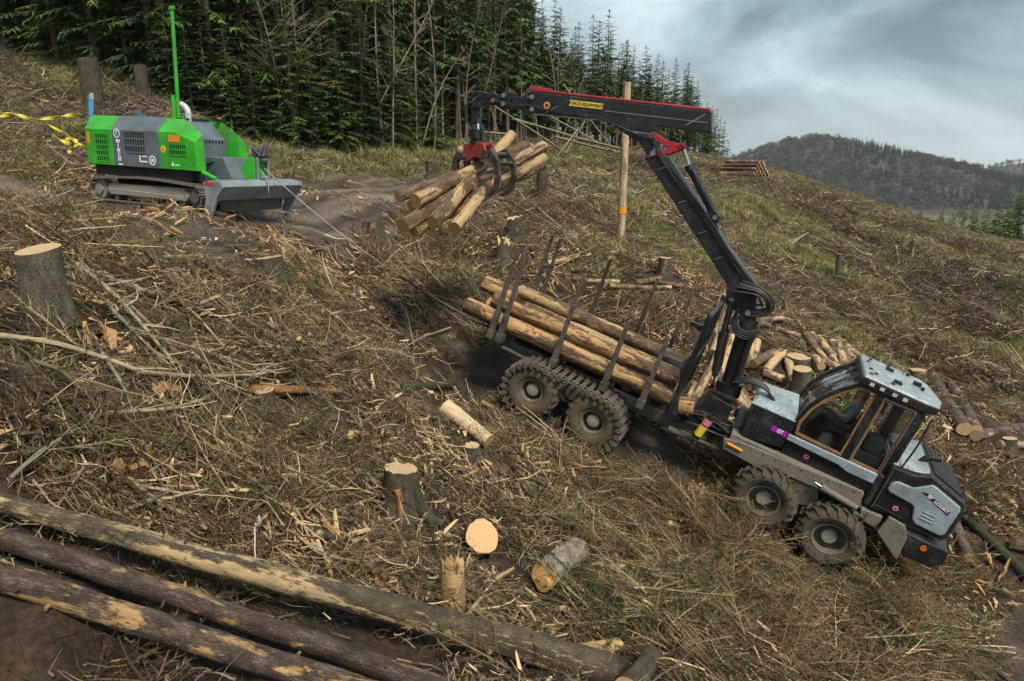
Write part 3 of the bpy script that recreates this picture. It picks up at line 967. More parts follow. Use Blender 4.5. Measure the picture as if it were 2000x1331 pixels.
# the rotator hangs plumb under the tip
G0 = fw(-4.52, 0, 5.80)
GX = np.array([_ex[0], _ex[1], 0]); GX /= np.linalg.norm(GX)
def gl(x, y, z):     # plumb coordinates under the boom tip -> forwarder coordinates
    wld = G0 + x * GX + y * _ey + z * np.array([0, 0, 1.0])
    dlt = wld - _o
    return (float(dlt @ _ex), float(dlt @ _ey), float(dlt @ _ez))
GM = FM.inverted() @ basis(G0, GX, _ey, np.array([0, 0, 1.0]))
m = MB()
m.box(-.10, .10, -.055, .055, -.16, .10)
m.box(-.055, .055, -.11, .11, -.34, -.10)
m.tube([(0, 0, -.30), (0, 0, -.42)], [.11, .16], 18)
m.tube([(0, 0, -.42), (0, 0, -.62)], .165, 18)
m.tube([(0, 0, -.62), (0, 0, -.68)], .12, 18)
m.tube([(0, 0, -.68), (0, 0, -.74)], .18, 18)
m.tube([(.15, -.1, -.4), (.17, -.1, -.62)], .035, 8)
m.build('rotator', BLACKCLEAN, fwd, smooth=35, M=GM)
m = MB()
for k, yy in enumerate((-.12, .12)):
    q = [(.35, yy, .32), (.05, yy * 1.4, .40), (-.20, yy * 1.3, .12), (-.22, yy * 1.2, -.25), (-.05, yy, -.48)]
    qq = []
    for i in range(len(q) - 1):
        for j in range(5):
            qq.append(Vector(q[i]).lerp(Vector(q[i + 1]), j / 5))
    for _ in range(3):
        qq = [qq[0]] + [(qq[i - 1] + qq[i] * 2 + qq[i + 1]) / 4 for i in range(1, len(qq) - 1)] + [qq[-1]]
    m.tube(qq, .024, 7)
m.build('rotator_hose', RUBBER, fwd, smooth=60, M=GM)
# grapple: a red box carrying two pairs of curved claws, jaws opening across the log bundle
grap = empty('grapple', GM @ Matrix.Translation((.05, 0, -.72)) @ Matrix.Rotation(R(-20), 4, 'Z'), fwd)
m = MB()
bo = [(-.46, -.26), (-.30, -.02), (.10, .02), (.30, -.02), (.42, -.30), (.30, -.36), (0, -.30), (-.20, -.40), (-.34, -.42)]
m.prism(bo, -.17, -.11)
m.prism(bo, .11, .17)
m.box(-.22, .22, -.11, .11, -.08, .0)
m.box(-.12, .12, -.11, .11, -.28, -.10)
m.build('grapple_body', REDMUD, grap, bevel=.012)
m = MB()
m.tube([(-.28, 0, -.2), (.30, 0, -.2)], .075, 12)
m.build('grapple_cylinder', BLACKCLEAN, grap, smooth=40)
def claw(side, y0, y1, nm='claw'):
    m = MB()
    if side > 0:   # closed jaw curving down over the bundle
        c_ = [(.34, -.30), (.62, -.22), (.80, -.42), (.86, -.72), (.76, -1.0), (.56, -1.14), (.40, -1.18)]
        wd = [.17, .20, .17, .13, .11, .08, .03]
    else:
        c_ = [(-.34, -.30), (-.52, -.26), (-.62, -.40), (-.63, -.58), (-.60, -.74), (-.56, -.84)]
        wd = [.15, .20, .17, .12, .08, .02]
    L_, R_ = [], []
    for i, (x, z) in enumerate(c_):
        a_ = Vector(c_[max(i - 1, 0)]); b_ = Vector(c_[min(i + 1, len(c_) - 1)])
        t_ = (b_ - a_).normalized(); nn = Vector((-t_.y, t_.x))
        L_.append((x + nn.x * wd[i] / 2, z + nn.y * wd[i] / 2)); R_.append((x - nn.x * wd[i] / 2, z - nn.y * wd[i] / 2))
    for i in range(len(c_) - 1):
        q = [L_[i], R_[i], R_[i + 1], L_[i + 1]]
        v = [(x, y0, z) for x, z in q] + [(x, y1, z) for x, z in q]
        m.add(v, [(0, 1, 2, 3), (7, 6, 5, 4), (0, 3, 7, 4), (1, 5, 6, 2)] + ([(0, 4, 5, 1)] if i == 0 else []) + ([(3, 2, 6, 7)] if i == len(c_) - 2 else []))
    return m.build(nm, WORN, grap, bevel=.006)
claw(1, -.30, -.22); claw(1, .22, .30)
claw(-1, -.22, -.13); claw(-1, .13, .22)
for x, z, yy, r_ in ((.62, -.26, .3, .05), (.80, -.45, .28, .045), (.34, -.30, .24, .05), (-.34, -.30, .24, .05)):
    m = MB(); m.tube([(x, -yy, z), (x, yy, z)], r_, 12)
    m.build('claw_crossbar', WORN, grap, smooth=40)

m = MB()
for k in range(3):
    o_ = k * .05
    m.tube(smooth_path([(2.45, -.19 - .01 * k, 4.42 + o_), (1.85, -.20, 4.80 + o_), (1.2, -.19, 5.28 + o_), (.5, -.20, 5.72 + o_), (-.1, -.19, 6.12 + o_), (-.42, -.20, 6.40 + o_)], 2), .017, 6)
for k in range(2):
    m.tube(smooth_path([(-.45, -.20, 6.42 + .04 * k), (-.9, -.19, 6.44 - .03 * k), (-1.6, -.195, 6.50 + .03 * k), (-2.6, -.19, 6.30 + .03 * k), (-3.3, -.20, 6.28), (-3.6, -.17, 6.16 - .05 * k), (-4.2, -.14, 6.12)], 3), .016, 6)
m.build('boom_hose', RUBBER, fwd, smooth=60)
# hoses round the crane's knee
m = MB()
for k in range(6):
    o_ = k * .045 + rnd.uniform(-.03, .03)
    m.tube(smooth_path([(2.35 - o_ * .3, -.20 - .03 * k, 4.44 - o_), (2.72, -.24 - .03 * k, 4.46 - o_ * .6), (3.06 - o_, -.24 - .02 * k, 4.34 - o_ * .5), (3.16 - o_, -.22, 4.10), (2.98 - o_ * .5, -.2, 3.86 + o_), (2.76, -.2, 3.80 + o_)], 4), .024, 7)
for k in range(4):
    o_ = k * .05
    m.tube(smooth_path([(2.50, -.23 - .03 * k, 3.86), (2.46 + o_ * .4, -.26, 3.56 + o_), (2.66, -.28, 3.34 + o_), (2.92 - o_ * .3, -.28, 3.34 + o_), (3.05 - o_ * .6, -.25, 3.60)], 4), .024, 7)
m.build('knee_hose', RUBBER, fwd, smooth=60)
m = MB()
pth = smooth_path([(2.98, -.2, 3.50), (2.98, -.22, 3.2), (3.02, -.22, 2.8), (3.06, -.2, 2.36)], 2, 9)
m.tube(pth, .055, 8)
for i in range(0, len(pth) - 1, 1):
    m.tube([pth[i], pth[i].lerp(pth[i + 1], .45)], .068, 8)
m.build('hose_guard', RUBBER, fwd, smooth=30)
m = MB()
for k in range(5):
    o_ = k * .05
    m.tube(smooth_path([(3.02, -.3 + o_, 2.40), (3.28, -.36 + o_, 2.56 + .01 * k), (3.62, -.40 + o_ * 1.3, 2.60), (3.88, -.42 + o_ * 1.4, 2.46 - .03 * k), (3.95 - .04 * k, -.40 + o_ * 1.4, 2.26)], 3), .028, 8)
m.build('tank_hose', RUBBER, fwd, smooth=60)

# front frame, skirt, box between crane and cab
m = MB()
m.box(3.25, 7.1, -.42, .42, .90, 1.30)
m.box(3.5, 6.4, -.78, .78, 1.18, 1.60)
m.build('front_frame', FRAME, fwd, bevel=.02)
for s_ in (-1, 1):
    m = MB()
    m.prism([(4.55, .62), (5.75, .50), (5.5, .95), (4.85, .98)], s_ * .62, s_ * .80)
    m.prism([(4.95, 1.42), (5.3, 1.30), (5.45, .95), (4.95, .75), (4.7, .95)], s_ * .79, s_ * .98)
    m.build('front_bogie', FRAME, fwd, bevel=.02)
m = MB()
m.prism([(3.30, 1.46), (3.60, 1.53), (5.98, 1.66), (6.10, 1.33), (4.86, 1.31), (4.04, 1.19), (3.38, 1.24)], -1.02, -.96)
m.prism([(3.30, 1.46), (3.60, 1.53), (5.98, 1.66), (6.10, 1.33), (4.86, 1.31), (4.04, 1.19), (3.38, 1.24)], .96, 1.02)
m.box(3.4, 6.05, -.955, .955, 1.48, 1.60)
m.build('side_skirt', SKIRT, fwd, bevel=.012)
m = MB(); m.tube([(3.40, -1.04, 1.40), (3.72, -1.04, 1.38)], .03, 8); m.build('orange_marker', ORANGEP, fwd, smooth=40)
m = MB()
m.tube([(5.34, -1.10, 1.42), (6.02, -1.10, 1.34)], .062, 14)
m.tube([(5.30, -1.10, 1.425), (5.36, -1.10, 1.418)], .075, 14)
m.build('steering_cylinder', SKIRT, fwd, smooth=40)
m = MB(); m.tube([(5.16, -1.10, 1.45), (5.32, -1.10, 1.425)], .033, 10); m.build('steering_rod', CHROME, fwd, smooth=40)
m = MB()
m.prism([(3.50, 2.34), (3.60, 1.60), (4.37, 1.72), (4.38, 2.34)], -.86, .86)
m.build('front_box', BLACK, fwd, bevel=.02)
m = MB()
m.add([(3.49, -.87, 2.342), (4.39, -.87, 2.342), (4.39, .87, 2.342), (3.60, .87, 2.342), (3.58, -.60, 2.40), (4.37, -.55, 2.47), (4.37, .6, 2.47), (3.80, .6, 2.42)],
      [(3, 2, 1, 0), (4, 5, 6, 7), (0, 1, 5, 4), (1, 2, 6, 5), (2, 3, 7, 6), (3, 0, 4, 7)])
m.build('box_lid', GREYROOF, fwd, bevel=.015)
m = MB()
for k in range(4):
    m.box(3.86, 4.28, -.2 + .1 * k, -.16 + .1 * k, 2.455, 2.475, Matrix.Translation((0, 0, -.028)))
m.build('lid_rib', GREYBLUE, fwd)
m = MB(); m.box(-.16, .16, -.008, 0, -.055, .055, Matrix.Translation((4.19, -.862, 2.03)) @ Matrix.Rotation(R(2), 4, 'Y'))
gt = m.build('decal', PURPLE, fwd)
text('decal_lettering', 'GT', .10, WHITEP, gt, face_near(4.21, -.874, 2.03, R(-2)), bold=.002)

# cab
cabf = empty('cab', None, fwd)
arch = [(4.36, 1.98), (4.38, 2.32), (4.47, 2.72), (4.64, 3.06), (4.86, 3.32), (5.08, 3.52), (5.2, 3.58)]
m = MB()
for s_ in (-1, 1):
    y0, y1 = (-.83, -.76) if s_ < 0 else (.76, .83)
    m.strip(arch, .07, y0, y1)
    m.strip([(5.47, 2.03), (5.49, 3.52)], .14, y0, y1)
    m.strip([(6.20, 1.95), (6.22, 3.5)], .17, y0, y1)
    m.strip([(4.34, 2.03), (6.28, 1.99)], .09, y0 + .002, y1 - .002)
    m.strip([(5.05, 3.54), (6.30, 3.48)], .09, y0 + .003, y1 - .003)
m.strip([(6.22, 1.95), (6.22, 2.35)], .14, -.757, .757)
m.build('cab_frame', BLACK, cabf, bevel=.012)
m = MB()
m.prism([(4.40, 1.60), (6.22, 1.60), (6.22, 1.95), (4.38, 1.98)], -.80, .80)
m.build('cab_floor', BLACK, cabf, bevel=.01)
m = MB()
m.prism([(4.37, 2.065), (6.13, 2.05), (6.14, 1.84), (5.60, 1.84), (5.42, 1.90), (4.37, 1.94)], -.885, -.832)
m.build('sill_panel', GREYBLUE, cabf, bevel=.018)
# trims round the panes, then the panes
door_o = [(4.50, 2.12), (5.38, 2.09), (5.41, 3.49), (5.12, 3.47), (4.90, 3.28), (4.70, 3.02), (4.54, 2.70), (4.46, 2.36)]
rear_o = [(5.57, 2.08), (6.10, 2.07), (6.12, 3.43), (5.58, 3.44)]
for nm, o_ in (('door_trim', door_o), ('rear_window_trim', rear_o)):
    for s_ in (-1, 1):
        m = MB(); m.strip(o_, .055, s_ * .79 - .012, s_ * .79 + .012, closed=True)
        m.build(nm, SEAL, cabf, bevel=.004)
for nm, o_ in (('door_pane', door_o), ('rear_side_pane', rear_o)):
    for s_ in (-1, 1):
        m = MB(); m.prism(o_, s_ * .785 - .003, s_ * .785 + .003)
        m.build(nm, GLASS, cabf)
m = MB()
m.strip([(5.555, 2.06), (6.115, 2.05), (6.135, 3.45), (5.565, 3.46)], .022, -.842, -.832, closed=True)
m.build('window_edge', STEEL, cabf)
pw = [(4.365, 2.0), (4.385, 2.33), (4.475, 2.72), (4.645, 3.06), (4.865, 3.32), (5.08, 3.52)]
m = MB()
n = len(pw)
v = [(x - .01, -.755, z) for x, z in pw] + [(x - .01, .755, z) for x, z in pw]
m.add(v, [(i, i + 1, i + 1 + n, i + n) for i in range(n - 1)])
o = m.build('windscreen', GLASS, cabf, smooth=60)
sol = o.modifiers.new('solid', 'SOLIDIFY'); sol.thickness = .006
m = MB(); m.prism([(6.2, 2.4), (6.206, 2.4), (6.206, 3.4), (6.2, 3.4)], -.757, .757); m.build('rear_pane', GLASS, cabf)
# roof
m = MB()
m.loft([(5.02, -.86, 3.545), (6.24, -.86, 3.49), (6.46, -.70, 3.49), (6.60, 0, 3.46), (6.46, .70, 3.49), (6.24, .86, 3.49), (5.02, .86, 3.545)],
       [(5.06, -.86, 3.70), (6.24, -.86, 3.66), (6.48, -.70, 3.63), (6.64, 0, 3.60), (6.48, .70, 3.63), (6.24, .86, 3.66), (5.06, .86, 3.70)])
roof = m.build('cab_roof', BLACK, cabf, bevel=.02)
m = MB()
m.loft([(5.07, -.85, 3.702), (6.24, -.85, 3.662), (6.47, -.69, 3.632), (6.63, 0, 3.602), (6.47, .69, 3.632), (6.24, .85, 3.662), (5.07, .85, 3.702)],
       [(5.10, -.80, 3.745), (6.22, -.80, 3.705), (6.40, -.64, 3.69), (6.52, 0, 3.67), (6.40, .64, 3.69), (6.22, .80, 3.705), (5.10, .80, 3.745)])
m.build('roof_plate', GREYROOF, cabf, bevel=.012)
m = MB()
for (x, y) in ((5.2, -.6), (5.22, -.2), (5.2, .35), (5.26, .6), (5.6, -.66), (5.62, .62), (6.0, .6), (5.3, -.45), (6.2, -.1)):
    m.tube([(x, y, 3.70), (x, y, 3.765)], .035, 10)
m.build('roof_bolt', BLACK, cabf, smooth=40)
for (x, y) in ((5.62, .35), (5.70, -.45), (6.12, .10)):
    m = MB()
    m.box(x - .07, x + .07, y - .05, y - .02, 3.69, 3.78); m.box(x - .07, x + .07, y + .02, y + .05, 3.69, 3.78); m.box(x - .02, x + .02, y - .02, y + .02, 3.69, 3.75)
    m.build('lifting_bracket', BLACK, cabf)
for x, z in ((5.25, 3.625), (5.44, 3.615), (5.67, 3.605), (5.86, 3.595)):
    m = MB(); m.box(x - .055, x + .055, -.885, -.862, z - .045, z + .045)
    rl = m.build('roof_light', BLACKP, cabf, bevel=.006)
    m = MB(); m.box(x - .04, x + .04, -.892, -.8855, z - .032, z + .032); m.build('lens', LAMPG, rl)
m = MB()
m.tube([(5.05, -.5, 3.62), (4.98, -.5, 3.50)], .05, 10); m.tube([(5.05, .1, 3.62), (4.98, .1, 3.50)], .05, 10); m.tube([(5.05, .55, 3.62), (4.98, .55, 3.50)], .05, 10)
m.build('work_light', BLACK, cabf, smooth=40)
# inside: seat turned to the crane, consoles, floor pedal
m = MB()
m.box(-.25, .25, -.25, .25, 0, .14)
m.box(.17, .31, -.25, .25, .14, .80, Matrix.Rotation(R(10), 4, 'Y'))
m.box(.26, .38, -.14, .14, .78, 1.02, Matrix.Rotation(R(10), 4, 'Y'))
m.box(-.22, .26, -.36, -.27, .20, .28); m.box(-.22, .26, .27, .36, .20, .28)
m.build('seat', SEATM, cabf, bevel=.04, M=Matrix.Translation((5.28, .0, 2.26)))
m = MB()
m.box(5.3, 5.5, -.16, .16, 1.98, 2.28)
m.box(4.75, 5.1, .38, .7, 1.98, 2.42); m.prism([(4.44, 2.0), (4.62, 2.0), (4.62, 2.3), (4.5, 2.5), (4.46, 2.5)], -.5, .5)
m.box(5.62, 6.1, -.7, .7, 1.98, 2.3)
m.build('console', DARKIN, cabf, bevel=.02)
m = MB()
m.prism([(5.66, 2.31), (5.98, 2.31), (6.05, 2.50), (5.92, 2.66), (5.72, 2.60)], -.66, -.25)
m.build('rear_bag', SEATM, cabf, bevel=.05)

# engine end
m = MB()
shell = [(6.20, 2.36), (6.62, 2.38), (6.87, 2.50), (7.57, 2.27), (7.62, 2.1), (7.62, 1.52), (7.56, 1.40), (7.0, 1.35), (6.56, 1.42), (6.26, 1.40)]
m.prism(shell, -.98, .98)
m.prism([(6.10, 2.10), (6.25, 2.10), (6.25, 1.42), (6.10, 1.40)], -.93, .93)
m.build('engine_cover', BLACK, fwd, bevel=.04)
m = MB()
pl_ = [(6.38, 2.12), (6.44, 2.15), (6.68, 2.15), (6.93, 2.36), (7.03, 2.34), (7.50, 2.18), (7.53, 2.1), (7.52, 1.55), (7.45, 1.50), (7.02, 1.51), (6.93, 1.58), (6.86, 1.80), (6.80, 1.84), (6.38, 1.88), (6.32, 1.93), (6.33, 2.06)]
m.prism(pl_, -1.035, -.982)
sp = m.build('side_panel', GREYBLUE, fwd, bevel=.03)
m = MB()
for k in range(3):
    z = 1.80 - .07 * k
    m.box(7.02, 7.24, -1.048, -1.036, z, z + .022, Matrix.Identity(4))
m.build('louvre', GREYBLUE, sp, bevel=.004)
pa = math.atan2(-.16, .50)
m = MB(); m.prism([(6.84, 2.16), (6.93, 2.175), (7.40, 2.03), (7.39, 1.93)], -1.041, -1.036); m.build('decal', DPURPLE, sp)
m = MB(); m.prism([(6.84, 2.16), (6.93, 2.175), (7.08, 2.129), (7.06, 2.068)], -1.0445, -1.0415); m.build('decal', BLACKP, sp)
text('decal_lettering', '8F', .095, WHITEP, sp, face_near(6.99, -1.046, 2.125, pa), bold=.001)
text('decal_lettering', 'LOGSET', .082, WHITEP, sp, face_near(7.23, -1.0425, 2.042, pa), bold=.001)
m = MB()
m.loft([(6.22, -.88, 2.362), (6.63, -.88, 2.382), (6.86, -.88, 2.49), (6.86, .88, 2.49), (6.63, .88, 2.40), (6.22, .88, 2.362)],
       [(6.28, -.74, 2.46), (6.62, -.70, 2.48), (6.82, -.70, 2.54), (6.82, .70, 2.54), (6.62, .70, 2.48), (6.28, .74, 2.46)])
m.build('hood_top', GREYROOF, fwd, bevel=.03)
m = MB()
for k in range(12):
    t_ = k / 11
    x = 6.95 + .56 * t_; z = 2.485 - .195 * t_
    m.box(-.018, .018, -.80, .80, -.004, .02, Matrix.Translation((x, 0, z)) @ Matrix.Rotation(R(18), 4, 'Y'))
m.build('hood_grille', BLACK, fwd)
m = MB()
m.tube(smooth_path([(6.72, -.42, 2.30), (6.74, -.42, 2.55), (6.82, -.42, 2.64), (7.0, -.42, 2.70)], 3), .06, 14)
m.build('exhaust', paint('sooty_pipe', (.03, .028, .027), .5, .4, dirt=.2), fwd, smooth=50)
m = MB()
for z, x in ((1.62, 7.625), (1.78, 7.627), (1.94, 7.627)):
    m.box(x, x + .012, -.75, .75, z, z + .06)
m.build('front_grille', BLACKP, fwd)
m = MB()
m.strip([(6.26, 1.44), (6.26, 2.32)], .012, -.986, -.979)
m.strip([(6.60, 2.36), (6.86, 2.47), (7.54, 2.25)], .010, -.986, -.979)
m.strip([(6.30, 1.52), (6.80, 1.50)], .010, -.986, -.979)
m.build('panel_seam', STEEL, fwd)
m = MB()
m.box(5.28, 5.36, -.845, -.832, 2.42, 2.56); m.tube([(5.31, -.86, 2.44), (5.31, -.86, 2.54)], .010, 6)
m.build('door_handle', BLACKP, cabf)
for z in (2.3, 3.2):
    m = MB(); m.tube([(5.50, -.85, z), (5.50, -.85, z + .12)], .022, 8); m.build('door_hinge', BLACKP, cabf, smooth=40)
m = MB(); m.tube(smooth_path([(5.02, -.25, 3.50), (4.78, -.30, 3.27), (4.60, -.42, 2.98)], 2), .010, 6); m.tube([(4.80, -.55, 3.28), (4.62, -.25, 3.04)], .012, 6)
m.build('wiper', BLACKP, cabf)
m = MB()
for k in range(3):
    m.box(6.0, 6.24, -1.10, -.96, .86 + .17 * k, .885 + .17 * k)
m.box(6.0, 6.02, -1.10, -1.08, .86, 1.36); m.box(6.22, 6.24, -1.10, -1.08, .86, 1.36)
m.build('access_step', FRAME, fwd, bevel=.004)
m = MB()
for k in range(10):
    x = 3.62 + .25 * k; z = 1.485 + .052 * (x - 3.6)
    m.tube([(x, -1.035, z), (x, -1.018, z)], .016, 6)
m.build('skirt_bolt', STEEL, fwd)
m = MB(); m.tube([(5.9, .55, 3.70), (5.92, .56, 4.25)], .008, 5); m.build('antenna', BLACKP, cabf)
def ring_mark(x, z, y):
    m = MB(); m.lathe([(.05, y), (.05, y - .006)], 16, Matrix.Translation((x, 0, z))); m.m = 1
    m.lathe([(.024, y - .009), (.024, y - .007)], 10, Matrix.Translation((x, 0, z)))
    m.build('tie_down_mark', [PINKP, BLACKP], fwd)
ring_mark(6.62, 1.62, -.982)
ring_mark(4.86, 1.76, -.80)
for y in (-1.22, 1.15):
    m = MB(); m.prism([(6.50, 1.12), (6.54, 1.50), (6.85, 1.47), (6.98, 1.25), (7.02, .78), (6.96, .80)], y, y + .07)
    m.build('mud_guard', SKIRT, fwd, bevel=.012)
m = MB()
m.prism([(6.90, 1.33), (7.70, 1.33), (7.74, 1.05), (7.55, .88), (7.08, .86), (6.98, 1.1)], -1.14, 1.14)
bp = m.build('front_bumper', BLACK, fwd, bevel=.025)
m = MB(); m.lathe([(.055, -1.16), (.055, -1.141)], 16, Matrix.Translation((7.31, 0, 1.19))); m.m = 0
m.build('side_marker', AMBER, bp, smooth=40)
m = MB()
m.prism([(6.12, 1.33), (6.5, 1.36), (6.5, 1.10), (6.14, 1.14)], -1.05, -.85)
m.build('step_plate', SKIRT, fwd, bevel=.01)
m = MB()
m.tube(smooth_path([(6.36, -.9, 2.2), (6.42, -.9, 2.9), (6.40, -.88, 3.45)], 2), .018, 8)
m.build('grab_rail', BLACK, cabf, smooth=50)
# ------------------------------------------------------------------ the driver, leaning back in the cab with both hands forward on the levers
def skin_body(name, nodes, links, mats, parent, M=None, sub=2, root=0):
    """nodes: (x, y, z, rx, ry)"""
    me = bpy.data.meshes.new(name)
    me.from_pydata([n[:3] for n in nodes], links, [])
    for m in (mats if isinstance(mats, (list, tuple)) else [mats]): me.materials.append(m)
    o = bpy.data.objects.new(name, me)
    COL.objects.link(o)
    if parent is not None: o.parent = parent
    if M is not None: o.matrix_local = M
    md = o.modifiers.new('skin', 'SKIN')
    sk = me.skin_vertices[0].data
    for i, nn in enumerate(nodes):
        sk[i].radius = (nn[3], nn[4]) if len(nn) > 4 else (nn[3], nn[3])
        sk[i].use_root = (i == root)
    md.use_smooth_shade = True
    sb = o.modifiers.new('sub', 'SUBSURF'); sb.levels = sub; sb.render_levels = sub
    return o
SKIN = plain('skin', (0.42, 0.24, 0.17), 0.55, var=.08)
SHIRT = plain('blue_grey_shirt', (0.13, 0.22, 0.29), 0.85, var=.2)
TROUS = plain('green_work_trousers', (0.035, 0.075, 0.045), 0.85, var=.25)
BOOT = plain('dark_boots', (0.04, 0.035, 0.03), 0.7)
CAPM = plain('lime_cap', (0.32, 0.40, 0.05), 0.8)
VEST = plain('hi_vis_braces', (0.55, 0.52, 0.03), 0.8)
HAIR = plain('brown_hair', (0.05, 0.03, 0.02), 0.9)
drv = empty('person', FM @ Matrix.Translation((5.22, -0.06, 2.40)))
tag(drv, 'driver in blue shirt and green trousers leaning back in the cab, hands on levers', 'person')
# local: seated facing -X; hip at origin, torso leans back to +X
hip = (0, 0, .08); 
N = [(.0, 0, .09, .15, .12), (.05, 0, .28, .14, .11), (.10, 0, .48, .16, .11), (.12, 0, .58, .09, .07), (.125, 0, .66, .055, .055),
     (.10, 0, .74, .085, .09), (.095, 0, .83, .088, .095), (.10, 0, .90, .06, .065)]
E_ = [(i, i + 1) for i in range(7)]
def chain(start, pts):
    prev = start
    for p in pts:
        N.append(p); E_.append((prev, len(N) - 1)); prev = len(N) - 1
    return prev
ends = {}
for s_ in (-1, 1):
    ends[s_] = chain(3, [(.11, s_ * .19, .52, .062), (.02, s_ * .28, .30, .048), (-.10, s_ * .26, .27, .045), (-.23, s_ * .22, .30, .034), (-.29, s_ * .21, .315, .03)])
    h = ends[s_]
    # palm, four fingers of different length curled over the lever, thumb from the palm's side
    palm = chain(h, [(-.345, s_ * .205, .325, .034, .02)])
    for k, (dy, ln) in enumerate(((-.03, .055), (-.01, .065), (.01, .06), (.03, .047))):
        chain(palm, [(-.37, s_ * .205 + dy, .335, .011), (-.37 - ln * .5, s_ * .205 + dy, .325, .010), (-.37 - ln * .55, s_ * .205 + dy, .295, .008)])
    chain(palm, [(-.345, s_ * .205 - s_ * .045, .33, .012), (-.375, s_ * .205 - s_ * .055, .315, .010)])
    chain(0, [(-.05, s_ * .10, .06, .095), (-.40, s_ * .15, .22, .075), (-.46, s_ * .15, .12, .06), (-.60, s_ * .14, -.16, .048), (-.64, s_ * .14, -.22, .045), (-.74, s_ * .15, -.24, .038)])
skin_body('body', N, E_, SKIN, drv, sub=2)
T = [(.0, 0, .10, .165, .135), (.05, 0, .28, .158, .13), (.10, 0, .47, .175, .13), (.12, 0, .575, .11, .085)]
TE = [(0, 1), (1, 2), (2, 3)]
for s_ in (-1, 1):
    T += [(.11, s_ * .19, .52, .075), (.03, s_ * .275, .32, .062)]
    TE += [(3, len(T) - 2), (len(T) - 2, len(T) - 1)]
skin_body('shirt', T, TE, SHIRT, drv, sub=2)
T = [(.0, 0, .09, .168, .14)]; TE = []
for s_ in (-1, 1):
    b0 = len(T)
    T += [(-.05, s_ * .10, .06, .11), (-.40, s_ * .15, .22, .09), (-.46, s_ * .15, .12, .075), (-.60, s_ * .14, -.15, .066)]
    TE += [(0, b0), (b0, b0 + 1), (b0 + 1, b0 + 2), (b0 + 2, b0 + 3)]
skin_body('trousers', T, TE, TROUS, drv, sub=2)
for s_ in (-1, 1):
    skin_body('boot', [(-.60, s_ * .14, -.13, .06), (-.64, s_ * .14, -.23, .058), (-.76, s_ * .15, -.25, .045)], [(0, 1), (1, 2)], BOOT, drv, sub=2)
m = MB()
m.lathe([(.0, .0), (.06, .0), (.105, -.02), (.112, -.06), (.112, -.075)][::-1], 20, Matrix.Translation((.10, 0, .90)) @ Matrix.Rotation(R(90), 4, 'X') @ Matrix.Translation((0, .03, 0)))
m.box(-.12, .02, -.08, .08, .85, .865)
m.build('cap', CAPM, drv, bevel=.006, smooth=50)
m = MB()
for s_ in (-1, 1):
    m.tube([(-.13 + .01, s_ * .09, .22), (-.05, s_ * .095, .42), (.06, s_ * .09, .60), (.16, s_ * .09, .60)], .018, 6)
m.build('braces', VEST, drv, smooth=50)
m = MB()
m.tube([(.14, 0, .70), (.17, 0, .78), (.16, 0, .85)], [.07, .085, .075], 12)
m.build('hair', HAIR, drv, smooth=50)
m = MB()
for s_ in (-1, 1):
    m.lathe([(.0, .004), (.010, .0), (.0, -.004)], 8, Matrix.Translation((.012, s_ * .034, .79)) @ Matrix.Rotation(R(90), 4, 'Z'))
m.build('eye', BLACKP, drv)
m = MB()
m.tube([(.02, 0, .80), (-.012, 0, .762), (.01, 0, .755)], [.010, .016, .012], 8)
m.build('nose', SKIN, drv, smooth=60)
m = MB()
for s_ in (-1, 1):
    m.tube([(4.76, s_ * .21 - .06, 2.35), (4.81, s_ * .21 - .06, 2.71)], .014, 8)
    m.tube([(4.81, s_ * .21 - .06, 2.71), (4.815, s_ * .21 - .06, 2.77)], .022, 8)
m.build('lever', BLACK, cabf, smooth=50)
# ------------------------------------------------------------------ tracked winch machine on the skid track (local X forward to its blade, -Y towards the camera)
WMAT = basis(wo, wex, wey, wez)
def wp(x, y, z):
    return np.array(wo + x * wex + y * wey + z * wez)
GREEN = paint('bright_green_paint', (0.030, 0.36, 0.018), 0.33, dirt=0.30, var=.10, dscale=3)
SLATE = paint('slate_grey_paint', (0.095, 0.125, 0.15), 0.4, dirt=0.34, dscale=3)
BLADEM = paint('grey_blade_paint', (0.20, 0.235, 0.255), 0.4, dirt=0.3)
TRK = paint('muddy_crawler_steel', (0.09, 0.08, 0.07), 0.55, 0.4, dirt=0.6, mud=(0.15, 0.125, 0.10))
TRKIN = paint('clay_covered_frame', (0.16, 0.145, 0.135), 0.7, dirt=0.7, mud=(0.25, 0.225, 0.20))
DARKV = plain('vent_shadow_black', (0.012, 0.013, 0.014), 0.7)
EXHW = plain('pale_exhaust', (0.55, 0.56, 0.55), 0.4, .3)
wm = empty('winch_machine', WMAT)
tag(wm, 'bright green and slate tracked winch machine with blade, parked on the muddy track', 'tracked winch')

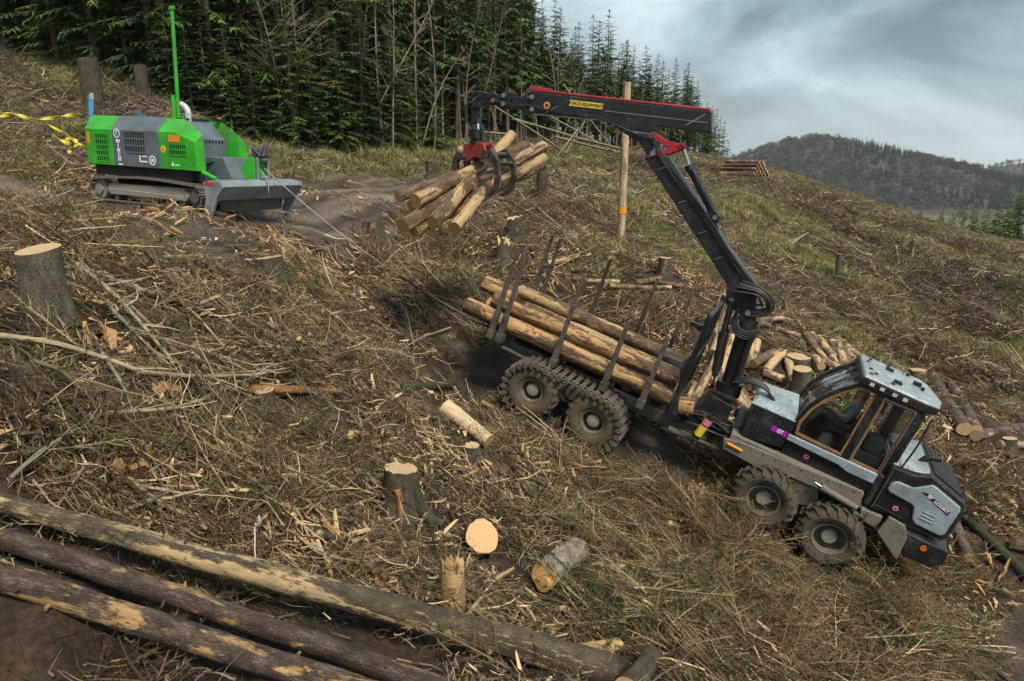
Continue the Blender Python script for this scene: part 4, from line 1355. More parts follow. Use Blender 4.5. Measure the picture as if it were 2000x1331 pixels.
Y0, Y1 = .25, 1.85
def body_block(nm, x0, x1, mat, zt=2.08, zb=.87, parent=wm, ch=.24, y0=Y0, y1=Y1):
    """hood section with sloping shoulders, seen from the end as a chamfered box"""
    m = MB()
    sec = [(y0, zb), (y0, 1.74), (y0 + ch, zt), (y1 - ch, zt), (y1, 1.74), (y1, zb)]
    m.loft([(x0, y, z) for y, z in sec], [(x1, y, z) for y, z in sec])
    return m.build(nm, mat, parent, bevel=.02)
rear = body_block('rear_hood', -4.18, -3.18, GREEN)
mid = body_block('middle_cover', -3.165, -1.50, SLATE, zt=2.085)
m = MB()
for sx in (-4.175,):
    m.box(sx - .01, sx + .002, Y0 + .3, Y1 - .3, 1.0, 1.8)
m.build('rear_grille', DARKV, wm)
def fin(y0, y1, sgn):
    """front side housing: sloping top, outer face chamfered inwards"""
    out = [(-1.485, .88), (-1.485, 2.07), (-.82, 2.07), (-.26, 1.72), (-.26, .88)]
    inn = [(x, z) for x, z in out]
    m = MB()
    ys = (y0, y1)
    oy = y0 if sgn < 0 else y1; iy = y1 if sgn < 0 else y0
    A_ = [(-1.485, oy, .88), (-1.485, oy, 1.74), (-.95, oy, 1.74), (-.30, oy, 1.55), (-.26, oy, .88)]
    B_ = [(-1.485, iy, .88), (-1.485, iy, 2.07), (-.86, iy, 2.07), (-.30, iy, 1.74), (-.26, iy, .88)]
    if sgn > 0: A_, B_ = B_, A_
    m.loft(A_, B_)
    return m.build('front_housing', GREEN, wm, bevel=.015)
f1 = fin(Y0, Y0 + .26, -1)
f2 = fin(Y1 - .26, Y1, 1)
m = MB()
m.loft([(-1.485, Y0 + .27, .88), (-1.485, Y0 + .27, 2.05), (-1.15, Y0 + .27, 2.02), (-.72, Y0 + .27, 1.62), (-.66, Y0 + .27, .88)],
       [(-1.485, Y1 - .27, .88), (-1.485, Y1 - .27, 2.05), (-1.15, Y1 - .27, 2.02), (-.72, Y1 - .27, 1.62), (-.66, Y1 - .27, .88)])
cw = m.build('front_cover', SLATE, wm, bevel=.015)
m = MB()
for k in range(9):
    y = Y0 + .38 + .1 * k
    m.box(-.735, -.712, y, y + .055, 1.42, 1.60)
    m.box(-.715, -.697, y, y + .055, 1.18, 1.34)
m.build('vent_slot', DARKV, cw)
for x0, x1, y0, y1, z0, z1 in ((-1.12, -.98, Y0 + .25, Y0 + .5, 2.03, 2.09), (-1.0, -.86, Y1 - .35, Y1 - .10, 2.07, 2.13), (-1.3, -1.15, 1.0, 1.5, 2.045, 2.10)):
    m = MB(); m.box(x0, x1, y0, y1, z0, z1)
    m.build('work_light', BLACKP, wm, bevel=.01)
# side vents: slots between bright ribs
def vent(parent, x0, x1, z0, z1, n, rows, mat):
    m = MB()
    m.box(x0, x1, Y0 - .004, Y0 - .001, z0, z1)
    o = m.build('vent', DARKV, parent)
    m = MB()
    for r_ in range(rows + 1):
        z = z0 + (z1 - z0) * r_ / rows
        m.box(x0, x1, Y0 - .012, Y0 - .0045, z - .018, z + .018)
    for k in range(n + 1):
        x = x0 + (x1 - x0) * k / n
        m.box(x - .009, x + .009, Y0 - .0118, Y0 - .0047, z0, z1)
    m.build('vent_rib', mat, o)
vent(rear, -3.78, -3.32, .96, 1.64, 6, 5, GREEN)
vent(mid, -2.70, -1.98, 1.22, 1.72, 8, 3, SLATE)
vent(f1, -1.15, -.58, 1.22, 1.48, 8, 2, GREEN)
m = MB(); m.box(-1.15, -.78, Y0 - .008, Y0 - .001, 1.52, 1.68); m.build('warning_label', ORANGEP, f1)
m = MB(); m.lathe([(.085, Y0 - .001), (.085, Y0 - .008)], 18, Matrix.Translation((-1.35, 0, 1.34))); m.m = 1
m.lathe([(.05, Y0 - .009), (.05, Y0 - .011)], 14, Matrix.Translation((-1.35, 0, 1.34)))
m.build('warning_decal', [YELLOWP, ORANGEP], f1)
m = MB(); m.prism([(-1.12, .97), (-1.02, .97), (-1.07, 1.06)], Y0 - .006, Y0 - .001); m.box(-1.0, -.84, Y0 - .006, Y0 - .001, .975, 1.0); m.build('small_print', WHITEP, f1)
m = MB(); m.box(-4.10, -4.0, Y0 - .006, Y0 - .001, 1.38, 1.66); m.build('warning_label', ORANGEP, rear)
m = MB(); m.ring([(.115, Y0 - .006), (.115, Y0 - .001), (.09, Y0 - .001), (.09, Y0 - .006)], 24, Matrix.Translation((-2.97, 0, 1.66)))
m.build('emblem', WHITEP, mid)
text('emblem_lettering', 'T', .16, WHITEP, mid, face_near(-2.97, Y0 - .004, 1.66), bold=.004)
for k, ch_ in enumerate('WINCH'):
    text('lettering', ch_, .135, WHITEP, mid, face_near(-2.95, Y0 - .004, 1.46 - .108 * k), bold=.005)
m = MB(); m.box(-3.0, -2.86, Y0 - .005, Y0 - .001, .895, .935); m.build('small_print', WHITEP, mid)
m = MB(); m.ring([(.115, Y0 - .006), (.115, Y0 - .001), (.085, Y0 - .001), (.085, Y0 - .006)], 24, Matrix.Translation((-1.76, 0, 1.06)))
m.box(-1.80, -1.72, Y0 - .006, Y0 - .001, 1.02, 1.10)
m.build('emblem', WHITEP, mid)
m = MB(); m.box(-2.22, -1.94, Y0 - .006, Y0 - .001, 1.0, 1.035); m.box(-2.22, -2.18, Y0 - .006, Y0 - .001, 1.035, 1.16); m.box(-2.12, -1.94, Y0 - .006, Y0 - .001, 1.13, 1.155)
m.build('type_plate', WHITEP, mid)
m = MB(); m.box(-2.75, -2.55, .55, .8, 2.09, 2.16); m.box(-2.72, -2.69, .52, .8, 2.16, 2.22); m.build('roof_bracket', SLATE, wm)
m = MB()
m.box(-4.05, -.6, Y0 + .1, Y1 - .1, .62, .868)
m.box(-3.6, -.9, Y0 + .35, Y1 - .35, .3, .62)
m.build('chassis', DARKV, wm, bevel=.02)
# mast, exhaust, beacon
m = MB()
m.tube([(-1.55, .92, 2.05), (-1.50, .92, 4.6)], .045, 12)
m.tube([(-1.56, .80, 2.05), (-1.555, .80, 2.62)], .05, 10)
m.tube([(-1.555, .80, 2.5), (-1.55, .92, 2.5)], .03, 8)
m.tube([(-1.50, .92, 4.55), (-1.50, .92, 4.62)], .07, 10)
m.tube([(-1.58, .92, 4.60), (-1.42, .92, 4.60)], .03, 8)
m.build('mast', GREEN, wm, smooth=40)
m = MB()
m.tube(smooth_path([(-1.28, .98, 2.02), (-1.28, .98, 2.26), (-1.36, .98, 2.36), (-1.50, .98, 2.42)], 2), .075, 14)
m.build('exhaust', EXHW, wm, smooth=50)
m = MB(); m.tube([(-.98, Y1 - .2, 2.07), (-.98, Y1 - .2, 2.17)], .06, 12); m.build('beacon', AMBER, wm, smooth=40)
# crawlers
def crawler(y0, y1):
    tk = empty('crawler_track', Matrix.Translation((0, (y0 + y1) / 2, 0)), wm)
    hw = (y1 - y0) / 2
    c0, c1, r = (-3.62, .27), (-.22, .29), .27
    pts = []
    span = c1[0] - c0[0]; arc = math.pi * r; tot = 2 * (span + arc)
    n = 46
    m = MB()
    m.box(-.078, .078, -hw, hw, -.012, .008)
    m.box(-.074, -.054, -hw, hw, .008, .035)
    m.box(.01, .026, -hw, hw, .008, .028)
    pmz = m.mesh('track_plate', TRK)
    for i in range(n):
        s_ = tot * i / n
        if s_ < span: x, z, a = c0[0] + s_, c0[1] + r + .13 * math.sin(math.pi * s_ / span) * .6, 0
        elif s_ < span + arc:
            a = (s_ - span) / r; x, z = c1[0] + math.sin(a) * r, c1[1] + math.cos(a) * r
        elif s_ < 2 * span + arc: x, z, a = c1[0] - (s_ - span - arc), c1[1] - r, math.pi
        else:
            a = math.pi + (s_ - 2 * span - arc) / r; x, z = c0[0] + math.sin(a) * r, c0[1] + math.cos(a) * r
        link_mesh('track_plate', pmz, tk, Matrix.Translation((x, 0, z)) @ Matrix.Rotation(a, 4, 'Y'))
    m = MB()
    m.prism([(-3.25, .16), (-.55, .16), (-.42, .30), (-.62, .46), (-3.2, .44), (-3.35, .3)], -hw * .62, hw * .62)
    m.prism([(-3.2, .17), (-.6, .17), (-.6, .28), (-3.2, .33)], -hw * .8, -hw * .625)
    m.build('track_frame', TRKIN, tk, bevel=.02)
    for x in (-3.62, -.22):
        m = MB()
        m.lathe([(.235, -hw * .5), (.24, -hw * .35), (.24, hw * .35), (.235, hw * .5)], 26, Matrix.Translation((x, 0, .28)))
        for k in range(13):
            a = 2 * math.pi * k / 13
            m.box(.20, .262, -.03, .03, -.02, .02, Matrix.Translation((x, 0, .28)) @ Matrix.Rotation(a, 4, 'Y'))
        m.lathe([(.13, -hw * .5), (.125, -hw * .72), (.0, -hw * .73)], 20, Matrix.Translation((x, 0, .28)))
        m.build('sprocket', TRKIN if x < -3 else TRK, tk, smooth=35)
    for k in range(6):
        m = MB(); xx = -3.0 + .46 * k
        m.lathe([(.085, -hw * .6), (.085, hw * .6)], 16, Matrix.Translation((xx, 0, .125)))
        m.build('track_roller', TRK, tk, smooth=40)
crawler(.02, .47)
crawler(1.65, 2.10)
# blade: sloping top plate, vertical face, cheek plates running down to the ground
m = MB()
prof = [(.36, .70), (.62, .74), (.84, .70), (.90, .60), (.80, .44), (.70, .28), (.62, .26), (.52, .40)]
m.prism(prof, -.05, 2.42)
bl = m.build('blade', BLADEM, wm, bevel=.015)
for y in (-.12, 2.422):
    m = MB(); m.prism([(.30, .68), (.86, .70), (.92, .58), (.72, .36), (.50, -.10), (.24, -.10), (.36, .32)], y, y + .068)
    m.build('blade_cheek', BLADEM, wm, bevel=.01)
m = MB(); m.prism([(.44, .50), (.56, .26), (.48, -.02), (.40, -.02), (.34, .30)], .25, 2.15); m.build('blade_back', TRK, wm, bevel=.02)
m = MB(); m.prism([(.36, .60), (.64, .62), (.64, .69), (.36, .68)], -.128, -.121); m.build('red_reflector', REDP, bl)
for y in (.35, 2.0):
    m = MB(); m.tube([(-.2, y, .86), (.22, y, .72)], .055, 10)
    bc = m.build('blade_cylinder', GREEN, wm, smooth=40)
    m = MB(); m.tube([(.22, y, .72), (.46, y, .64)], .03, 8)
    m.build('blade_rod', CHROME, bc, smooth=40)
# winch drum box and rope guide in front
m = MB()
m.prism([(-.62, .60), (-.62, 1.22), (.05, 1.22), (.30, .74), (.30, .60)], .75, 2.0)
m.box(-.75, -.50, .55, 1.5, .60, .85)
m.build('drum_box', SLATE, wm, bevel=.015)
m = MB()
m.tube([(-.4, .60, .98), (-.1, .62, 1.12)], .02, 8); m.tube([(-.75, .5, .95), (-.05, .9, 1.18)], .018, 8)
m.build('drum_box_pipe', RUBBER, wm)
m = MB()
m.prism([(.20, .72), (.22, 1.05), (.42, 1.25), (.60, 1.25), (.60, .72)], 1.15, 1.62)
m.tube([(.18, 1.38, .95), (.10, 1.38, .95)], .12, 14)
m.build('rope_guide', GREEN, wm, bevel=.012)
for a_, b_ in (((.66, 1.22, .72), (.66, 1.22, 1.26)), ((.66, 1.56, .72), (.66, 1.56, 1.26)), ((.66, 1.27, .78), (.66, 1.51, .78)), ((.66, 1.27, 1.20), (.66, 1.51, 1.20))):
    m = MB(); m.tube([a_, b_], .044, 10)
    m.build('guide_roller', STEEL, wm, smooth=40)
m = MB()
rr_ = random.Random(5)
for k in range(7):
    p = [(.60 + rr_.uniform(-.1, .15), 1.35 + rr_.uniform(-.2, .2), 1.26), (.62 + rr_.uniform(-.15, .15), 1.35 + rr_.uniform(-.2, .2), 1.52 + rr_.uniform(-.05, .1)), (.72 + rr_.uniform(-.1, .1), 1.38 + rr_.uniform(-.15, .15), 1.28)]
    m.tube(smooth_path(p, 2), .035, 7)
m.build('rope_coil', paint('dark_rope', (.035, .035, .04), .7, dirt=.2), wm, smooth=60)

# ropes and slings: each lies loose, so each is a thing
ROPE = plain('wire_rope_steel', (0.26, 0.245, 0.225), 0.5, .3)
a_ = wp(.70, 1.40, 1.0); b_ = fw(-2.35, 0, 1.1)
pts = []
for i in range(41):
    t_ = i / 40
    p = a_ * (1 - t_) + b_ * t_
    p = p - np.array([0, 0, .35 * 4 * t_ * (1 - t_)])
    g_ = H1(p[0], p[1]) + .06
    if p[2] < g_: p[2] = g_
    pts.append(p)
m = MB(); m.tube(pts, .014, 6)
o = m.build('winch_rope', ROPE, smooth=60)
tag(o, 'tight steel winch rope running from the green machine down the slope to the forwarder', 'wire rope')
m = MB()
for i in range(23, 39):
    p = Vector(pts[i]); q = Vector(pts[i + 1])
    n_ = 5
    for j in range(n_):
        c_ = p.lerp(q, (j + .5) / n_)
        d_ = (q - p).normalized()
        sd_ = d_.cross(Vector((0, 0, 1))).normalized() if j % 2 else Vector((0, 0, 1))
        m.tube([c_ - d_ * .045 - sd_ * .022, c_ + d_ * .045 - sd_ * .022, c_ + d_ * .045 + sd_ * .022, c_ - d_ * .045 + sd_ * .022, c_ - d_ * .045 - sd_ * .022], .012, 5)
o = m.build('chain', paint('dark_chain', (.06, .055, .05), .5, .5, dirt=.4))
tag(o, 'dark link chain at the lower end of the winch rope, near the load', 'chain')
q0 = wp(.68, 1.30, .95); q3 = gp(560, 417, .05)
pts2 = smooth_path([tuple(q0), tuple(wp(.92, 1.28, .70)), tuple(wp(.98, 1.2, .3)), tuple(gp(530, 408, .10)), tuple(q3)], 3)
m = MB(); m.tube(pts2, .014, 6)
o = m.build('slack_rope', ROPE, smooth=60)
tag(o, 'slack pale rope hanging over the blade to a shackle on the grass', 'rope')
m = MB()
m.tube([(-.14, 0, 0), (.02, 0, 0)], .045, 10); m.tube([(.0, -.05, 0), (.12, -.055, 0), (.17, 0, 0), (.12, .055, 0), (.0, .05, 0)], .018, 8)
o = m.build('shackle', paint('blue_grey_shackle', (.12, .15, .19), .4, .5, dirt=.2), smooth=50, M=Matrix.Translation(q3) @ Matrix.Rotation(R(-30), 4, 'Z'))
tag(o, 'grey blue rope shackle lying on the grass in front of the blade', 'shackle')
YEL = plain('yellow_webbing', (0.62, 0.52, 0.05), 0.7, var=.2)
BLU = plain('blue_webbing', (0.06, 0.30, 0.55), 0.6, var=.1)
def ribbon(name, pts, wd, mat, twist, lab, cat, grp=None):
    pth = smooth_path([tuple(p) for p in pts], 2, 6)
    m = MB(); v = []; f = []
    for i, p in enumerate(pth):
        t_ = (pth[min(i + 1, len(pth) - 1)] - pth[max(i - 1, 0)]).normalized()
        s_ = t_.cross(Vector((0, 0, 1)))
        s_ = s_.normalized() if s_.length > .1 else Vector((1, 0, 0))
        u_ = s_.cross(t_)
        a = twist * i * .35
        d_ = s_ * math.sin(a) + u_ * math.cos(a)
        nn = t_.cross(d_) * .004
        v += [p + d_ * wd / 2 + nn, p - d_ * wd / 2 + nn, p - d_ * wd / 2 - nn, p + d_ * wd / 2 - nn]
    for i in range(len(pth) - 1):
        a, b = 4 * i, 4 * i + 4
        for k in range(4):
            f.append((a + k, a + (k + 1) % 4, b + (k + 1) % 4, b + k))
    f += [(0, 1, 2, 3), (4 * len(pth) - 1, 4 * len(pth) - 2, 4 * len(pth) - 3, 4 * len(pth) - 4)]
    m.add(v, f)
    o = m.build(name, mat, smooth=50)
    tag(o, lab, cat, grp)
dS = 17.6
st = lambda px, py, d=dS: P(px, py, d)
ribbon('sling', [st(-40, 232, 18.4), st(0, 228, 18.2), st(30, 222, 18.1), st(60, 234, 18), st(95, 232, 17.9), st(125, 226, 17.9), st(158, 224)], .09, YEL, 1.1, 'upper twisted yellow sling pulled taut from the left edge to the blue strap', 'sling')
ribbon('sling', [st(-40, 224, 18.3), st(10, 220, 18.2), st(35, 226, 18.1), st(70, 238, 18), st(90, 240, 18), st(105, 250, 17.9), st(130, 262), st(150, 280), st(168, 287)], .06, YEL, .8, 'thin yellow sling sagging from the taut one to the machine', 'sling')
ribbon('sling', [st(102, 265), st(122, 275), st(138, 284), st(128, 272), st(146, 270), st(152, 282), st(140, 290), st(134, 299)], .09, YEL, .9, 'crumpled yellow sling knot hanging behind the green hood', 'sling')
ribbon('sling', [wp(-4.15, .5, 2.5), wp(-4.17, .48, 2.2), wp(-4.20, .46, 1.9), wp(-4.16, .42, 1.7)], .12, BLU, .1, 'short bright blue strap on the rear end of the winch machine', 'strap')
m = MB(); m.tube([wp(-4.16, .52, 2.46), wp(-4.14, .53, 2.62)], .05, 8); m.tube([wp(-4.20, .52, 2.55), wp(-4.27, .53, 2.50)], .035, 8)
o = m.build('hook', paint('pale_hook', (.5, .48, .42), .5, .3, dirt=.2), smooth=50)
tag(o, 'pale sling hook standing up behind the green rear hood', 'hook')
# ------------------------------------------------------------------ logs and stumps
CUT = cutwood('sawn_face_x', (0.50, 0.33, 0.16), (0.33, 0.18, 0.07))
CUTZ = cutwood('sawn_face_z', (0.50, 0.35, 0.19), (0.33, 0.20, 0.09), 'Z')
CUTORANGE = cutwood('orange_sawn_face', (0.56, 0.33, 0.11), (0.34, 0.15, 0.035))
B_LOAD = bark('stripped_load_log', ((.045, .026, .016), (.12, .068, .036), (.23, .135, .07)), (0.46, 0.265, 0.105), 0.58, stretch=.14)
B_HELD = bark('half_stripped_log', ((.04, .024, .015), (.125, .077, .044), (.26, .165, .095)), (0.43, 0.285, 0.14), 0.54, stretch=.16)
B_DARK = bark('dark_bark', ((.013, .008, .006), (.060, .036, .025), (.16, .112, .082)), (0.36, 0.22, 0.085), 0.42, moss=.1, stretch=.3)
B_PALE = bark('pale_peeled_log', ((.026, .020, .012), (.066, .05, .03), (.14, .11, .06)), (0.39, 0.275, 0.135), 0.42, moss=.12, stretch=.13)
B_RED = bark('reddish_bark', ((.045, .027, .022), (.11, .068, .052), (.22, .145, .11)), (0.48, 0.33, 0.20), 0.35)
B_PILE = bark('pile_log', ((.06, .038, .024), (.16, .10, .06), (.29, .19, .115)), (0.50, 0.34, 0.18), 0.58)
B_MOSSY = bark('mossy_log', ((.03, .026, .013), (.06, .055, .024), (.11, .09, .045)), (0.33, 0.24, 0.12), 0.3, moss=.8)
B_BIRCH = bark('silver_bark', ((.095, .078, .055), (.25, .21, .155), (.45, .40, .31)), (0.5, 0.36, 0.18), 0.25)
SPLIT = bark('split_wood', ((.20, .12, .05), (.36, .22, .09), (.50, .33, .15)), (0.55, 0.36, 0.16), 0.5)
B_ORANGE = bark('orange_heart_wood', ((.14, .055, .018), (.33, .145, .048), (.5, .25, .09)), (0.55, 0.36, 0.17), 0.4)
B_FRESH = bark('fresh_peeled_log', ((.16, .10, .05), (.32, .22, .12), (.45, .33, .2)), (0.58, 0.43, 0.25), 0.8, stretch=.15)
STUMPB = bark('stump_bark', ((.03, .023, .016), (.072, .056, .038), (.13, .105, .07)), (0.36, 0.22, 0.11), 0.28, moss=.3, up=True, stretch=.25)
STUMPG = bark('grey_stump_bark', ((.045, .037, .026), (.10, .082, .056), (.17, .145, .10)), (0.34, 0.24, 0.13), 0.2, moss=.35, up=True, stretch=.25)
def log_mesh(L_, r0, r1, seed, mats, bend=0.02, n=16, m=18, rough=.05, taper_tip=False, knots=0):
    """round timber along +X from 0 to L_, not quite straight, not quite round, sawn square at both ends"""
    rs = random.Random(seed)
    b1, b2 = rs.uniform(-1, 1) * bend * L_, rs.uniform(-1, 1) * bend * L_
    ph = [rs.uniform(0, 6.28) for _ in range(6)]
    v = []; f = []
    for i in range(m + 1):
        t_ = i / m
        x = L_ * t_
        r = r0 + (r1 - r0) * t_
        cy, cz = b1 * math.sin(math.pi * t_), b2 * math.sin(math.pi * t_)
        for k in range(n):
            a = 2 * math.pi * k / n
            q = r * (1 + rough * math.sin(2 * a + ph[0]) + rough * .7 * math.sin(3 * a + ph[1] + 2 * t_) + rough * .8 * math.sin(5 * t_ * L_ + ph[2] + a) + rough * .8 * rs.uniform(-1, 1))
            v.append((x, cy + q * math.cos(a), cz + q * math.sin(a)))
    for i in range(m):
        for k in range(n):
            f.append((i * n + k, (i + 1) * n + k, (i + 1) * n + (k + 1) % n, i * n + (k + 1) % n))
    mb = MB()
    mb.add(v, f)
    # sawn ends, slightly dished fan so the face reads as its own surface
    mb.m = 1
    for base, sg in ((0, 1), (m * n, -1)):
        c_ = tuple(sum(v[base + k][j] for k in range(n)) / n for j in range(3))
        ring_ = [v[base + k] for k in range(n)]
        mb.add([c_] + ring_, [((0, 1 + k, 1 + (k + 1) % n) if sg > 0 else (0, 1 + (k + 1) % n, 1 + k)) for k in range(n)])
    if knots:
        mb.m = 0
        for _ in range(knots):
            t_ = rs.uniform(.08, .92); a = rs.uniform(0, 6.28); r = r0 + (r1 - r0) * t_
            p = Vector((L_ * t_, b1 * math.sin(math.pi * t_), b2 * math.sin(math.pi * t_)))
            d_ = Vector((rs.uniform(-.3, .3), math.cos(a), math.sin(a)))
            mb.tube([p + d_ * r * .9, p + d_ * (r * 1.0 + rs.uniform(.015, .05))], [r * .16, r * .10], 6)
    return mb.mesh('log', mats, 50)
_seed = [100]
LOGSEG = []
def log(a, b, r0, r1, mats, label, cat='log', group=None, name='log', bend=.012, n=16, m=18, rough=.05, knots=6):
    a = Vector(a); b = Vector(b)
    _seed[0] += 1
    LOGSEG.append((a.x, a.y, b.x, b.y, max(r0, r1), min(a.z, b.z)))
    me = log_mesh((b - a).length, r0, r1, _seed[0], mats, bend, n, m, rough, knots=knots)
    o = link_mesh(name, me, None, along(a, b, rnd.uniform(0, 6.28)))
    return tag(o, label, cat, group)
def glog(p, q, r0, r1, mats, label, sink=1.25, **k):
    """log lying on the ground between two places of the photograph"""
    return log(gp(*p, r0 * sink + .03), gp(*q, r1 * sink + .03), r0, r1, mats, label, **k)

# the load in the bunk
LM = [B_LOAD, CUT]
for y, z, r, x0, x1, lab in [
    (-.90, 1.72, .185, -3.02, 2.03, 'thick pale stripped log on the near side of the forwarder load'),
    (-.53, 1.70, .165, -2.62, 2.02, 'reddish log in the bottom layer of the load, second from the near side'),
    (-.18, 1.70, .165, -2.8, 2.0, 'stripped log in the bottom layer near the middle of the bunk'),
    (.18, 1.70, .165, -2.7, 1.98, 'stripped log in the bottom layer just beyond the middle of the bunk'),
    (.55, 1.70, .165, -2.9, 1.95, 'log in the bottom layer toward the far stakes'),
    (.92, 1.72, .18, -3.10, 1.95, 'log against the far stakes of the bunk'),
    (-.56, 2.00, .15, -2.55, 2.0, 'stripped log in the second layer of the load, nearest the camera'),
    (-.16, 1.99, .15, -1.9, 2.02, 'reddish log in the second layer at the middle of the load'),
    (.22, 2.02, .18, -3.2, 2.0, 'stripped log with its end sticking out highest at the uphill end of the load'),
    (.64, 2.0, .16, -2.5, 1.9, 'upper log at the far side of the load'),
    (.02, 2.28, .14, -2.2, 1.96, 'thin reddish log lying on top of the load')]:
    log(fw(x0, y, z), fw(x1, y + rnd.uniform(-.03, .03), z + .02), r * 1.04, r * .94, LM if lab.startswith(('thick', 'strip')) else [B_HELD if 'reddish' in lab else B_LOAD, CUT], lab, group='logs loaded on the forwarder', knots=9, m=26, bend=.006)
log(fw(2.22, -.72, 1.62), fw(2.5, -.70, 1.70), .2, .2, LM, 'short log butt sticking out in front of the headboard', group='logs loaded on the forwarder')
# the bundle in the grapple: lower left ends nearer the camera
HM = [B_HELD, CUTORANGE]
for k, (a, b, r0, r1, lab) in enumerate([
    ((776, 384, 14.8), (1052, 296, 17.3), .125, .115, 'highest thin log at the left end of the grapple bundle'),
    ((812, 394, 14.6), (1030, 286, 17.4), .17, .135, 'thick log under the left claw whose far end sticks up highest'),
    ((806, 408, 15.0), (1036, 290, 17.7), .175, .145, 'log with a dark sawn face tucked under the thick one in the grapple'),
    ((788, 441, 14.5), (1062, 286, 17.4), .17, .145, 'long log lying lowest left in the grapple bundle'),
    ((846, 436, 14.4), (1000, 264, 17.3), .155, .125, 'bright log crossing over the front of the grapple bundle'),
    ((808, 453, 14.7), (1060, 322, 17.4), .145, .14, 'brown log at the bottom of the bundle with an orange end'),
    ((888, 446, 14.6), (992, 300, 16.9), .15, .135, 'steep short log hanging lowest right in the grapple'),
    ((925, 392, 15.4), (1062, 308, 17.4), .135, .125, 'log at the right flank of the grapple bundle'),
    ((925, 378, 15.7), (1050, 326, 17.6), .125, .12, 'dark log under the right flank of the grapple bundle')]):
    log(P(*a), P(*b), r0, r1, HM, lab, group='logs held in the grapple', bend=.012, knots=7)

# three long logs across the foreground
log(gp(-90, 958, .10), gp(1190, 1308, .10), .075, .175, [B_PALE, CUT], 'long half peeled log, uppermost of the three in the foreground', group='long logs in the foreground', m=40, n=22, bend=.004, knots=12)
log(gp(-90, 1022, .13), gp(880, 1350, .12), .092, .10, [B_DARK, CUT], 'dark barked log in the middle of the three in the foreground', group='long logs in the foreground', m=36, n=22, bend=.004, knots=12)
log(gp(-90, 1096, .16), gp(760, 1368, .16), .112, .12, [B_DARK, CUT], 'dark flaking log lowest of the three in the foreground', group='long logs in the foreground', m=36, n=22, bend=.004, knots=12)

PM = [B_PILE, CUT]
# single pieces on the slope
glog((870, 795), (955, 862), .15, .13, [B_FRESH, CUT], 'short pale log piece above the small stump')
glog((478, 760), (665, 764), .075, .05, [B_ORANGE, CUTORANGE], 'orange splintered pole lying in the brash on the left')
glog((606, 659), (738, 661), .07, .055, [B_ORANGE, CUTORANGE], 'thin orange pole lying level above the other one')
glog((770, 756), (885, 748), .10, .08, [B_MOSSY, CUT], 'mossy rotten branch left of the rear wheels')
glog((1062, 1124), (1128, 1072), .18, .17, [B_BIRCH, CUTORANGE], 'short silver barked log split along one side')
glog((1060, 1142), (1140, 1082), .10, .09, [B_ORANGE, CUTORANGE], 'orange split half leaning on the silver log')
glog((1130, 1078), (1345, 1068), .085, .075, [B_PALE, CUT], 'long peeled pole running right from the silver log')
glog((1190, 1056), (1345, 1052), .05, .04, [B_DARK, CUT], 'thin dark pole behind the peeled pole')
glog((1085, 1285), (1208, 1258), .10, .07, [SPLIT, CUT], 'splintered pale slab near the end of the long peeled log')
glog((1222, 1350), (1275, 1282), .13, .11, [B_PALE, CUT], 'grey log butt at the bottom edge')
glog((940, 786), (965, 798), .05, .05, [SPLIT, CUT], 'small pale chunk beside the short pale log')
# round sawn face looking at the camera
ctr = gp(941, 1062, .18)
dv = (CAMPOS - ctr); dv /= np.linalg.norm(dv)
a_ = ctr + dv * .20 + np.array([0, 0, .12])
b_ = ctr - dv * .45 + np.array([-.1, 0, -.10])
o = log(a_, b_, .225, .23, [B_DARK, cutwood('fresh_sawn_face', (0.60, 0.37, 0.18), (0.46, 0.24, 0.09))], 'log butt with a big fresh oval sawn face turned to the camera', rough=.05, n=26)
o.scale = (1, 1, 1)

# right of the cab
glog((1822, 736), (1884, 838), .17, .18, [B_RED, CUT], 'left of the two parallel reddish logs right of the cab', group='parallel logs right of the cab')
glog((1856, 752), (1907, 842), .145, .155, [B_RED, CUT], 'right of the two parallel reddish logs right of the cab', group='parallel logs right of the cab')
glog((1905, 852), (2040, 832), .14, .14, [B_RED, CUT], 'reddish log running out of the right edge')
glog((1950, 868), (2050, 872), .10, .10, [B_BIRCH, CUT], 'grey log end beside the small stump at the right edge')
glog((1866, 1025), (1893, 1090), .11, .12, [B_RED, CUT], 'short reddish log in front of the engine cover')
glog((1884, 1010), (2010, 1130), .09, .12, [B_MOSSY, CUT], 'long mossy pole running down to the right edge')
glog((1978, 1060), (2040, 1075), .12, .12, [B_RED, CUT], 'brown log butt at the right edge')
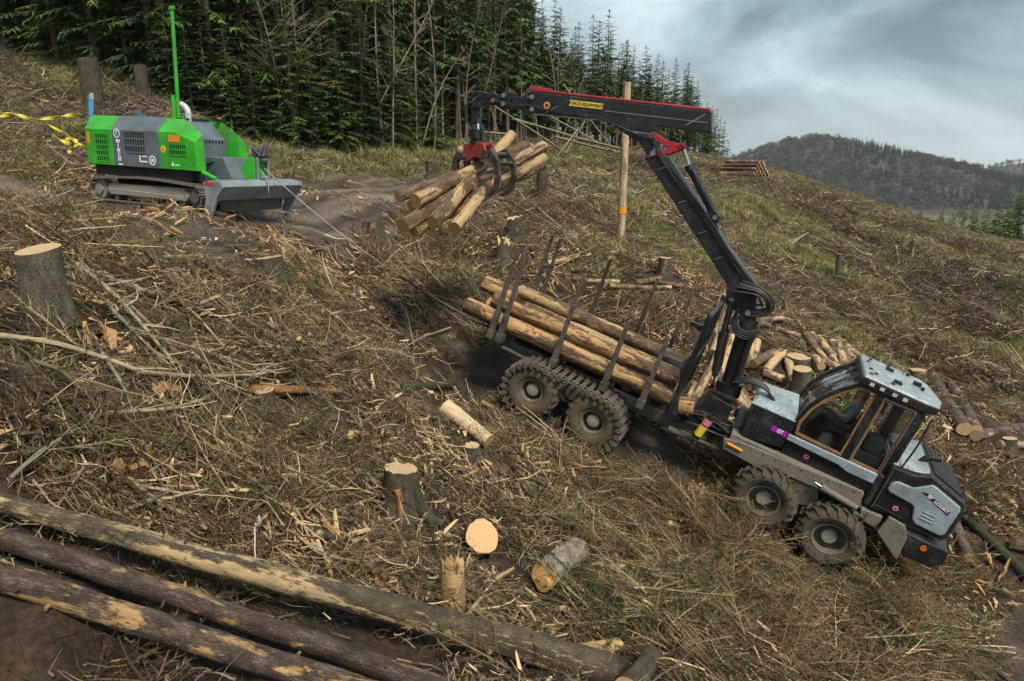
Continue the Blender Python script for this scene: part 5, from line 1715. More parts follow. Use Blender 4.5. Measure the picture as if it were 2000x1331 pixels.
# cut logs lying behind the cab and crane: pixel pairs, radius
PM = [B_PILE, CUT]
piles = {
 'stacked logs above the cab': ([((1574, 654), (1610, 702)), ((1586, 654), (1622, 706)), ((1596, 660), (1632, 700)), ((1604, 670), (1634, 712)), ((1582, 668), (1596, 704)), ((1626, 668), (1634, 700)),
    ((1636, 668), (1648, 712)), ((1646, 680), (1662, 718)), ((1654, 680), (1670, 706)), ((1592, 700), (1604, 716)), ((1612, 704), (1628, 724)), ((1634, 660), (1690, 706)), ((1610, 706), (1642, 722))], .115, 'pale log in the small stack above the cab roof'),
 'logs scattered behind the crane': ([((1470, 712), (1512, 688)), ((1496, 724), (1528, 688)), ((1538, 698), (1548, 738)), ((1466, 672), (1460, 712)), ((1478, 668), (1468, 708)), ((1490, 728), (1530, 742)), ((1552, 700), (1582, 706)),
    ((1410, 640), (1392, 690)), ((1425, 600), (1395, 655)), ((1415, 580), (1398, 615)), ((1400, 690), (1385, 745)), ((1430, 660), (1415, 720)), ((1388, 720), (1350, 790)),
    ((1434, 765), (1462, 812)), ((1446, 762), (1470, 800)), ((1416, 700), (1402, 752)), ((1360, 750), (1340, 800))], .125, 'pale log lying among others behind the crane pillar'),
 'poles lying above the crane pillar': ([((1488, 626), (1530, 622)), ((1484, 632), (1505, 636)), ((1518, 642), (1560, 656)), ((1275, 548), (1335, 560)), ((1120, 545), (1210, 552)), ((1190, 558), (1310, 562)), ((1070, 515), (1130, 500)), ((1240, 552), (1292, 545))], .085, 'thin pale pole lying on the brash beyond the forwarder')}
LOGLAB = {
 'logs scattered behind the crane': ['pale log pointing up to the right, first one right of the hose guard', 'thick pale log next to the first one right of the hose guard', 'short log standing up slope just left of the round stump', 'log running straight downhill close to the crane pillar',
    'second log running straight downhill right of the crane pillar', 'log lying level above the grey box lid', 'short log lying level above the round stump', 'log behind the lift cylinder, leaning down to the left', 'long log seen between the headboard top and the main boom',
    'highest of the scattered logs, beside the top of the headboard', 'low log between the headboard and the lift cylinder', 'log seen in the gap between lift cylinder and crane pillar', 'log just in front of the foot of the headboard', 'left of two logs under the hoses before the front box',
    'right of two logs under the hoses before the front box', 'log behind the foot of the lift cylinder', 'log butt behind the downhill end of the load'],
 'poles lying above the crane pillar': ['level thin pole just right of the crane knee', 'short pole below the level one right of the crane knee', 'thin pole slanting down to the right above the small log stack', 'thin pole behind the stakes nearest the headboard', 'long pole behind the middle stakes of the load', 'long pole lying below the square stump beyond the load', 'pale pole behind the rear pair of stakes', 'short pole beside the square stump beyond the load']}
for grp, (lst, r, lab) in piles.items():
    for i, (p, q) in enumerate(lst):
        lift = .9 if i % 3 else 1.8
        ll = LOGLAB.get(grp, [])
        glog(p, q, r * rnd.uniform(.85, 1.15), r * rnd.uniform(.85, 1.1), PM, ll[i] if i < len(ll) else lab, sink=lift, group=grp, knots=3, m=10, n=12)
# log stack on the ridge
bs_ = gp(1440, 345)
for row in range(5):
    for k in range(6 - row):
        p = bs_ + np.array([.8 + (k + row * .5) * .34, 0, .17 + row * .30])
        log(p + np.array([.2, -1.4, rnd.uniform(-.05, .05)]), p + np.array([-2.5, 1.1, rnd.uniform(-.1, .1)]), .175 * rnd.uniform(.85, 1.1), .165, [B_RED, CUT], 'log in the stack on the ridge below the lone trees', group='log stack on the ridge', m=5, n=9, knots=0)

# ---- stumps
def stump(px, py, h, r, mat, label, top=CUTZ, flare=1.35, lean=(0, 0), group=None, cat='stump', name='stump', roots=0, n=22, splinter=0.0, scale_top=1.0, rough=.06, tilt=None):
    base = gp(px, py)
    rs = random.Random(int(px * 7 + py))
    mb = MB(); v = []; f = []
    ph = [rs.uniform(0, 6.28) for _ in range(5)]
    hs = [-.25, 0, .06, .16, .35, .6, .85, 1.0]
    for i, t_ in enumerate(hs):
        k_ = 1 + (flare - 1) * math.exp(-max(t_, 0) * h / (r * .9)) if t_ >= 0 else flare * 1.1
        k_ *= (1 + (scale_top - 1) * max(t_, 0))
        for j in range(n):
            a = 2 * math.pi * j / n
            fl = (k_ - 1) * .8 * max(0, math.sin(5 * a + ph[0]))
            q = r * (k_ + fl + rough * math.sin(2 * a + ph[1]) + rough * .6 * math.sin(4 * a + ph[2] + 3 * t_) + rough * .5 * rs.uniform(-1, 1))
            z = t_ * h
            if i == len(hs) - 1: z += splinter * rs.uniform(-.5, 1.0) + (.12 * r * math.cos(a - ph[3]) if tilt is None else tilt[0] * r * math.cos(a - tilt[1]))
            v.append((q * math.cos(a) + lean[0] * max(t_, 0), q * math.sin(a) + lean[1] * max(t_, 0), z))
    m_ = len(hs)
    for i in range(m_ - 1):
        for j in range(n):
            f.append((i * n + j, i * n + (j + 1) % n, (i + 1) * n + (j + 1) % n, (i + 1) * n + j))
    mb.add(v, f)
    mb.m = 1
    rg = v[(m_ - 1) * n:]
    c_ = (sum(q[0] for q in rg) / n, sum(q[1] for q in rg) / n, sum(q[2] for q in rg) / n - splinter * .4)
    mb.add([c_] + rg, [(0, 1 + j, 1 + (j + 1) % n) for j in range(n)])
    me = mb.mesh('stump', [mat, top], 50)
    LOGSEG.append((base[0], base[1], base[0] + .01, base[1], r * 1.05, base[2]))
    o = link_mesh(name, me, None, Matrix.Translation(base))
    tag(o, label, cat, group)
    for k in range(roots):
        a = 2 * math.pi * k / max(1, roots) + ph[4]
        rm = MB()
        p0 = Vector((math.cos(a) * r * .9, math.sin(a) * r * .9, h * .35))
        p1 = Vector((math.cos(a) * r * 1.6, math.sin(a) * r * 1.6, h * .05))
        p2 = Vector((math.cos(a + .2) * r * 2.6, math.sin(a + .2) * r * 2.6, -.12))
        rm.tube(smooth_path([p0, p1, p2], 2, 4), [.10 - .006 * i for i in range(9)], 8)
        rm.build('root', mat, o, smooth=60)
    return o
stump(94, 606, .74, .235, STUMPG, 'big grey stump with a slanting pale cut at the left', flare=1.2, tilt=(.22, R(65)))
stump(528, 545, .44, .26, STUMPB, 'dark stump below the winch machine blade', roots=2)
s3 = stump(786, 1000, .66, .225, STUMPB, 'tall stump with orange torn bark and mossy foot in the middle of the slope', roots=4, flare=1.5, splinter=.022, n=30)
m = MB(); m.tube(smooth_path([(.20, -.10, .42), (.27, -.13, .2), (.36, -.16, .0), (.50, -.22, -.15)], 2, 4), [.07 - .003 * i for i in range(13)], 8); m.build('mossy_root', B_MOSSY, s3, smooth=60)
m = MB(); m.tube(smooth_path([(-.02, -.235, .46), (.02, -.24, .30), (.03, -.30, .02), (.06, -.40, -.15)], 2, 4), [.05, .05, .05, .05, .045, .045, .045, .04, .04, .04, .03, .03, .03], 7); m.build('torn_bark', B_ORANGE, s3, smooth=60)
stump(922, 895, .24, .12, STUMPG, 'small round stump below the short pale log')
m = MB()
stump(845, 352, .78, .25, STUMPB, 'tall stump standing on the far verge of the skid track')
stump(1006, 462, .62, .25, STUMPB, 'pale topped stump below the grapple bundle', splinter=.08)
stump(1058, 398, 2.4, .21, STUMPB, 'tall stump post just right of the held logs', flare=1.2)
B_POLE = bark('peeled_pole', ((.14, .09, .05), (.26, .18, .11), (.38, .28, .18)), (0.50, 0.36, 0.21), 0.7, up=True, stretch=.12)
pole = stump(1213, 470, 5.75, .155, B_POLE, 'tall pale pole stump with an orange paint mark behind the crane', flare=1.25, name='tall_stump', n=16)
m = MB(); m.tube([(0, 0, 1.02), (0, 0, 1.28)], .178, 16, caps=False); m.build('paint_mark', ORANGEP, pole, smooth=60)
stump(1297, 540, .62, .19, STUMPB, 'square looking stump right of the pole, above the load')
stump(1561, 775, .80, .24, STUMPG, 'clean round stump between the crane hoses and the cab')
stump(1556, 718, .34, .26, STUMPG, 'low stump hidden behind the round one left of the cab')
stump(1789, 752, .5, .16, B_PILE, 'narrow splintered stump behind the cab roof', flare=1.0, scale_top=1.4)
stump(1968, 880, .34, .15, STUMPB, 'small stump between the logs at the right edge')
stump(186, 224, 1.95, .34, STUMPB, 'thick tall stump behind the rear hood of the winch machine', flare=1.15)
stump(282, 200, 1.35, .23, STUMPB, 'narrower tall stump at the dark forest edge', flare=1.15)
stump(898, 335, 1.15, .18, B_PILE, 'pale stump post behind the grapple claw', flare=1.1)
stump(735, 468, .5, .22, STUMPB, 'dark stump above the middle of the slope')
stump(984, 512, .62, .20, STUMPG, 'splintered pale stump beyond the bunk', splinter=.25)
stump(1635, 545, 1.2, .14, STUMPG, 'thin stump post on the far slope', flare=1.1)
stump(886, 1205, .62, .13, SPLIT, 'snapped splintery stump above the long peeled log', splinter=.22, top=SPLIT, flare=1.1)
stump(1358, 985, .28, .17, SPLIT, 'torn pale stump left of the front wheels', splinter=.14, top=SPLIT)
stump(520, 800, .30, .14, STUMPB, 'small dark stump under the orange pole')
for (px, py, h, lx) in ((1755, 522, 1.3, -.35), (1769, 520, 1.5, .15), (1778, 520, 1.6, .0)):
    stump(px, py, h, .075, B_PILE, 'thin pale stick standing among three on the far slope', group='three upright sticks on the far slope', flare=1.05, lean=(lx, 0), name='stake_stump', n=8)
glog((1545, 478), (1578, 456), .10, .06, [B_BIRCH, CUT], 'pale bent branch lying on the far slope')
glog((1930, 660), (2010, 700), .07, .05, [B_PILE, CUT], 'pale pole lying at the right edge of the far slope')
# ------------------------------------------------------------------ trees
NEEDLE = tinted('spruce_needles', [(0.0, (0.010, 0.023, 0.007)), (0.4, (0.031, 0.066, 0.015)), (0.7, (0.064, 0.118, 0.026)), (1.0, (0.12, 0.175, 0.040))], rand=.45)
SPBARK = plain('spruce_bark', (0.12, 0.092, 0.07), 0.9, var=.35, scale=5)
PALEBARK = plain('pale_sapling_bark', (0.20, 0.165, 0.11), 0.85, var=.4, scale=4)
BIRCHB = plain('birch_bark', (0.55, 0.53, 0.49), 0.8, var=.3, scale=3)
def spruce(seed, Ht=14.0, c0=.1, wid=1.9, dens=1.0, sparse=False, dead=0, fine=1.0):
    rs = random.Random(seed)
    tm = MB()
    lean = (rs.uniform(-.25, .25), rs.uniform(-.25, .25))
    ax = lambda z: Vector((lean[0] * math.sin(z / Ht * 2), lean[1] * math.sin(z / Ht * 2.4), z))
    tm.tube([ax(Ht * t_) - Vector((0, 0, .5 if t_ == 0 else 0)) for t_ in (0, .04, .2, .4, .6, .8, 1.0)], [.20, .15, .125, .10, .075, .04, .012], 7)
    for _ in range(dead):
        z = rs.uniform(.06, c0 + .12) * Ht
        a = rs.uniform(0, 6.28); l_ = rs.uniform(.5, 1.5)
        p = ax(z); d_ = Vector((math.cos(a), math.sin(a), rs.uniform(-.35, .15)))
        tm.tube([p, p + d_ * l_ * .5, p + d_ * l_ + Vector((0, 0, -.12 * l_))], [.016, .011, .004], 3, caps=False)
    cm = MB(); cm.tint = []
    z = c0 * Ht
    while z < Ht - .15:
        t_ = (z / Ht - c0) / (1 - c0)
        nb = rs.choice((4, 5, 5, 6))
        a0 = rs.uniform(0, 6.28)
        for b in range(nb):
            if sparse and rs.random() < .22: continue
            a = a0 + 6.283 * b / nb + rs.uniform(-.3, .3)
            ln = wid * ((1 - t_) ** .75) * rs.choice((.5, .75, .95, 1.05, 1.25)) * rs.uniform(.85, 1.1) * (min(1, .45 + t_ * 4)) + .16
            p = ax(min(Ht - .2, z + rs.uniform(-.3, .3)))
            el = rs.uniform(-.38, .22) + .42 * t_
            d_ = Vector((math.cos(a), math.sin(a), el)).normalized()
            sd_ = Vector((-math.sin(a), math.cos(a), 0))
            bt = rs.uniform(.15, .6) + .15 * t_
            q = lambda s_: p + d_ * ln * s_ + Vector((0, 0, -.22 * ln * s_ * s_))
            n0 = len(cm.v)
            cm.m = 1
            cm.tube([q(0), q(.5), q(1)], [.018, .012, .004], 3, caps=False)
            cm.m = 0
            cm.tint += [0.3] * (len(cm.v) - n0)
            ns = max(4, int(ln * 11 * dens))
            for k in range(ns):
                s_ = (k + rs.random()) / ns
                if s_ < .12: continue
                w_ = ln * (.42 * (1 - s_) + .14) * rs.uniform(.6, 1.2)
                sg = 1 if k % 2 else -1
                dd = (sd_ * sg * rs.uniform(.55, 1.0) + d_ * rs.uniform(.4, .9) + Vector((0, 0, rs.uniform(-.8, .12)))).normalized()
                w_ = max(.16, min(w_, .62)) * (.5 + .5 * fine)
                o_ = q(s_)
                nn = dd.cross(Vector((rs.uniform(-.4, .4), rs.uniform(-.4, .4), 1))).normalized() * (w_ * rs.uniform(.13, .22) * fine)
                cm.add([o_, o_ + dd * w_ * .5 + nn, o_ + dd * w_ + Vector((0, 0, -.05)), o_ + dd * w_ * .5 - nn], [(0, 1, 2, 3)])
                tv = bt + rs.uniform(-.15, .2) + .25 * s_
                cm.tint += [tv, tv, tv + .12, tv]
            o_ = q(1); nn = sd_ * .06
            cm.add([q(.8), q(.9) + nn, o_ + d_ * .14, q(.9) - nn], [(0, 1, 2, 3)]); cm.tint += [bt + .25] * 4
        z += rs.uniform(.32, .5) * (1.25 if sparse else 1)
    for k in range(5):
        a = k * 1.256; o_ = ax(Ht - .35)
        cm.add([o_, o_ + Vector((math.cos(a) * .08, math.sin(a) * .08, .18)), ax(Ht + .12), o_ + Vector((math.cos(a + .8) * .08, math.sin(a + .8) * .08, .18))], [(0, 1, 2, 3)])
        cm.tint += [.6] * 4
    t_o = tm.mesh('trunk', SPBARK, 60)
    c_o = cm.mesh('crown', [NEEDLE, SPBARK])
    return t_o, c_o
KINDS = {
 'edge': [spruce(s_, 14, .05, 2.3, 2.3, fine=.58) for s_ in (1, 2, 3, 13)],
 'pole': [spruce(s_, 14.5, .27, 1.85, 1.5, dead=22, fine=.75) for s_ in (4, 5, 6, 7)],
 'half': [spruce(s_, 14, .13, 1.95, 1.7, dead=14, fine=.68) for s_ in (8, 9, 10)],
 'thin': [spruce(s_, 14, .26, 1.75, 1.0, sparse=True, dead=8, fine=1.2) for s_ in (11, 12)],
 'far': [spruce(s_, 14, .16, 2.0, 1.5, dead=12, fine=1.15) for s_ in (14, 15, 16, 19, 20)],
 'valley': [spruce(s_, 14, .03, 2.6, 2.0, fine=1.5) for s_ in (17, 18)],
}
def tree(kind, pos, sc, label, group, name='spruce', rz=None, wsc=1.0):
    t_me, c_me = rnd.choice(KINDS[kind])
    M_ = Matrix.Translation(pos) @ Matrix.Rotation(rnd.uniform(0, 6.28) if rz is None else rz, 4, 'Z') @ Matrix.Diagonal((sc * wsc, sc * wsc, sc, 1))
    r_ = empty(name, M_)
    tag(r_, label, 'tree', group)
    link_mesh('trunk', t_me, r_); link_mesh('crown', c_me, r_)
    return r_
EDGE = [(-150, 35), (0, 33), (150, 31), (320, 29.3), (430, 29.2), (560, 30), (700, 34), (880, 39.5), (1000, 50), (1110, 64), (1190, 74), (1240, 82), (1290, 92), (1340, 104), (1385, 128)]
def edge_d(px):
    return float(np.interp(px, [e_[0] for e_ in EDGE], [e_[1] for e_ in EDGE]))
placed = []
def try_place(px, off, mind):
    q = P(px, 290, edge_d(px) + off)[:2]
    for p in placed:
        if (p[0] - q[0]) ** 2 + (p[1] - q[1]) ** 2 < mind * mind: return None
    placed.append((float(q[0]), float(q[1])))
    return (float(q[0]), float(q[1]), H1(q[0], q[1]) - .05)
LAB = {'edge': 'dense dark spruce with boughs down to the ground on the forest edge', 'pole': 'tall spruce with a long bare trunk and green upper crown in the plantation',
       'half': 'dark spruce with dead lower boughs standing in the plantation', 'thin': 'thin sparse spruce with gaps in its crown at the end of the plantation'}
LAB['far'] = 'green spruce in the row of trees stepping down to the right'
GRP = {'far': 'spruces stepping down to the right', 'edge': 'dense spruces on the forest edge', 'pole': 'bare trunked spruces of the plantation', 'half': 'spruces with dead lower boughs', 'thin': 'sparse spruces at the plantation end'}
cnt = 0
# front row first, then deeper
for off0, off1, step, mind in ((0, 1.2, 15, 1.25), (1.5, 4, 19, 1.5), (4, 9, 19, 1.7), (9, 16, 22, 2.0)):
    px = -120.0
    while px < 1385 and cnt < 285:
        p = try_place(px + rnd.uniform(-7, 7), rnd.uniform(off0, off1), mind)
        if p is not None:
            if px < 820: kd = 'edge' if (off0 < 3 and rnd.random() < (.85 if px < 640 else .65)) else 'half'
            elif px < 1000: kd = rnd.choice(('pole', 'pole', 'half', 'pole'))
            else: kd = rnd.choice(('pole', 'far', 'far'))
            hgt = 14.0 * rnd.uniform(.78, 1.14)
            if px > 1030: hgt *= .86 - .010 * min(off1, 9)
            tree(kd, p, hgt / 14.0, LAB[kd], GRP[kd], wsc=rnd.uniform(.85, 1.25))
            cnt += 1
        px += step * rnd.uniform(.7, 1.3) * (0.62 if px > 1100 else 1)
for px, d, hh in ((1403, 140, 13.5), (1411, 146, 15.5), (1421, 152, 14.2), (1433, 156, 13.8), (1395, 134, 12.5)):
    q = P(px, 300, d)
    z = H1(q[0], q[1])
    tree('thin', (q[0], q[1], z - .1), hh / 14, LAB['thin'], GRP['thin'], wsc=1.15)

# young spruces filling the forest edge low down
for px, off, hh in ((345, .0, 4.5), (385, -.5, 3.6), (415, .2, 5.5), (455, -.4, 4.2), (500, -.8, 3.4), (530, -.2, 5.6), (575, -.6, 6.4), (610, -.9, 4.4), (640, .0, 7.0), (672, -1.0, 5.2), (705, -.6, 6.6), (735, -1.2, 4.0), (765, -.4, 6.0), (800, -.8, 4.6), (850, -.5, 5.4), (930, -.4, 5.0)):
    q = P(px, 285, edge_d(px) - 1.0 + off)
    tree('edge', (q[0], q[1], H1(q[0], q[1]) - .05), hh / 14, 'young low spruce with green boughs filling the foot of the forest edge', 'young spruces at the forest edge', wsc=1.35)

# ---- thin bare saplings among the edge trunks, many of them leaning
def sapling(seed, Ht, bark_, nb=14, crook=.25, twl=1.0):
    rs = random.Random(seed)
    ph = rs.uniform(0, 6.28)
    ax = lambda t_: Vector((crook * math.sin(t_ * 3 + ph) - crook * math.sin(ph), crook * .7 * math.sin(t_ * 4.2 + ph) - crook * .7 * math.sin(ph), t_ * Ht - .3 * (t_ == 0)))
    tm = MB(); tm.tube([ax(i / 8) for i in range(9)], [.055 * (1 - .8 * i / 8) for i in range(9)], 6)
    bm = MB()
    for k in range(nb):
        t_ = rs.uniform(.25, .98); a = rs.uniform(0, 6.28)
        l_ = twl * rs.uniform(.5, 1.6) * (1.15 - t_)+.2
        p = ax(t_); d_ = Vector((math.cos(a), math.sin(a), rs.uniform(.1, .9)))
        bm.tube([p, p + d_ * l_ * .5 + Vector((rs.uniform(-.1, .1), 0, 0)), p + d_ * l_ + Vector((0, 0, .12))], [.022, .014, .005], 4, caps=False)
        for j in range(3):
            u_ = rs.uniform(.3, .9); pp = p + d_ * l_ * u_
            dd = (d_ + Vector((rs.uniform(-.8, .8), rs.uniform(-.8, .8), rs.uniform(-.2, .6)))).normalized()
            bm.tube([pp, pp + dd * l_ * .4], [.010, .004], 3, caps=False)
    return tm.mesh('trunk', bark_, 60), bm.mesh('branches', bark_)
SAPS = [sapling(21, 7.5, PALEBARK, 12, .2), sapling(22, 9.0, PALEBARK, 16, .3), sapling(23, 6.0, PALEBARK, 10, .35), sapling(24, 10.5, PALEBARK, 18, .25)]
BIRCHES = [sapling(31, 12.5, BIRCHB, 26, .35, 1.6), sapling(32, 10.5, PALEBARK, 34, .6, 2.2)]
def bare(meshes, pos, tilt, az, sc, label, group, name='bare_sapling'):
    M_ = Matrix.Translation(pos) @ Matrix.Rotation(az, 4, 'Z') @ Matrix.Rotation(tilt, 4, 'Y') @ Matrix.Rotation(rnd.uniform(0, 6.28), 4, 'Z') @ Matrix.Scale(sc, 4)
    r_ = empty(name, M_)
    tag(r_, label, 'tree', group)
    link_mesh('trunk', meshes[0], r_); tag(link_mesh('branches', meshes[1], r_), kind='stuff')
for k in range(34):
    px = rnd.uniform(660, 1290) if k < 33 else rnd.uniform(440, 640)
    d = edge_d(px) - rnd.uniform(.3, 2.5) * (1 + (px > 1000))
    q = P(px, 292, d)
    lean_ = k % 4 == 0
    tl = rnd.uniform(.2, .6) if lean_ else rnd.uniform(0, .14)
    bare(rnd.choice(SAPS), (q[0], q[1], H1(q[0], q[1]) - .05), tl, rnd.choice((0, math.pi)) + rnd.uniform(-.6, .6), rnd.uniform(.75, 1.15),
         'thin bare sapling leaning over in front of the plantation' if lean_ else 'thin bare upright sapling in front of the plantation trunks',
         'leaning bare saplings' if lean_ else 'upright bare saplings')
q = P(489, 262, 31.5); bare(BIRCHES[0], (q[0], q[1], H1(q[0], q[1])), .03, math.pi, 1.05, 'white barked birch standing against the dark spruces', None, 'birch')
q = P(545, 275, 28.6); bare(BIRCHES[1], (q[0], q[1], H1(q[0], q[1])), .08, math.pi, .9, 'crooked pale bare tree right of the white birch', None, 'bare_tree')
q = P(572, 280, 28.8); bare(BIRCHES[1], (q[0], q[1], H1(q[0], q[1])), .05, .5, .8, 'branchy bare tree with a forked top on the forest edge', None, 'bare_tree')
for (p0, p1, d0, d1, r_) in [((1000, 232), (1215, 292), 46, 49, .10), ((1030, 205), (1205, 300), 47, 50, .08), ((1085, 268), (1218, 300), 50, 51, .09), ((1100, 165), (1200, 295), 52, 55, .07), ((960, 205), (1100, 296), 44, 47, .07), ((1150, 225), (1105, 300), 54, 52, .06), ((1130, 250), (1088, 306), 48, 46, .06), ((880, 250), (990, 262), 42, 44, .07)]:
    log(P(*p0, d0), P(*p1, d1), r_, r_ * .8, [PALEBARK, CUT], 'fallen thin trunk leaning against the plantation edge', cat='fallen tree', group='fallen trunks at the plantation edge', name='fallen_trunk', n=7, m=8, knots=0)
log(gp(1222, 300, .3), P(1300, 262, 47), .05, .03, [PALEBARK, CUT], 'pale bent pole right of the grapple on the grass verge', cat='fallen tree', name='fallen_trunk', n=6, m=6, knots=0)

# ---- dark conifers down in the valley at the right
for px, top, d, kd, ww in ((1912, 397, 170, 'valley', .9), (1885, 404, 175, 'valley', 1.1), (1955, 383, 150, 'valley', 1.2), (1934, 408, 160, 'valley', 1.2), (1985, 372, 150, 'valley', 1.3), (2003, 352, 150, 'valley', 1.3), (1972, 400, 135, 'valley', 1.3), (1900, 412, 160, 'valley', 1.3), (1842, 404, 190, 'valley', 1.2), (1865, 416, 180, 'valley', 1.3), (1995, 398, 150, 'valley', 1.3), (1920, 420, 150, 'valley', 1.5), (1945, 418, 140, 'valley', 1.4)):
    tp = P(px, top, d)
    z = H1(tp[0], tp[1])
    h_ = max(4.0, min(30, tp[2] - z))
    tree(kd, (tp[0], tp[1], tp[2] - h_), h_ / 14, 'dark conifer in the valley beyond the slope at the right', 'conifers in the valley', wsc=ww * 14 / h_ * min(1, h_ / 14))

# ------------------------------------------------------------------ scattering helper: one object made of many small copies
SRC = {}
def source(name, meshes):
    c_ = bpy.data.collections.new(name)
    for i, me in enumerate(meshes):
        o = bpy.data.objects.new('%s_%03d' % (name, i), me)
        c_.objects.link(o)
    SRC[name] = c_
    return c_
def scatter(name, src, pts, rots, scl, idx, kind='stuff', parent=None):
    me = bpy.data.meshes.new(name)
    me.vertices.add(len(pts))
    me.vertices.foreach_set('co', np.asarray(pts, np.float32).ravel())
    for nm, typ, arr in (('rot', 'FLOAT_VECTOR', rots), ('scl', 'FLOAT_VECTOR', scl), ('pick', 'INT', idx)):
        at = me.attributes.new(nm, typ, 'POINT')
        if typ == 'FLOAT_VECTOR': at.data.foreach_set('vector', np.asarray(arr, np.float32).ravel())
        else: at.data.foreach_set('value', np.asarray(arr, np.int32))
    o = bpy.data.objects.new(name, me)
    COL.objects.link(o)
    ng = bpy.data.node_groups.new(name, 'GeometryNodeTree')
    ng.interface.new_socket('Geometry', in_out='INPUT', socket_type='NodeSocketGeometry')
    ng.interface.new_socket('Geometry', in_out='OUTPUT', socket_type='NodeSocketGeometry')
    gi = ng.nodes.new('NodeGroupInput'); go = ng.nodes.new('NodeGroupOutput')
    ci = ng.nodes.new('GeometryNodeCollectionInfo')
    ci.inputs['Collection'].default_value = src
    ci.inputs['Separate Children'].default_value = True
    ci.inputs['Reset Children'].default_value = True
    iop = ng.nodes.new('GeometryNodeInstanceOnPoints')
    def na(nm, dt):
        n = ng.nodes.new('GeometryNodeInputNamedAttribute'); n.data_type = dt; n.inputs['Name'].default_value = nm
        return [s_ for s_ in n.outputs if s_.enabled and s_.name == 'Attribute'][0]
    l_ = ng.links.new
    m2p = ng.nodes.new('GeometryNodeMeshToPoints')
    l_(gi.outputs[0], m2p.inputs[0])
    l_(m2p.outputs[0], iop.inputs['Points'])
    l_(ci.outputs[0], iop.inputs['Instance'])
    iop.inputs['Pick Instance'].default_value = True
    l_(na('pick', 'INT'), iop.inputs['Instance Index'])
    e2r = ng.nodes.new('FunctionNodeEulerToRotation')
    l_(na('rot', 'FLOAT_VECTOR'), e2r.inputs[0])
    l_(e2r.outputs[0], iop.inputs['Rotation'])
    l_(na('scl', 'FLOAT_VECTOR'), iop.inputs['Scale'])
    l_(iop.outputs[0], go.inputs[0])
    md = o.modifiers.new('scatter', 'NODES'); md.node_group = ng
    o['kind'] = kind
    return o
def slope_euler(x, y, spin, tilt=0.12):
    """rotations that lay a copy on the hillside, turned at random"""
    e_ = .25
    zx = (base_h(x + e_, y) - base_h(x - e_, y)) / (2 * e_)
    zy = (base_h(x, y + e_) - base_h(x, y - e_)) / (2 * e_)
    n_ = len(x)
    out = np.zeros((n_, 3), np.float32)
    up = Vector((0, 0, 1))
    for i in range(n_):
        nn = Vector((-zx[i] + rnd.gauss(0, tilt), -zy[i] + rnd.gauss(0, tilt), 1)).normalized()
        qn = up.rotation_difference(nn) @ Quaternion((0, 0, 1), spin[i])
        out[i] = qn.to_euler()
    return out

# deeper rows of the plantation read as one mass
pts = []; 
for _ in range(1050):
    px = rnd.uniform(-500, 1390); off = 9 + rnd.random() ** 1.3 * 60
    q = P(px, 290, edge_d(max(px, -150)) + off)
    if px > 1000 and off > 34: continue
    pts.append((q[0], q[1]))
pts = np.array(pts)
zz = height(pts[:, 0], pts[:, 1])
fsrc = bpy.data.collections.new('deep_spruce')
for i, (t_me, c_me) in enumerate(KINDS['half'][:1] + KINDS['far'][:2] + KINDS['pole'][:1]):
    jm = MB()
    jm.tint = []
    for me_, mi in ((t_me, 1), (c_me, 0)):
        vs_ = [v_.co[:] for v_ in me_.vertices]
        b0 = len(jm.v)
        jm.v += vs_
        tt = [0.3] * len(vs_)
        if 'tint' in me_.attributes:
            arr = np.zeros(len(vs_), np.float32); me_.attributes['tint'].data.foreach_get('value', arr); tt = list(arr)
        jm.tint += tt
        for p_ in me_.polygons:
            jm.f.append(tuple(b0 + k for k in p_.vertices)); jm.mi.append(1 if (mi == 1 or p_.material_index == 1) else 0)
    o = bpy.data.objects.new('deep_spruce_%d' % i, jm.mesh('deep_spruce', [NEEDLE, SPBARK]))
    fsrc.objects.link(o)
n_ = len(pts)
s_ = rng.uniform(.85, 1.12, n_) * np.where(pts[:, 0] > 0.4, .70, 1.0)
scatter('deep_spruce_forest', fsrc, np.column_stack([pts, zz - .1]), np.column_stack([np.zeros(n_), np.zeros(n_), rng.uniform(0, 6.28, n_)]), np.column_stack([s_, s_, s_]), rng.integers(0, 4, n_))

# ------------------------------------------------------------------ far hills and their woods
def hill(name, crest, d0, d1, mat, ybase, z0):
    """ridge whose crest passes through the given outline at distance d1, foot at distance d0"""
    cp = np.array([P(px, py, d1) for px, py in crest])
    nx_, ny_ = 90, 46
    xs_ = np.linspace(cp[0, 0], cp[-1, 0], nx_)
    cz = np.interp(xs_, cp[:, 0], cp[:, 2]); cy = np.interp(xs_, cp[:, 0], cp[:, 1])
    v = []
    for j in range(ny_):
        t_ = j / (ny_ - 1)
        for i in range(nx_):
            if t_ < .62:
                k = t_ / .62
                y = ybase + (cy[i] - ybase) * k; z = z0 + (cz[i] - z0) * float(sstep(0, 1, k) * .55 + k * .45)
            else:
                k = (t_ - .62) / .38
                y = cy[i] + 500 * k; z = cz[i] + (z0 - cz[i]) * float(sstep(0, 1, k))
            fx = float(fbm(np.array([xs_[i] * .012]), np.array([y * .012]), 4)[0])
            v.append((xs_[i], y, z + fx * 7 * math.sin(math.pi * min(1, t_ / .62)) - (0 if 0 < j < ny_ - 1 else 12)))
    f = [(j * nx_ + i, j * nx_ + i + 1, (j + 1) * nx_ + i + 1, (j + 1) * nx_ + i) for j in range(ny_ - 1) for i in range(nx_ - 1)]
    mb = MB(); mb.add(v, f)
    o = mb.build(name, mat, smooth=180)
    o['kind'] = 'structure'
    return np.array(v).reshape(ny_, nx_, 3)
HILLM = plain('far_hill_litter', (0.062, 0.050, 0.034), 0.95, var=.35, scale=.02)
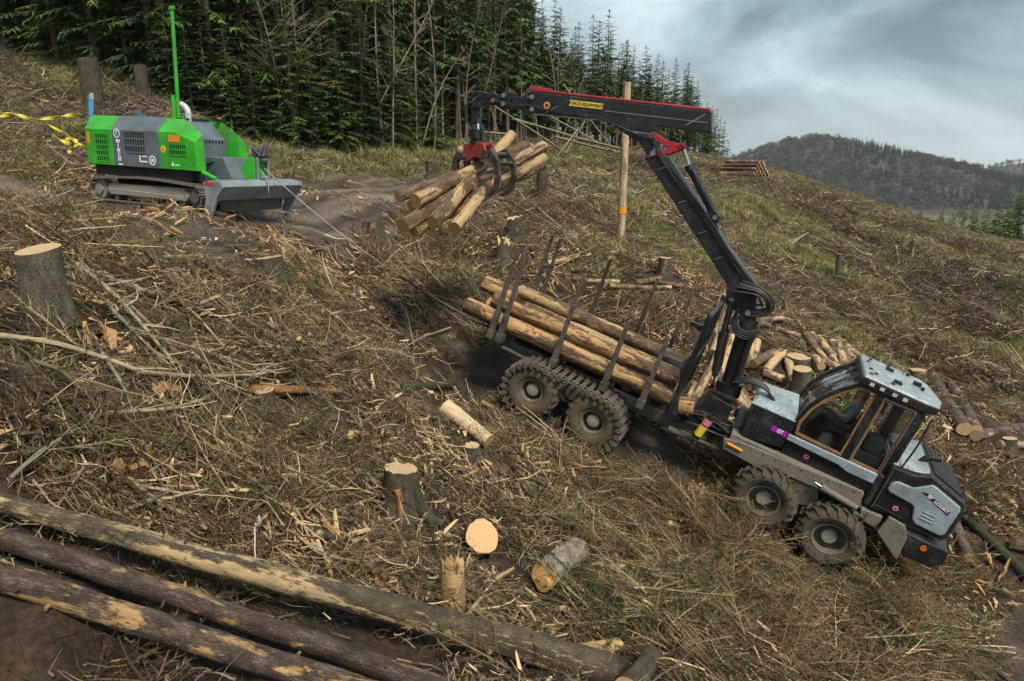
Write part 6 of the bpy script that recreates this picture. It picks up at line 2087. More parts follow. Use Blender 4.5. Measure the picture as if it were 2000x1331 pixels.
hv1 = hill('far_hill', [(1200, 420), (1350, 345), (1440, 322), (1490, 302), (1520, 291), (1560, 279), (1600, 276), (1640, 283), (1690, 286), (1740, 302), (1790, 312), (1830, 325), (1880, 342), (1920, 372), (1990, 402), (2150, 425)], 640, 1000, HILLM, 720, -34)
hv2 = hill('rear_hill', [(1500, 420), (1700, 400), (1840, 372), (1900, 340), (1950, 330), (2000, 322), (2100, 306), (2300, 310), (2600, 360)], 900, 1400, HILLM, 1150, -36)
WOODC = tinted('bare_wood_twigs', [(0.0, (0.045, 0.034, 0.026)), (0.5, (0.082, 0.060, 0.046)), (1.0, (0.14, 0.108, 0.072))], rand=.7)
WOODG = tinted('far_conifers', [(0.0, (0.012, 0.022, 0.014)), (1.0, (0.04, 0.06, 0.03))], rand=.5)
def far_broadleaf(seed):
    rs = random.Random(seed); mb = MB(); mb.tint = []
    mb.tube([(0, 0, -1), (0, 0, 4)], [.35, .2], 4); mb.tint += [.4] * len(mb.v)
    for _ in range(110):
        d_ = Vector((rs.gauss(0, 1), rs.gauss(0, 1), rs.gauss(0, 1))).normalized() * rs.random() ** .4
        c_ = Vector((d_.x * 4.2, d_.y * 4.2, 7.5 + d_.z * 4.5))
        e_ = Vector((rs.gauss(0, 1), rs.gauss(0, 1), rs.gauss(0, 1) + .6)).normalized() * rs.uniform(.9, 1.8)
        g_ = e_.cross(Vector((rs.gauss(0, 1), rs.gauss(0, 1), rs.gauss(0, 1)))).normalized() * rs.uniform(.25, .6)
        mb.add([c_ - e_ * .5, c_ + g_, c_ + e_ * .6, c_ - g_], [(0, 1, 2, 3)])
        mb.tint += [.3 + .35 * d_.z + rs.uniform(-.1, .2)] * 4
    return mb.mesh('far_broadleaf', WOODC)
def far_conifer(seed):
    rs = random.Random(seed); mb = MB(); mb.tint = []
    for k in range(90):
        t_ = rs.random(); a = rs.uniform(0, 6.28); r_ = 2.6 * (1 - t_) + .2
        p = Vector((0, 0, 1 + t_ * 13)); e_ = Vector((math.cos(a) * r_, math.sin(a) * r_, -.5 * r_))
        s_ = Vector((-math.sin(a), math.cos(a), 0)) * r_ * .35
        mb.add([p, p + e_ * .6 + s_, p + e_, p + e_ * .6 - s_], [(0, 1, 2, 3)]); mb.tint += [rs.uniform(.1, .8)] * 4
    return mb.mesh('far_conifer', WOODG)
source('far_wood', [far_broadleaf(s_) for s_ in range(4)] + [far_conifer(s_) for s_ in range(3)])
def wood(name, hv, n_, conif, jmax):
    ny_, nx_, _ = hv.shape
    a = rng.uniform(0, nx_ - 1.001, n_); b = rng.uniform(.5, jmax, n_)
    i0 = a.astype(int); j0 = b.astype(int); fa = (a - i0)[:, None]; fb = (b - j0)[:, None]
    p = (hv[j0, i0] * (1 - fa) + hv[j0, i0 + 1] * fa) * (1 - fb) + (hv[j0 + 1, i0] * (1 - fa) + hv[j0 + 1, i0 + 1] * fa) * fb
    g_ = fbm(p[:, 0] * .013 + 3, p[:, 1] * .008, 3) * 1.3 + conif(p)
    pk = np.where(g_ + rng.normal(0, .1, n_) > .20, rng.integers(4, 7, n_), rng.integers(0, 4, n_))
    s_ = rng.uniform(.7, 1.15, n_)
    scatter(name, SRC['far_wood'], p, np.column_stack([np.zeros(n_), np.zeros(n_), rng.uniform(0, 6.28, n_)]), np.column_stack([s_, s_, s_ * rng.uniform(.8, 1.1, n_)]), pk)
wood('far_hill_wood', hv1, 5200, lambda p: .30 * sstep(470, 680, p[:, 0]) + .02, 32)
wood('rear_hill_wood', hv2, 2600, lambda p: .45 + 0 * p[:, 0], 32)
# bushes along the valley floor
n_ = 500
xy = np.column_stack([rng.uniform(150, 700, n_), rng.uniform(330, 640, n_)])
xy = xy[(fbm(xy[:, 0] * .02, xy[:, 1] * .02, 3) > .02)]
n_ = len(xy)
s_ = rng.uniform(.35, .7, n_)
scatter('valley_wood', SRC['far_wood'], np.column_stack([xy, height(xy[:, 0], xy[:, 1])]), np.column_stack([np.zeros(n_), np.zeros(n_), rng.uniform(0, 6.28, n_)]), np.column_stack([s_, s_, s_]), rng.integers(0, 7, n_))
# ------------------------------------------------------------------ brash: twigs, boughs, grass, chips
TWIG = tinted('brash_twigs', [(0.0, (0.020, 0.012, 0.007)), (0.3, (0.068, 0.041, 0.023)), (0.55, (0.155, 0.106, 0.060)), (0.8, (0.34, 0.25, 0.145)), (1.0, (0.64, 0.46, 0.27))], rand=.6)
TWIGDARK = tinted('dark_brash', [(0.0, (0.020, 0.014, 0.011)), (0.4, (0.058, 0.042, 0.032)), (0.75, (0.13, 0.10, 0.075)), (1.0, (0.24, 0.19, 0.14))], rand=.30)
DEADN = tinted('dead_needles', [(0.0, (0.038, 0.034, 0.017)), (0.4, (0.090, 0.068, 0.034)), (0.7, (0.185, 0.142, 0.078)), (1.0, (0.34, 0.25, 0.13))], rand=.45)
RUSTN = tinted('rusty_needles', [(0.0, (0.045, 0.023, 0.009)), (0.5, (0.135, 0.075, 0.03)), (1.0, (0.26, 0.165, 0.075))], rand=.4)
GREENN = tinted('green_boughs', [(0.0, (0.008, 0.017, 0.005)), (0.5, (0.024, 0.048, 0.011)), (1.0, (0.065, 0.10, 0.028))], rand=.4)
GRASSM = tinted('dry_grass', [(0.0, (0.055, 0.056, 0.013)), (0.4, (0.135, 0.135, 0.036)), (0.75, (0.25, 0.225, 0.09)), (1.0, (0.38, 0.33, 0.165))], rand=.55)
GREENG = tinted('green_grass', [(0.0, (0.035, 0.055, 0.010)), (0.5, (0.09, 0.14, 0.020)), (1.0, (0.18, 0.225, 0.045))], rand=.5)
CHIP = tinted('wood_chips', [(0.0, (0.22, 0.105, 0.04)), (0.5, (0.44, 0.265, 0.12)), (1.0, (0.66, 0.47, 0.26))], rand=.6)
BARKP = tinted('bark_flakes', [(0.0, (0.025, 0.017, 0.012)), (0.6, (0.075, 0.048, 0.033)), (1.0, (0.16, 0.10, 0.065))], rand=.4)
def tw(mb, p, d_, ln, r, rs, tint, seg=4, bend=.35, sides=3):
    pts = []; q = Vector(p); dd = Vector(d_).normalized()
    for i in range(seg + 1):
        pts.append(q.copy())
        dd = (dd + Vector((rs.gauss(0, bend), rs.gauss(0, bend), rs.gauss(0, bend * .5))) * (1.0 / seg)).normalized()
        q = q + dd * ln / seg
    n0 = len(mb.v)
    mb.tube(pts, [r * (1 - .7 * i / seg) for i in range(seg + 1)], sides, caps=False)
    mb.tint += [tint] * (len(mb.v) - n0)
    return pts
def twig_clump(seed, n, rad, lo, hi, r, mat):
    rs = random.Random(seed); mb = MB(); mb.tint = []
    main = rs.uniform(0, 6.28)
    for _ in range(n):
        a = main + rs.gauss(0, 1.3); ln = rs.uniform(lo, hi)
        p = (rs.uniform(-rad, rad), rs.uniform(-rad, rad), rs.uniform(.0, .07))
        pts = tw(mb, p, (math.cos(a), math.sin(a), rs.gauss(.04, .16)), ln, r * rs.choice((.5, .7, .9, 1.2, 1.9)), rs, rs.random(), 4, 1.5)
        if rs.random() < .5:
            tw(mb, pts[2], (math.cos(a + .7), math.sin(a + .7), rs.uniform(-.1, .4)), ln * .4, r * .5, rs, rs.random(), 2, .5)
    return mb.mesh('twig_clump', mat)
def bough(seed, mat, ln=.9, nsub=14, dens=10, br=.007, nl=.055):
    """broken spruce bough: a stem, side twigs and needle tufts lying flat"""
    rs = random.Random(seed); mb = MB(); mb.tint = []
    mb.m = 1
    st_ = tw(mb, (0, 0, .03), (1, 0, .08), ln, br * 1.6, rs, .55, 6, .35)
    for k in range(nsub):
        t_ = (k + 1) / (nsub + 1); i = min(5, int(t_ * 6)); p = st_[i].lerp(st_[i + 1], t_ * 6 - i)
        sg = 1 if k % 2 else -1
        a = sg * rs.uniform(.5, 1.1)
        l2 = ln * (.52 - .32 * t_) * rs.uniform(.6, 1.2)
        mb.m = 1
        s2 = tw(mb, p, (math.cos(a), math.sin(a), rs.uniform(-.1, .35)), l2, br * .6, rs, .5, 3, .4)
        mb.m = 0
        tb = rs.uniform(.15, .8)
        for j in range(dens):
            u_ = rs.random() * 2.99; i2 = int(u_); o_ = s2[i2].lerp(s2[i2 + 1], u_ - i2)
            dr = (s2[i2 + 1] - s2[i2]).normalized()
            dd = (dr * rs.uniform(.3, 1) + Vector((rs.gauss(0, .6), rs.gauss(0, .6), rs.gauss(.1, .5)))).normalized()
            l3 = nl * rs.uniform(.7, 1.6)
            w_ = dd.cross(Vector((rs.gauss(0, 1), rs.gauss(0, 1), 1))).normalized() * rs.uniform(.003, .006) * (nl / .055)
            mb.add([o_ + w_, o_ + dd * l3, o_ - w_], [(0, 1, 2)]); mb.tint += [tb + rs.uniform(-.2, .2)] * 3
    return mb.mesh('bough', [mat, TWIG])
def tuft(seed, mat, n=34, h=.22, sp=.10):
    rs = random.Random(seed); mb = MB(); mb.tint = []
    for _ in range(n):
        a = rs.uniform(0, 6.28); o_ = Vector((rs.gauss(0, sp), rs.gauss(0, sp), -.01))
        d_ = Vector((math.cos(a) * rs.uniform(.2, 1.1), math.sin(a) * rs.uniform(.2, 1.1), 1)).normalized()
        l_ = h * rs.uniform(.5, 1.4); w_ = Vector((-math.sin(a), math.cos(a), 0)) * rs.uniform(.003, .006) * (h / .22)
        m1 = o_ + d_ * l_ * .55; e_ = o_ + d_ * l_ + Vector((math.cos(a), math.sin(a), -.6)) * l_ * .3
        mb.add([o_ - w_, o_ + w_, m1 + w_ * .8, m1 - w_ * .8, e_], [(0, 1, 2, 3), (3, 2, 4)])
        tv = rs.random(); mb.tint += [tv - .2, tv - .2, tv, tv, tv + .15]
    return mb.mesh('tuft', mat)
def chips(seed, mat, n=9, l0=.025, l1=.13, flat=.010):
    rs = random.Random(seed); mb = MB(); mb.tint = []
    for _ in range(n):
        l_ = rs.uniform(l0, l1); w_ = l_ * rs.choice((.07, .10, .14, .2, .34))
        Mx = Matrix.Translation((rs.gauss(0, .22), rs.gauss(0, .22), rs.uniform(.0, .06))) @ Matrix.Rotation(rs.uniform(0, 6.28), 4, 'Z') @ Matrix.Rotation(rs.gauss(0, .35), 4, 'Y') @ Matrix.Rotation(rs.gauss(0, .5), 4, 'X')
        n0 = len(mb.v)
        mb.add([(-l_, -w_, 0), (-l_ * .6, w_, 0), (l_ * .7, w_ * .6, 0), (l_, -w_ * .2, 0), (-l_, -w_, flat), (-l_ * .6, w_, flat), (l_ * .7, w_ * .6, flat), (l_, -w_ * .2, flat)],
               [(3, 2, 1, 0), (4, 5, 6, 7), (0, 1, 5, 4), (1, 2, 6, 5), (2, 3, 7, 6), (3, 0, 4, 7)], Mx)
        mb.tint += [rs.random()] * (len(mb.v) - n0)
    return mb.mesh('chips', mat)
source('twigs', [twig_clump(s_, 15, .40, .10, .34 + .14 * s_, .0082, TWIG) for s_ in range(6)] + [twig_clump(s_, 14, .38, .12, .75, .0075, TWIGDARK) for s_ in range(6, 10)])
source('boughs', [bough(s_, DEADN) for s_ in range(4)] + [bough(s_, RUSTN) for s_ in (5, 6)] + [bough(s_, GREENN) for s_ in (7, 8)])
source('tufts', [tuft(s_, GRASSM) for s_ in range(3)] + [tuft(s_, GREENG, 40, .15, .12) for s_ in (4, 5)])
source('bits', [chips(s_, CHIP) for s_ in range(4)] + [chips(s_, BARKP, 8, .05, .22, .02) for s_ in (5, 6)] + [chips(s_, CHIP, 3, .08, .20, .03) for s_ in (7, 8)])
def in_view(n, d0, d1, pxa=-80, pxb=2080, seed=0, pw=1.0):
    """random hillside spots between two distances, evenly spread over the ground"""
    g_ = np.random.default_rng(seed)
    d = np.sqrt(g_.uniform(d0 ** 2, d1 ** 2, n))
    u_ = g_.uniform((pxa - 1000) / 1333, (pxb - 1000) / 1333, n)
    return u_ * d, d * 1.0
def keepout(x, y):
    """nothing tall where machines stand"""
    m = np.ones(len(x), bool)
    d = np.stack([x, y], 1) - _o[None, :2]
    u_ = d @ _ex[:2] / np.linalg.norm(_ex[:2]) ** 2; w_ = d @ _ey[:2]
    m &= ~((((u_ > -1.3) & (u_ < 1.3)) | ((u_ > 4.0) & (u_ < 6.4))) & (np.abs(np.abs(w_) - 1.13) < .45))
    d = np.stack([x, y], 1) - wo[None, :2]
    u_ = d @ wex[:2]; w_ = d @ wey[:2]
    m &= ~((u_ > -4.3) & (u_ < .9) & (w_ > -.2) & (w_ < 2.6))
    return m
def lay(name, src, x, y, lift, s0, s1, pick, tilt=.14, zs=1.0, thin=None, gap=.26):
    k = keepout(x, y)
    if thin is not None: k &= rng.random(len(x)) < thin(x, y)
    for ax_, ay_, bx_, by_, r_, z_ in LOGSEG:      # brash lies beside the logs and stumps, hardly ever on them
        lo_, hi_ = min(ax_, bx_) - r_ - gap - .1, max(ax_, bx_) + r_ + gap + .1
        c_ = np.nonzero((x > lo_) & (x < hi_) & (y > min(ay_, by_) - r_ - gap - .1) & (y < max(ay_, by_) + r_ + gap + .1) & k)[0]
        if len(c_):
            d_ = segdist(x[c_], y[c_], [(ax_, ay_), (bx_, by_)])
            k[c_[(d_ < r_ + gap) & (rng.random(len(c_)) < .93)]] = False
    x, y = x[k], y[k]
    n_ = len(x)
    z = height(x, y)
    s_ = rng.uniform(s0, s1, n_)
    pk = pick(x, y)
    sp_ = rng.uniform(0, 6.28, n_)
    return scatter(name, SRC[src], np.column_stack([x, y, z + rng.uniform(lift[0], lift[1], n_)]), slope_euler(x, y, sp_, tilt), np.column_stack([s_, s_, s_ * zs]), pk)
pickn = lambda lo, hi: (lambda x, y: rng.integers(lo, hi, len(x)))
def veg(x, y):         # grass belongs on the banks and the older slope, brash on the fresh cut
    return mossmask(x, y) * (1 - mudmask(x, y))
def brash_density(x, y):
    r_ = np.hypot(x, y)
    m = (1 - np.clip(mudmask(x, y) * 1.05, 0, 1)) ** 2
    left = sstep(-6.5, -9.5, x) * sstep(18.5, 20.5, y)
    m = m * (1 - .85 * left)
    b = .06 + .55 * sstep(-.22, .12, fbm(x * .62 + 3, y * .62 + 8, 5)) + .5 * sstep(.0, .35, fbm(x * 1.4 + 13, y * 1.4 + 8, 3))
    low = sstep(2.0, 4.5, x) * sstep(13.5, 10.5, y)
    return np.clip(m * b * (1 - .72 * low), .015, 1)
def pick_twig(x, y):
    g_ = fbm(x * .35 + 20, y * .35, 3) + rng.normal(0, .35, len(x))
    return np.where(g_ > .25, rng.integers(6, 10, len(x)), rng.integers(0, 6, len(x)))
x, y = in_view(12500, 4.0, 15.5, seed=1)
lay('near_twigs', 'twigs', x, y, (-.02, .07), .55, 1.15, pick_twig, thin=brash_density)
x, y = in_view(17000, 15, 31, seed=2)
lay('middle_twigs', 'twigs', x, y, (-.02, .07), .7, 1.4, pick_twig, thin=lambda a, b: brash_density(a, b) * (1 - .5 * veg(a, b)))
x, y = in_view(15000, 30, 95, pxa=900, seed=3)
lay('far_twigs', 'twigs', x, y, (-.02, .1), 1.1, 2.4, lambda a, b: np.where(rng.random(len(a)) < .45, rng.integers(6, 10, len(a)), rng.integers(0, 6, len(a))), thin=lambda a, b: .42 - .38 * veg(a, b))
def pick_bough(x, y):
    r_ = rng.random(len(x)); low = sstep(3, 7, x) * sstep(13, 9, y)
    g_ = fbm(x * .6 + 2, y * .6 + 30, 3)
    return np.where(r_ < .16 + .30 * low + .25 * (g_ > .3), rng.integers(6, 8, len(x)), np.where(r_ < .34 + .35 * low, rng.integers(4, 6, len(x)), rng.integers(0, 4, len(x))))
x, y = in_view(7500, 4.2, 15.5, seed=4)
lay('near_boughs', 'boughs', x, y, (-.01, .08), .5, 1.15, pick_bough, tilt=.22, thin=brash_density)
x, y = in_view(8500, 15, 31, seed=5)
lay('middle_boughs', 'boughs', x, y, (-.01, .08), .6, 1.4, pick_bough, tilt=.22, thin=lambda a, b: brash_density(a, b) * (1 - .6 * veg(a, b)))
x, y = in_view(8500, 4.2, 24, seed=6)
lay('wood_chip_litter', 'bits', x, y, (0, .07), .5, 1.15, lambda a, b: np.where(rng.random(len(a)) < .66, rng.integers(0, 4, len(a)), rng.integers(4, 6, len(a))), thin=lambda a, b: (.35 + .65 * sstep(-.1, .4, fbm(a * .5, b * .5 + 50, 3))) * (1 - .93 * mudmask(a, b)))
x, y = in_view(1300, 5, 20, pxa=-60, seed=41)
lay('broken_wood_pieces', 'bits', x, y, (.03, .12), .7, 1.3, pickn(6, 8), tilt=.3, thin=lambda a, b: (1 - mudmask(a, b)) * (.3 + .7 * sstep(-.1, .3, fbm(a * .5, b * .5 + 50, 3))))
x, y = in_view(1500, 16, 25, pxa=1250, pxb=2000, seed=16)
lay('sawing_litter', 'bits', x, y, (0, .04), .4, .95, pickn(0, 4), thin=lambda a, b: .15 + .85 * sstep(-.1, .35, fbm(a * .6, b * .6 + 77, 3)))
x, y = in_view(34000, 13, 48, seed=7)
pg_ = lambda a, b: np.where(rng.random(len(a)) < .30 + .3 * sstep(.0, .5, fbm(a * .4, b * .4 + 9, 3)), rng.integers(3, 5, len(a)), rng.integers(0, 3, len(a)))
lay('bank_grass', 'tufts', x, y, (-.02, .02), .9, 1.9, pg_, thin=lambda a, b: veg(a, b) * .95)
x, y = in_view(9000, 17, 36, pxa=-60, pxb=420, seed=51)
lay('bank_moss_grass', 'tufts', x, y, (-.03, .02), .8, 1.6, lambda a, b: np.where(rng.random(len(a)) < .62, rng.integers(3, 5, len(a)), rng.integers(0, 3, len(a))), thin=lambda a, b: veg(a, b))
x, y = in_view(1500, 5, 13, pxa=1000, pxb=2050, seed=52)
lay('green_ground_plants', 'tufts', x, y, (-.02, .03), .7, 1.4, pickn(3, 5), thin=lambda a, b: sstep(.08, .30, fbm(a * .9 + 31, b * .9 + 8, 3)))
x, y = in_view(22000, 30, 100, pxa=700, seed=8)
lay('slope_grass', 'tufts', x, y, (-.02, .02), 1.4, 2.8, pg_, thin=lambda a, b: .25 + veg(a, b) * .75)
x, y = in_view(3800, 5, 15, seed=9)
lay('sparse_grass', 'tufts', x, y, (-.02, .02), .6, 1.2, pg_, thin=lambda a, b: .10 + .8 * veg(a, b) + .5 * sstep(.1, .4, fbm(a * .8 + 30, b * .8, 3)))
x, y = in_view(1050, 7.0, 13, pxa=1100, pxb=2050, seed=31)
lay('lopped_boughs', 'boughs', x, y, (.02, .2), .8, 1.5, lambda a, b: np.where(fbm(a * .8 + 9, b * .8, 3) + rng.normal(0, .2, len(a)) > -.16, rng.integers(6, 8, len(a)), rng.integers(4, 6, len(a))), tilt=.3, thin=lambda a, b: sstep(-.3, .15, fbm(a * .7 + 70, b * .7, 3)))
x, y = in_view(260, 10.5, 14, pxa=1320, pxb=1540, seed=32)
lay('rusty_boughs', 'boughs', x, y, (.02, .22), .8, 1.5, pickn(4, 6), tilt=.35)
x, y = in_view(700, 5, 12, pxa=-60, pxb=700, seed=33)
lay('green_bough_patches', 'boughs', x, y, (.02, .12), .6, 1.2, lambda a, b: np.where(rng.random(len(a)) < .6, rng.integers(6, 8, len(a)), rng.integers(0, 4, len(a))), tilt=.3, thin=lambda a, b: sstep(.02, .25, fbm(a * .9 + 15, b * .9 + 40, 3)))
# heaps of thicker broken branches
def stick_heap(seed):
    rs = random.Random(seed); mb = MB(); mb.tint = []
    a0 = rs.uniform(0, 6.28)
    for _ in range(7):
        a = a0 + rs.gauss(0, .7)
        p = (rs.gauss(0, .3), rs.gauss(0, .3), rs.uniform(.0, .14))
        pts = tw(mb, p, (math.cos(a), math.sin(a), rs.gauss(.05, .15)), rs.uniform(.6, 1.9), rs.uniform(.008, .020), rs, rs.uniform(.2, 1), 6, .6, 5)
        for j in range(3):
            q = pts[rs.randrange(2, 6)]
            tw(mb, q, (math.cos(a + rs.gauss(0, .8)), math.sin(a + rs.gauss(0, .8)), rs.uniform(0, .6)), rs.uniform(.2, .6), .006, rs, rs.uniform(.2, .9), 3, .6)
    return mb.mesh('stick_heap', TWIG)
source('heaps', [stick_heap(s_) for s_ in range(5)])
hx, hy = in_view(125, 5, 24, seed=21)
x = np.concatenate([hx + rng.normal(0, .5, len(hx)) for _ in range(9)]); y = np.concatenate([hy + rng.normal(0, .5, len(hy)) for _ in range(9)])
lay('brash_heaps', 'heaps', x, y, (0, .12), .5, 1.0, pickn(0, 5), tilt=.2, gap=.75, thin=lambda a, b: (mudmask(a, b) < .45) * 1.0)
x = np.concatenate([hx + rng.normal(0, .6, len(hx)) for _ in range(16)]); y = np.concatenate([hy + rng.normal(0, .6, len(hy)) for _ in range(16)])
lay('brash_mats', 'boughs', x, y, (0, .16), .7, 1.4, pick_bough, tilt=.3, gap=.5, thin=lambda a, b: (mudmask(a, b) < .45) * 1.0)
# brash ridges on the far slope
xs_, ys_ = [], []
for pts_, wd, hh in WINDROWS:
    for (ax_, ay_), (bx_, by_) in zip(pts_[:-1], pts_[1:]):
        ln = math.hypot(bx_ - ax_, by_ - ay_); n_ = int(ln * 13 * wd)
        t_ = rng.random(n_)
        xs_.append(ax_ + (bx_ - ax_) * t_ + rng.normal(0, wd * .5, n_)); ys_.append(ay_ + (by_ - ay_) * t_ + rng.normal(0, wd * .5, n_))
x, y = np.concatenate(xs_), np.concatenate(ys_)
lay('brash_ridge', 'twigs', x, y, (0, .3), 1.2, 2.3, lambda a, b: np.where(rng.random(len(a)) < .72, rng.integers(6, 10, len(a)), rng.integers(0, 6, len(a))), tilt=.4)
# brash and fern on the bank below the dark forest at the left
x, y = in_view(1800, 17, 36, pxa=-60, pxb=430, seed=10)
lay('bank_brash', 'twigs', x, y, (0, .12), 1.0, 2.0, lambda a, b: np.where(rng.random(len(a)) < .85, rng.integers(6, 10, len(a)), rng.integers(0, 6, len(a))), thin=lambda a, b: .7 * (segdist(a, b, TRACK) > 2.8) * (1 - .6 * veg(a, b)))

# ---- long whippy branches one can tell apart
BR = [plain('grey_branch_bark', (0.20, 0.175, 0.125), 0.85, var=.3), plain('straw_branch_bark', (0.33, 0.265, 0.16), 0.85, var=.25), plain('brown_branch_bark', (0.12, 0.082, 0.055), 0.85, var=.3)]
def branch(route, r0, r1, mat, label, group=None, twigs=6, lift=.17):
    pts = [gp(a, b, lift + rnd.uniform(0, .06)) for a, b in route]
    pth = smooth_path([tuple(p) for p in pts], 2, 6)
    n_ = len(pth)
    mb = MB(); mb.tube(pth, [r0 + (r1 - r0) * i / (n_ - 1) for i in range(n_)], 6)
    rs = random.Random(int(route[0][0] * 13 + route[0][1])); mb.tint = []
    for _ in range(twigs):
        i = rs.randrange(2, n_ - 1); d_ = (pth[i] - pth[i - 1]).normalized()
        dd = d_ + Vector((rs.gauss(0, .6), rs.gauss(0, .6), rs.uniform(0, .7)))
        tw(mb, pth[i], dd, rs.uniform(.2, .7), r1 * .8, rs, .5, 3, .5)
    mb.tint = None
    o = mb.build('branch', mat, smooth=60)
    tag(o, label, 'branch', group)
L1 = ['long bent grey branch rising past the right edge of the big stump', 'straw coloured branch from the big stump down to the middle of the bundle', 'grey branch just below the straw one in the bundle by the big stump',
      'straw branch fanning out along the top of the bundle below the bench', 'longest grey branch sweeping right to the thin orange pole', 'short straw branch in the middle of the branch bundle',
      'thick straw branch running in from the left edge under the bundle', 'grey branch lying on the end of the thick straw branch', 'short brown branch below the thick straw branch at the left', 'grey branch curving straight down across the thick straw branch',
      'straw branch lying level left of the orange splintered pole', 'small grey bent branch left of the orange splintered pole', 'thin grey branch running toward the thin orange pole from above', 'short brown branch crossing the bundle in the middle']
L2 = ['grey stick above the left end of the upper long log', 'pale stick above the long logs pointing down right', 'grey stick under the pale one above the long logs', 'short red brown upright stick above the long logs', 'long grey stick lying level above the upper long log',
      'grey stick between the orange poles and the rear wheels', 'thin stick beside the snapped stump', 'pale stick leaning right of the snapped stump', 'brown stick above the end slab of the long log', 'grey bent stick left of the front wheels', 'straw stick below the rusty boughs by the front wheels',
      'grey stick running down from the rusty boughs', 'straw stick across the top of the rusty boughs', 'short grey stick right of the silver log', 'thick straw stick below the rearmost front wheel', 'short straw upright stick low right of the boughs', 'small grey stick left of the low right boughs',
      'straw stick curling at the bottom right', 'brown stick at the lower right edge', 'long grey stick in the green boughs at lower right', 'grey stick up the slope from the middle stump', 'curved pale bark strip beside the short pale log', 'short pale strip left of the curved bark strip',
      'straw stick in the brash above the upper long log', 'short pale peeled strip above the long log', 'thin straw stick right of the white scrap', 'brown stick left of the middle stump', 'short straw stick below the brown one left of the middle stump',
      'thin stick on the slope left of the log stack by the cab', 'dark stick lying left of the tall pole stump', 'grey stick under the grapple bundle', 'grey stick running down below the held logs', 'straw stick parallel to the grey one below the held logs',
      'straw stick on the green slope right of the boom', 'grey stick on the far slope left of the stump post', 'straw stick beside the winch rope', 'grey stick between the winch rope and the load']
G1 = 'long whippy branches lying below the muddy bench'
for rt, r0, r1, mi in [
    ([(95, 372), (118, 430), (138, 490), (190, 545), (270, 610), (345, 690), (470, 728)], .035, .018, 0),
    ([(150, 515), (230, 580), (300, 660), (340, 710)], .030, .016, 1), ([(150, 530), (215, 600), (285, 672), (330, 712)], .028, .014, 0),
    ([(165, 525), (270, 562), (370, 600), (440, 680)], .028, .014, 1), ([(240, 555), (360, 592), (430, 620), (480, 655), (540, 680), (610, 682), (672, 660)], .030, .015, 0),
    ([(255, 640), (340, 668), (430, 695), (505, 716)], .020, .012, 1), ([(0, 656), (110, 670), (220, 705), (280, 728), (400, 736), (500, 732), (580, 716)], .032, .016, 1),
    ([(270, 728), (360, 738), (460, 728), (560, 722)], .022, .012, 0), ([(65, 705), (110, 720), (165, 765)], .026, .014, 2), ([(200, 690), (245, 760), (262, 812)], .022, .012, 0),
    ([(210, 808), (330, 800), (400, 780), (440, 755)], .026, .014, 1), ([(430, 828), (480, 782), (515, 775)], .016, .010, 0),
    ([(350, 530), (420, 580), (500, 620), (590, 655)], .018, .010, 0), ([(300, 605), (365, 590), (450, 610)], .016, .010, 2)]:
    branch(rt, r0 * 1.05, r1 * 1.1, BR[mi], L1.pop(0), G1)
G2 = 'sticks lying about in the brash'
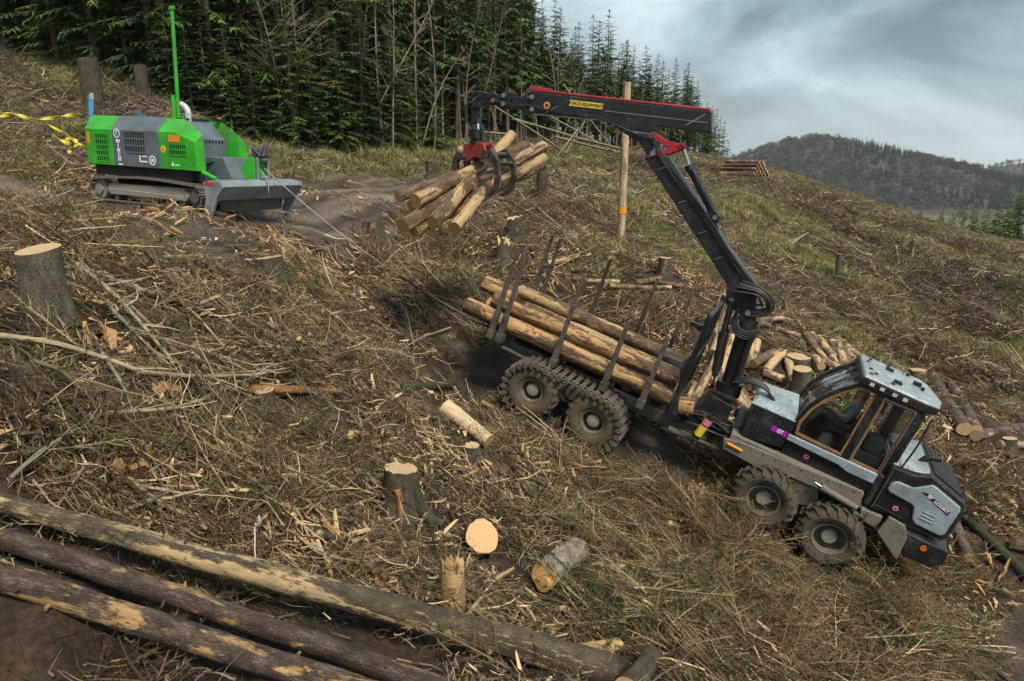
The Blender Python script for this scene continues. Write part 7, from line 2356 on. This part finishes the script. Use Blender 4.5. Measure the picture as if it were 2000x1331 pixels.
for rt, r0, r1, mi in [
    ([(20, 935), (80, 880), (150, 838), (190, 830)], .022, .012, 0), ([(250, 935), (300, 975), (360, 1005)], .034, .022, 1), ([(232, 1005), (290, 975), (330, 955)], .024, .015, 0),
    ([(360, 920), (368, 975)], .018, .012, 2), ([(380, 990), (470, 985), (560, 980)], .020, .012, 0), ([(690, 740), (720, 720), (780, 685)], .022, .014, 0),
    ([(860, 1180), (930, 1130), (978, 1120)], .016, .010, 0), ([(918, 1195), (972, 1125)], .024, .016, 1), ([(1160, 1200), (1200, 1250), (1220, 1265)], .018, .012, 2),
    ([(1395, 1030), (1420, 1030), (1480, 1100)], .016, .010, 0), ([(1410, 1050), (1450, 1090), (1475, 1135)], .018, .010, 1), ([(1470, 1135), (1500, 1200), (1540, 1240)], .018, .010, 0),
    ([(1330, 1050), (1400, 1032), (1480, 1040)], .018, .010, 1), ([(1300, 1110), (1330, 1085)], .018, .012, 0), ([(1505, 1085), (1560, 1110), (1640, 1160)], .024, .014, 1),
    ([(1540, 1160), (1560, 1220), (1575, 1260)], .016, .010, 0), ([(1425, 1190), (1450, 1140)], .016, .010, 0), ([(1650, 1260), (1690, 1278), (1745, 1270)], .016, .010, 1),
    ([(1870, 1200), (1960, 1262)], .018, .010, 2), ([(1600, 1110), (1680, 1190), (1740, 1270)], .016, .010, 0), ([(640, 880), (700, 830), (760, 790)], .016, .010, 0),
    ([(805, 822), (815, 850), (835, 868)], .030, .018, 1), ([(735, 875), (760, 866)], .03, .02, 1), ([(570, 1035), (620, 1080), (700, 1100)], .022, .012, 1),
    ([(705, 1092), (735, 1108), (752, 1128)], .022, .014, 1), ([(515, 1040), (545, 1075), (575, 1095)], .016, .010, 1), ([(600, 970), (680, 950), (720, 905)], .024, .014, 2),
    ([(650, 1000), (700, 985)], .022, .014, 1), ([(1540, 655), (1640, 700)], .018, .010, 0), ([(1220, 395), (1180, 378), (1140, 385)], .03, .02, 2),
    ([(830, 390), (900, 420), (960, 470)], .026, .016, 0), ([(1000, 395), (1080, 440), (1160, 490)], .026, .016, 0), ([(1050, 405), (1120, 465), (1180, 500)], .024, .014, 1),
    ([(1470, 500), (1510, 530)], .028, .018, 1), ([(1605, 490), (1640, 510)], .028, .018, 0), ([(560, 445), (640, 490), (720, 520)], .02, .012, 0), ([(880, 640), (820, 660), (760, 700)], .02, .012, 1)]:
    branch(rt, r0 * 1.1, r1, BR[mi], L2.pop(0) if L2 else 'weathered stick lying loose in the brash', G2, twigs=3, lift=.12)
# dead bough beside the front wheels
for rt in ([(1380, 1090), (1440, 1060), (1500, 1045)], [(1375, 1060), (1420, 1085), (1500, 1110)]):
    branch(rt, .03, .012, BR[1], 'rust coloured dead bough lying beside the front wheels', 'dead boughs by the front wheels', twigs=14)
# white plastic scrap
m = MB(); m.prism([(0, 0), (.06, .01), (.055, .2), (.03, .22), (.012, .19)], 0, .02)
o = m.build('plastic_scrap', plain('white_plastic', (.75, .76, .78), .4), M=Matrix.Translation(gp(490, 1045, .03)) @ Matrix.Rotation(R(10), 4, 'Y') @ Matrix.Rotation(R(-30), 4, 'X'), bevel=.008)
tag(o, 'small white plastic scrap lying in the brash above the long logs', 'litter')
# ------------------------------------------------------------------ thin moist air between the camera and the far hills
hm = bpy.data.materials.new('haze_air')
hm.use_nodes = True
t = hm.node_tree
t.nodes.clear()
out = t.nodes.new('ShaderNodeOutputMaterial')
pv = t.nodes.new('ShaderNodeVolumePrincipled')
pv.inputs['Color'].default_value = (0.80, 0.88, 0.95, 1)
pv.inputs['Density'].default_value = 0.00014
pv.inputs['Anisotropy'].default_value = 0.2
t.links.new(pv.outputs[0], out.inputs['Volume'])
m = MB()
m.box(-3200, 3200, -700, 5000, -75, 130)
hz = m.build('haze', hm)
hz['kind'] = 'stuff'
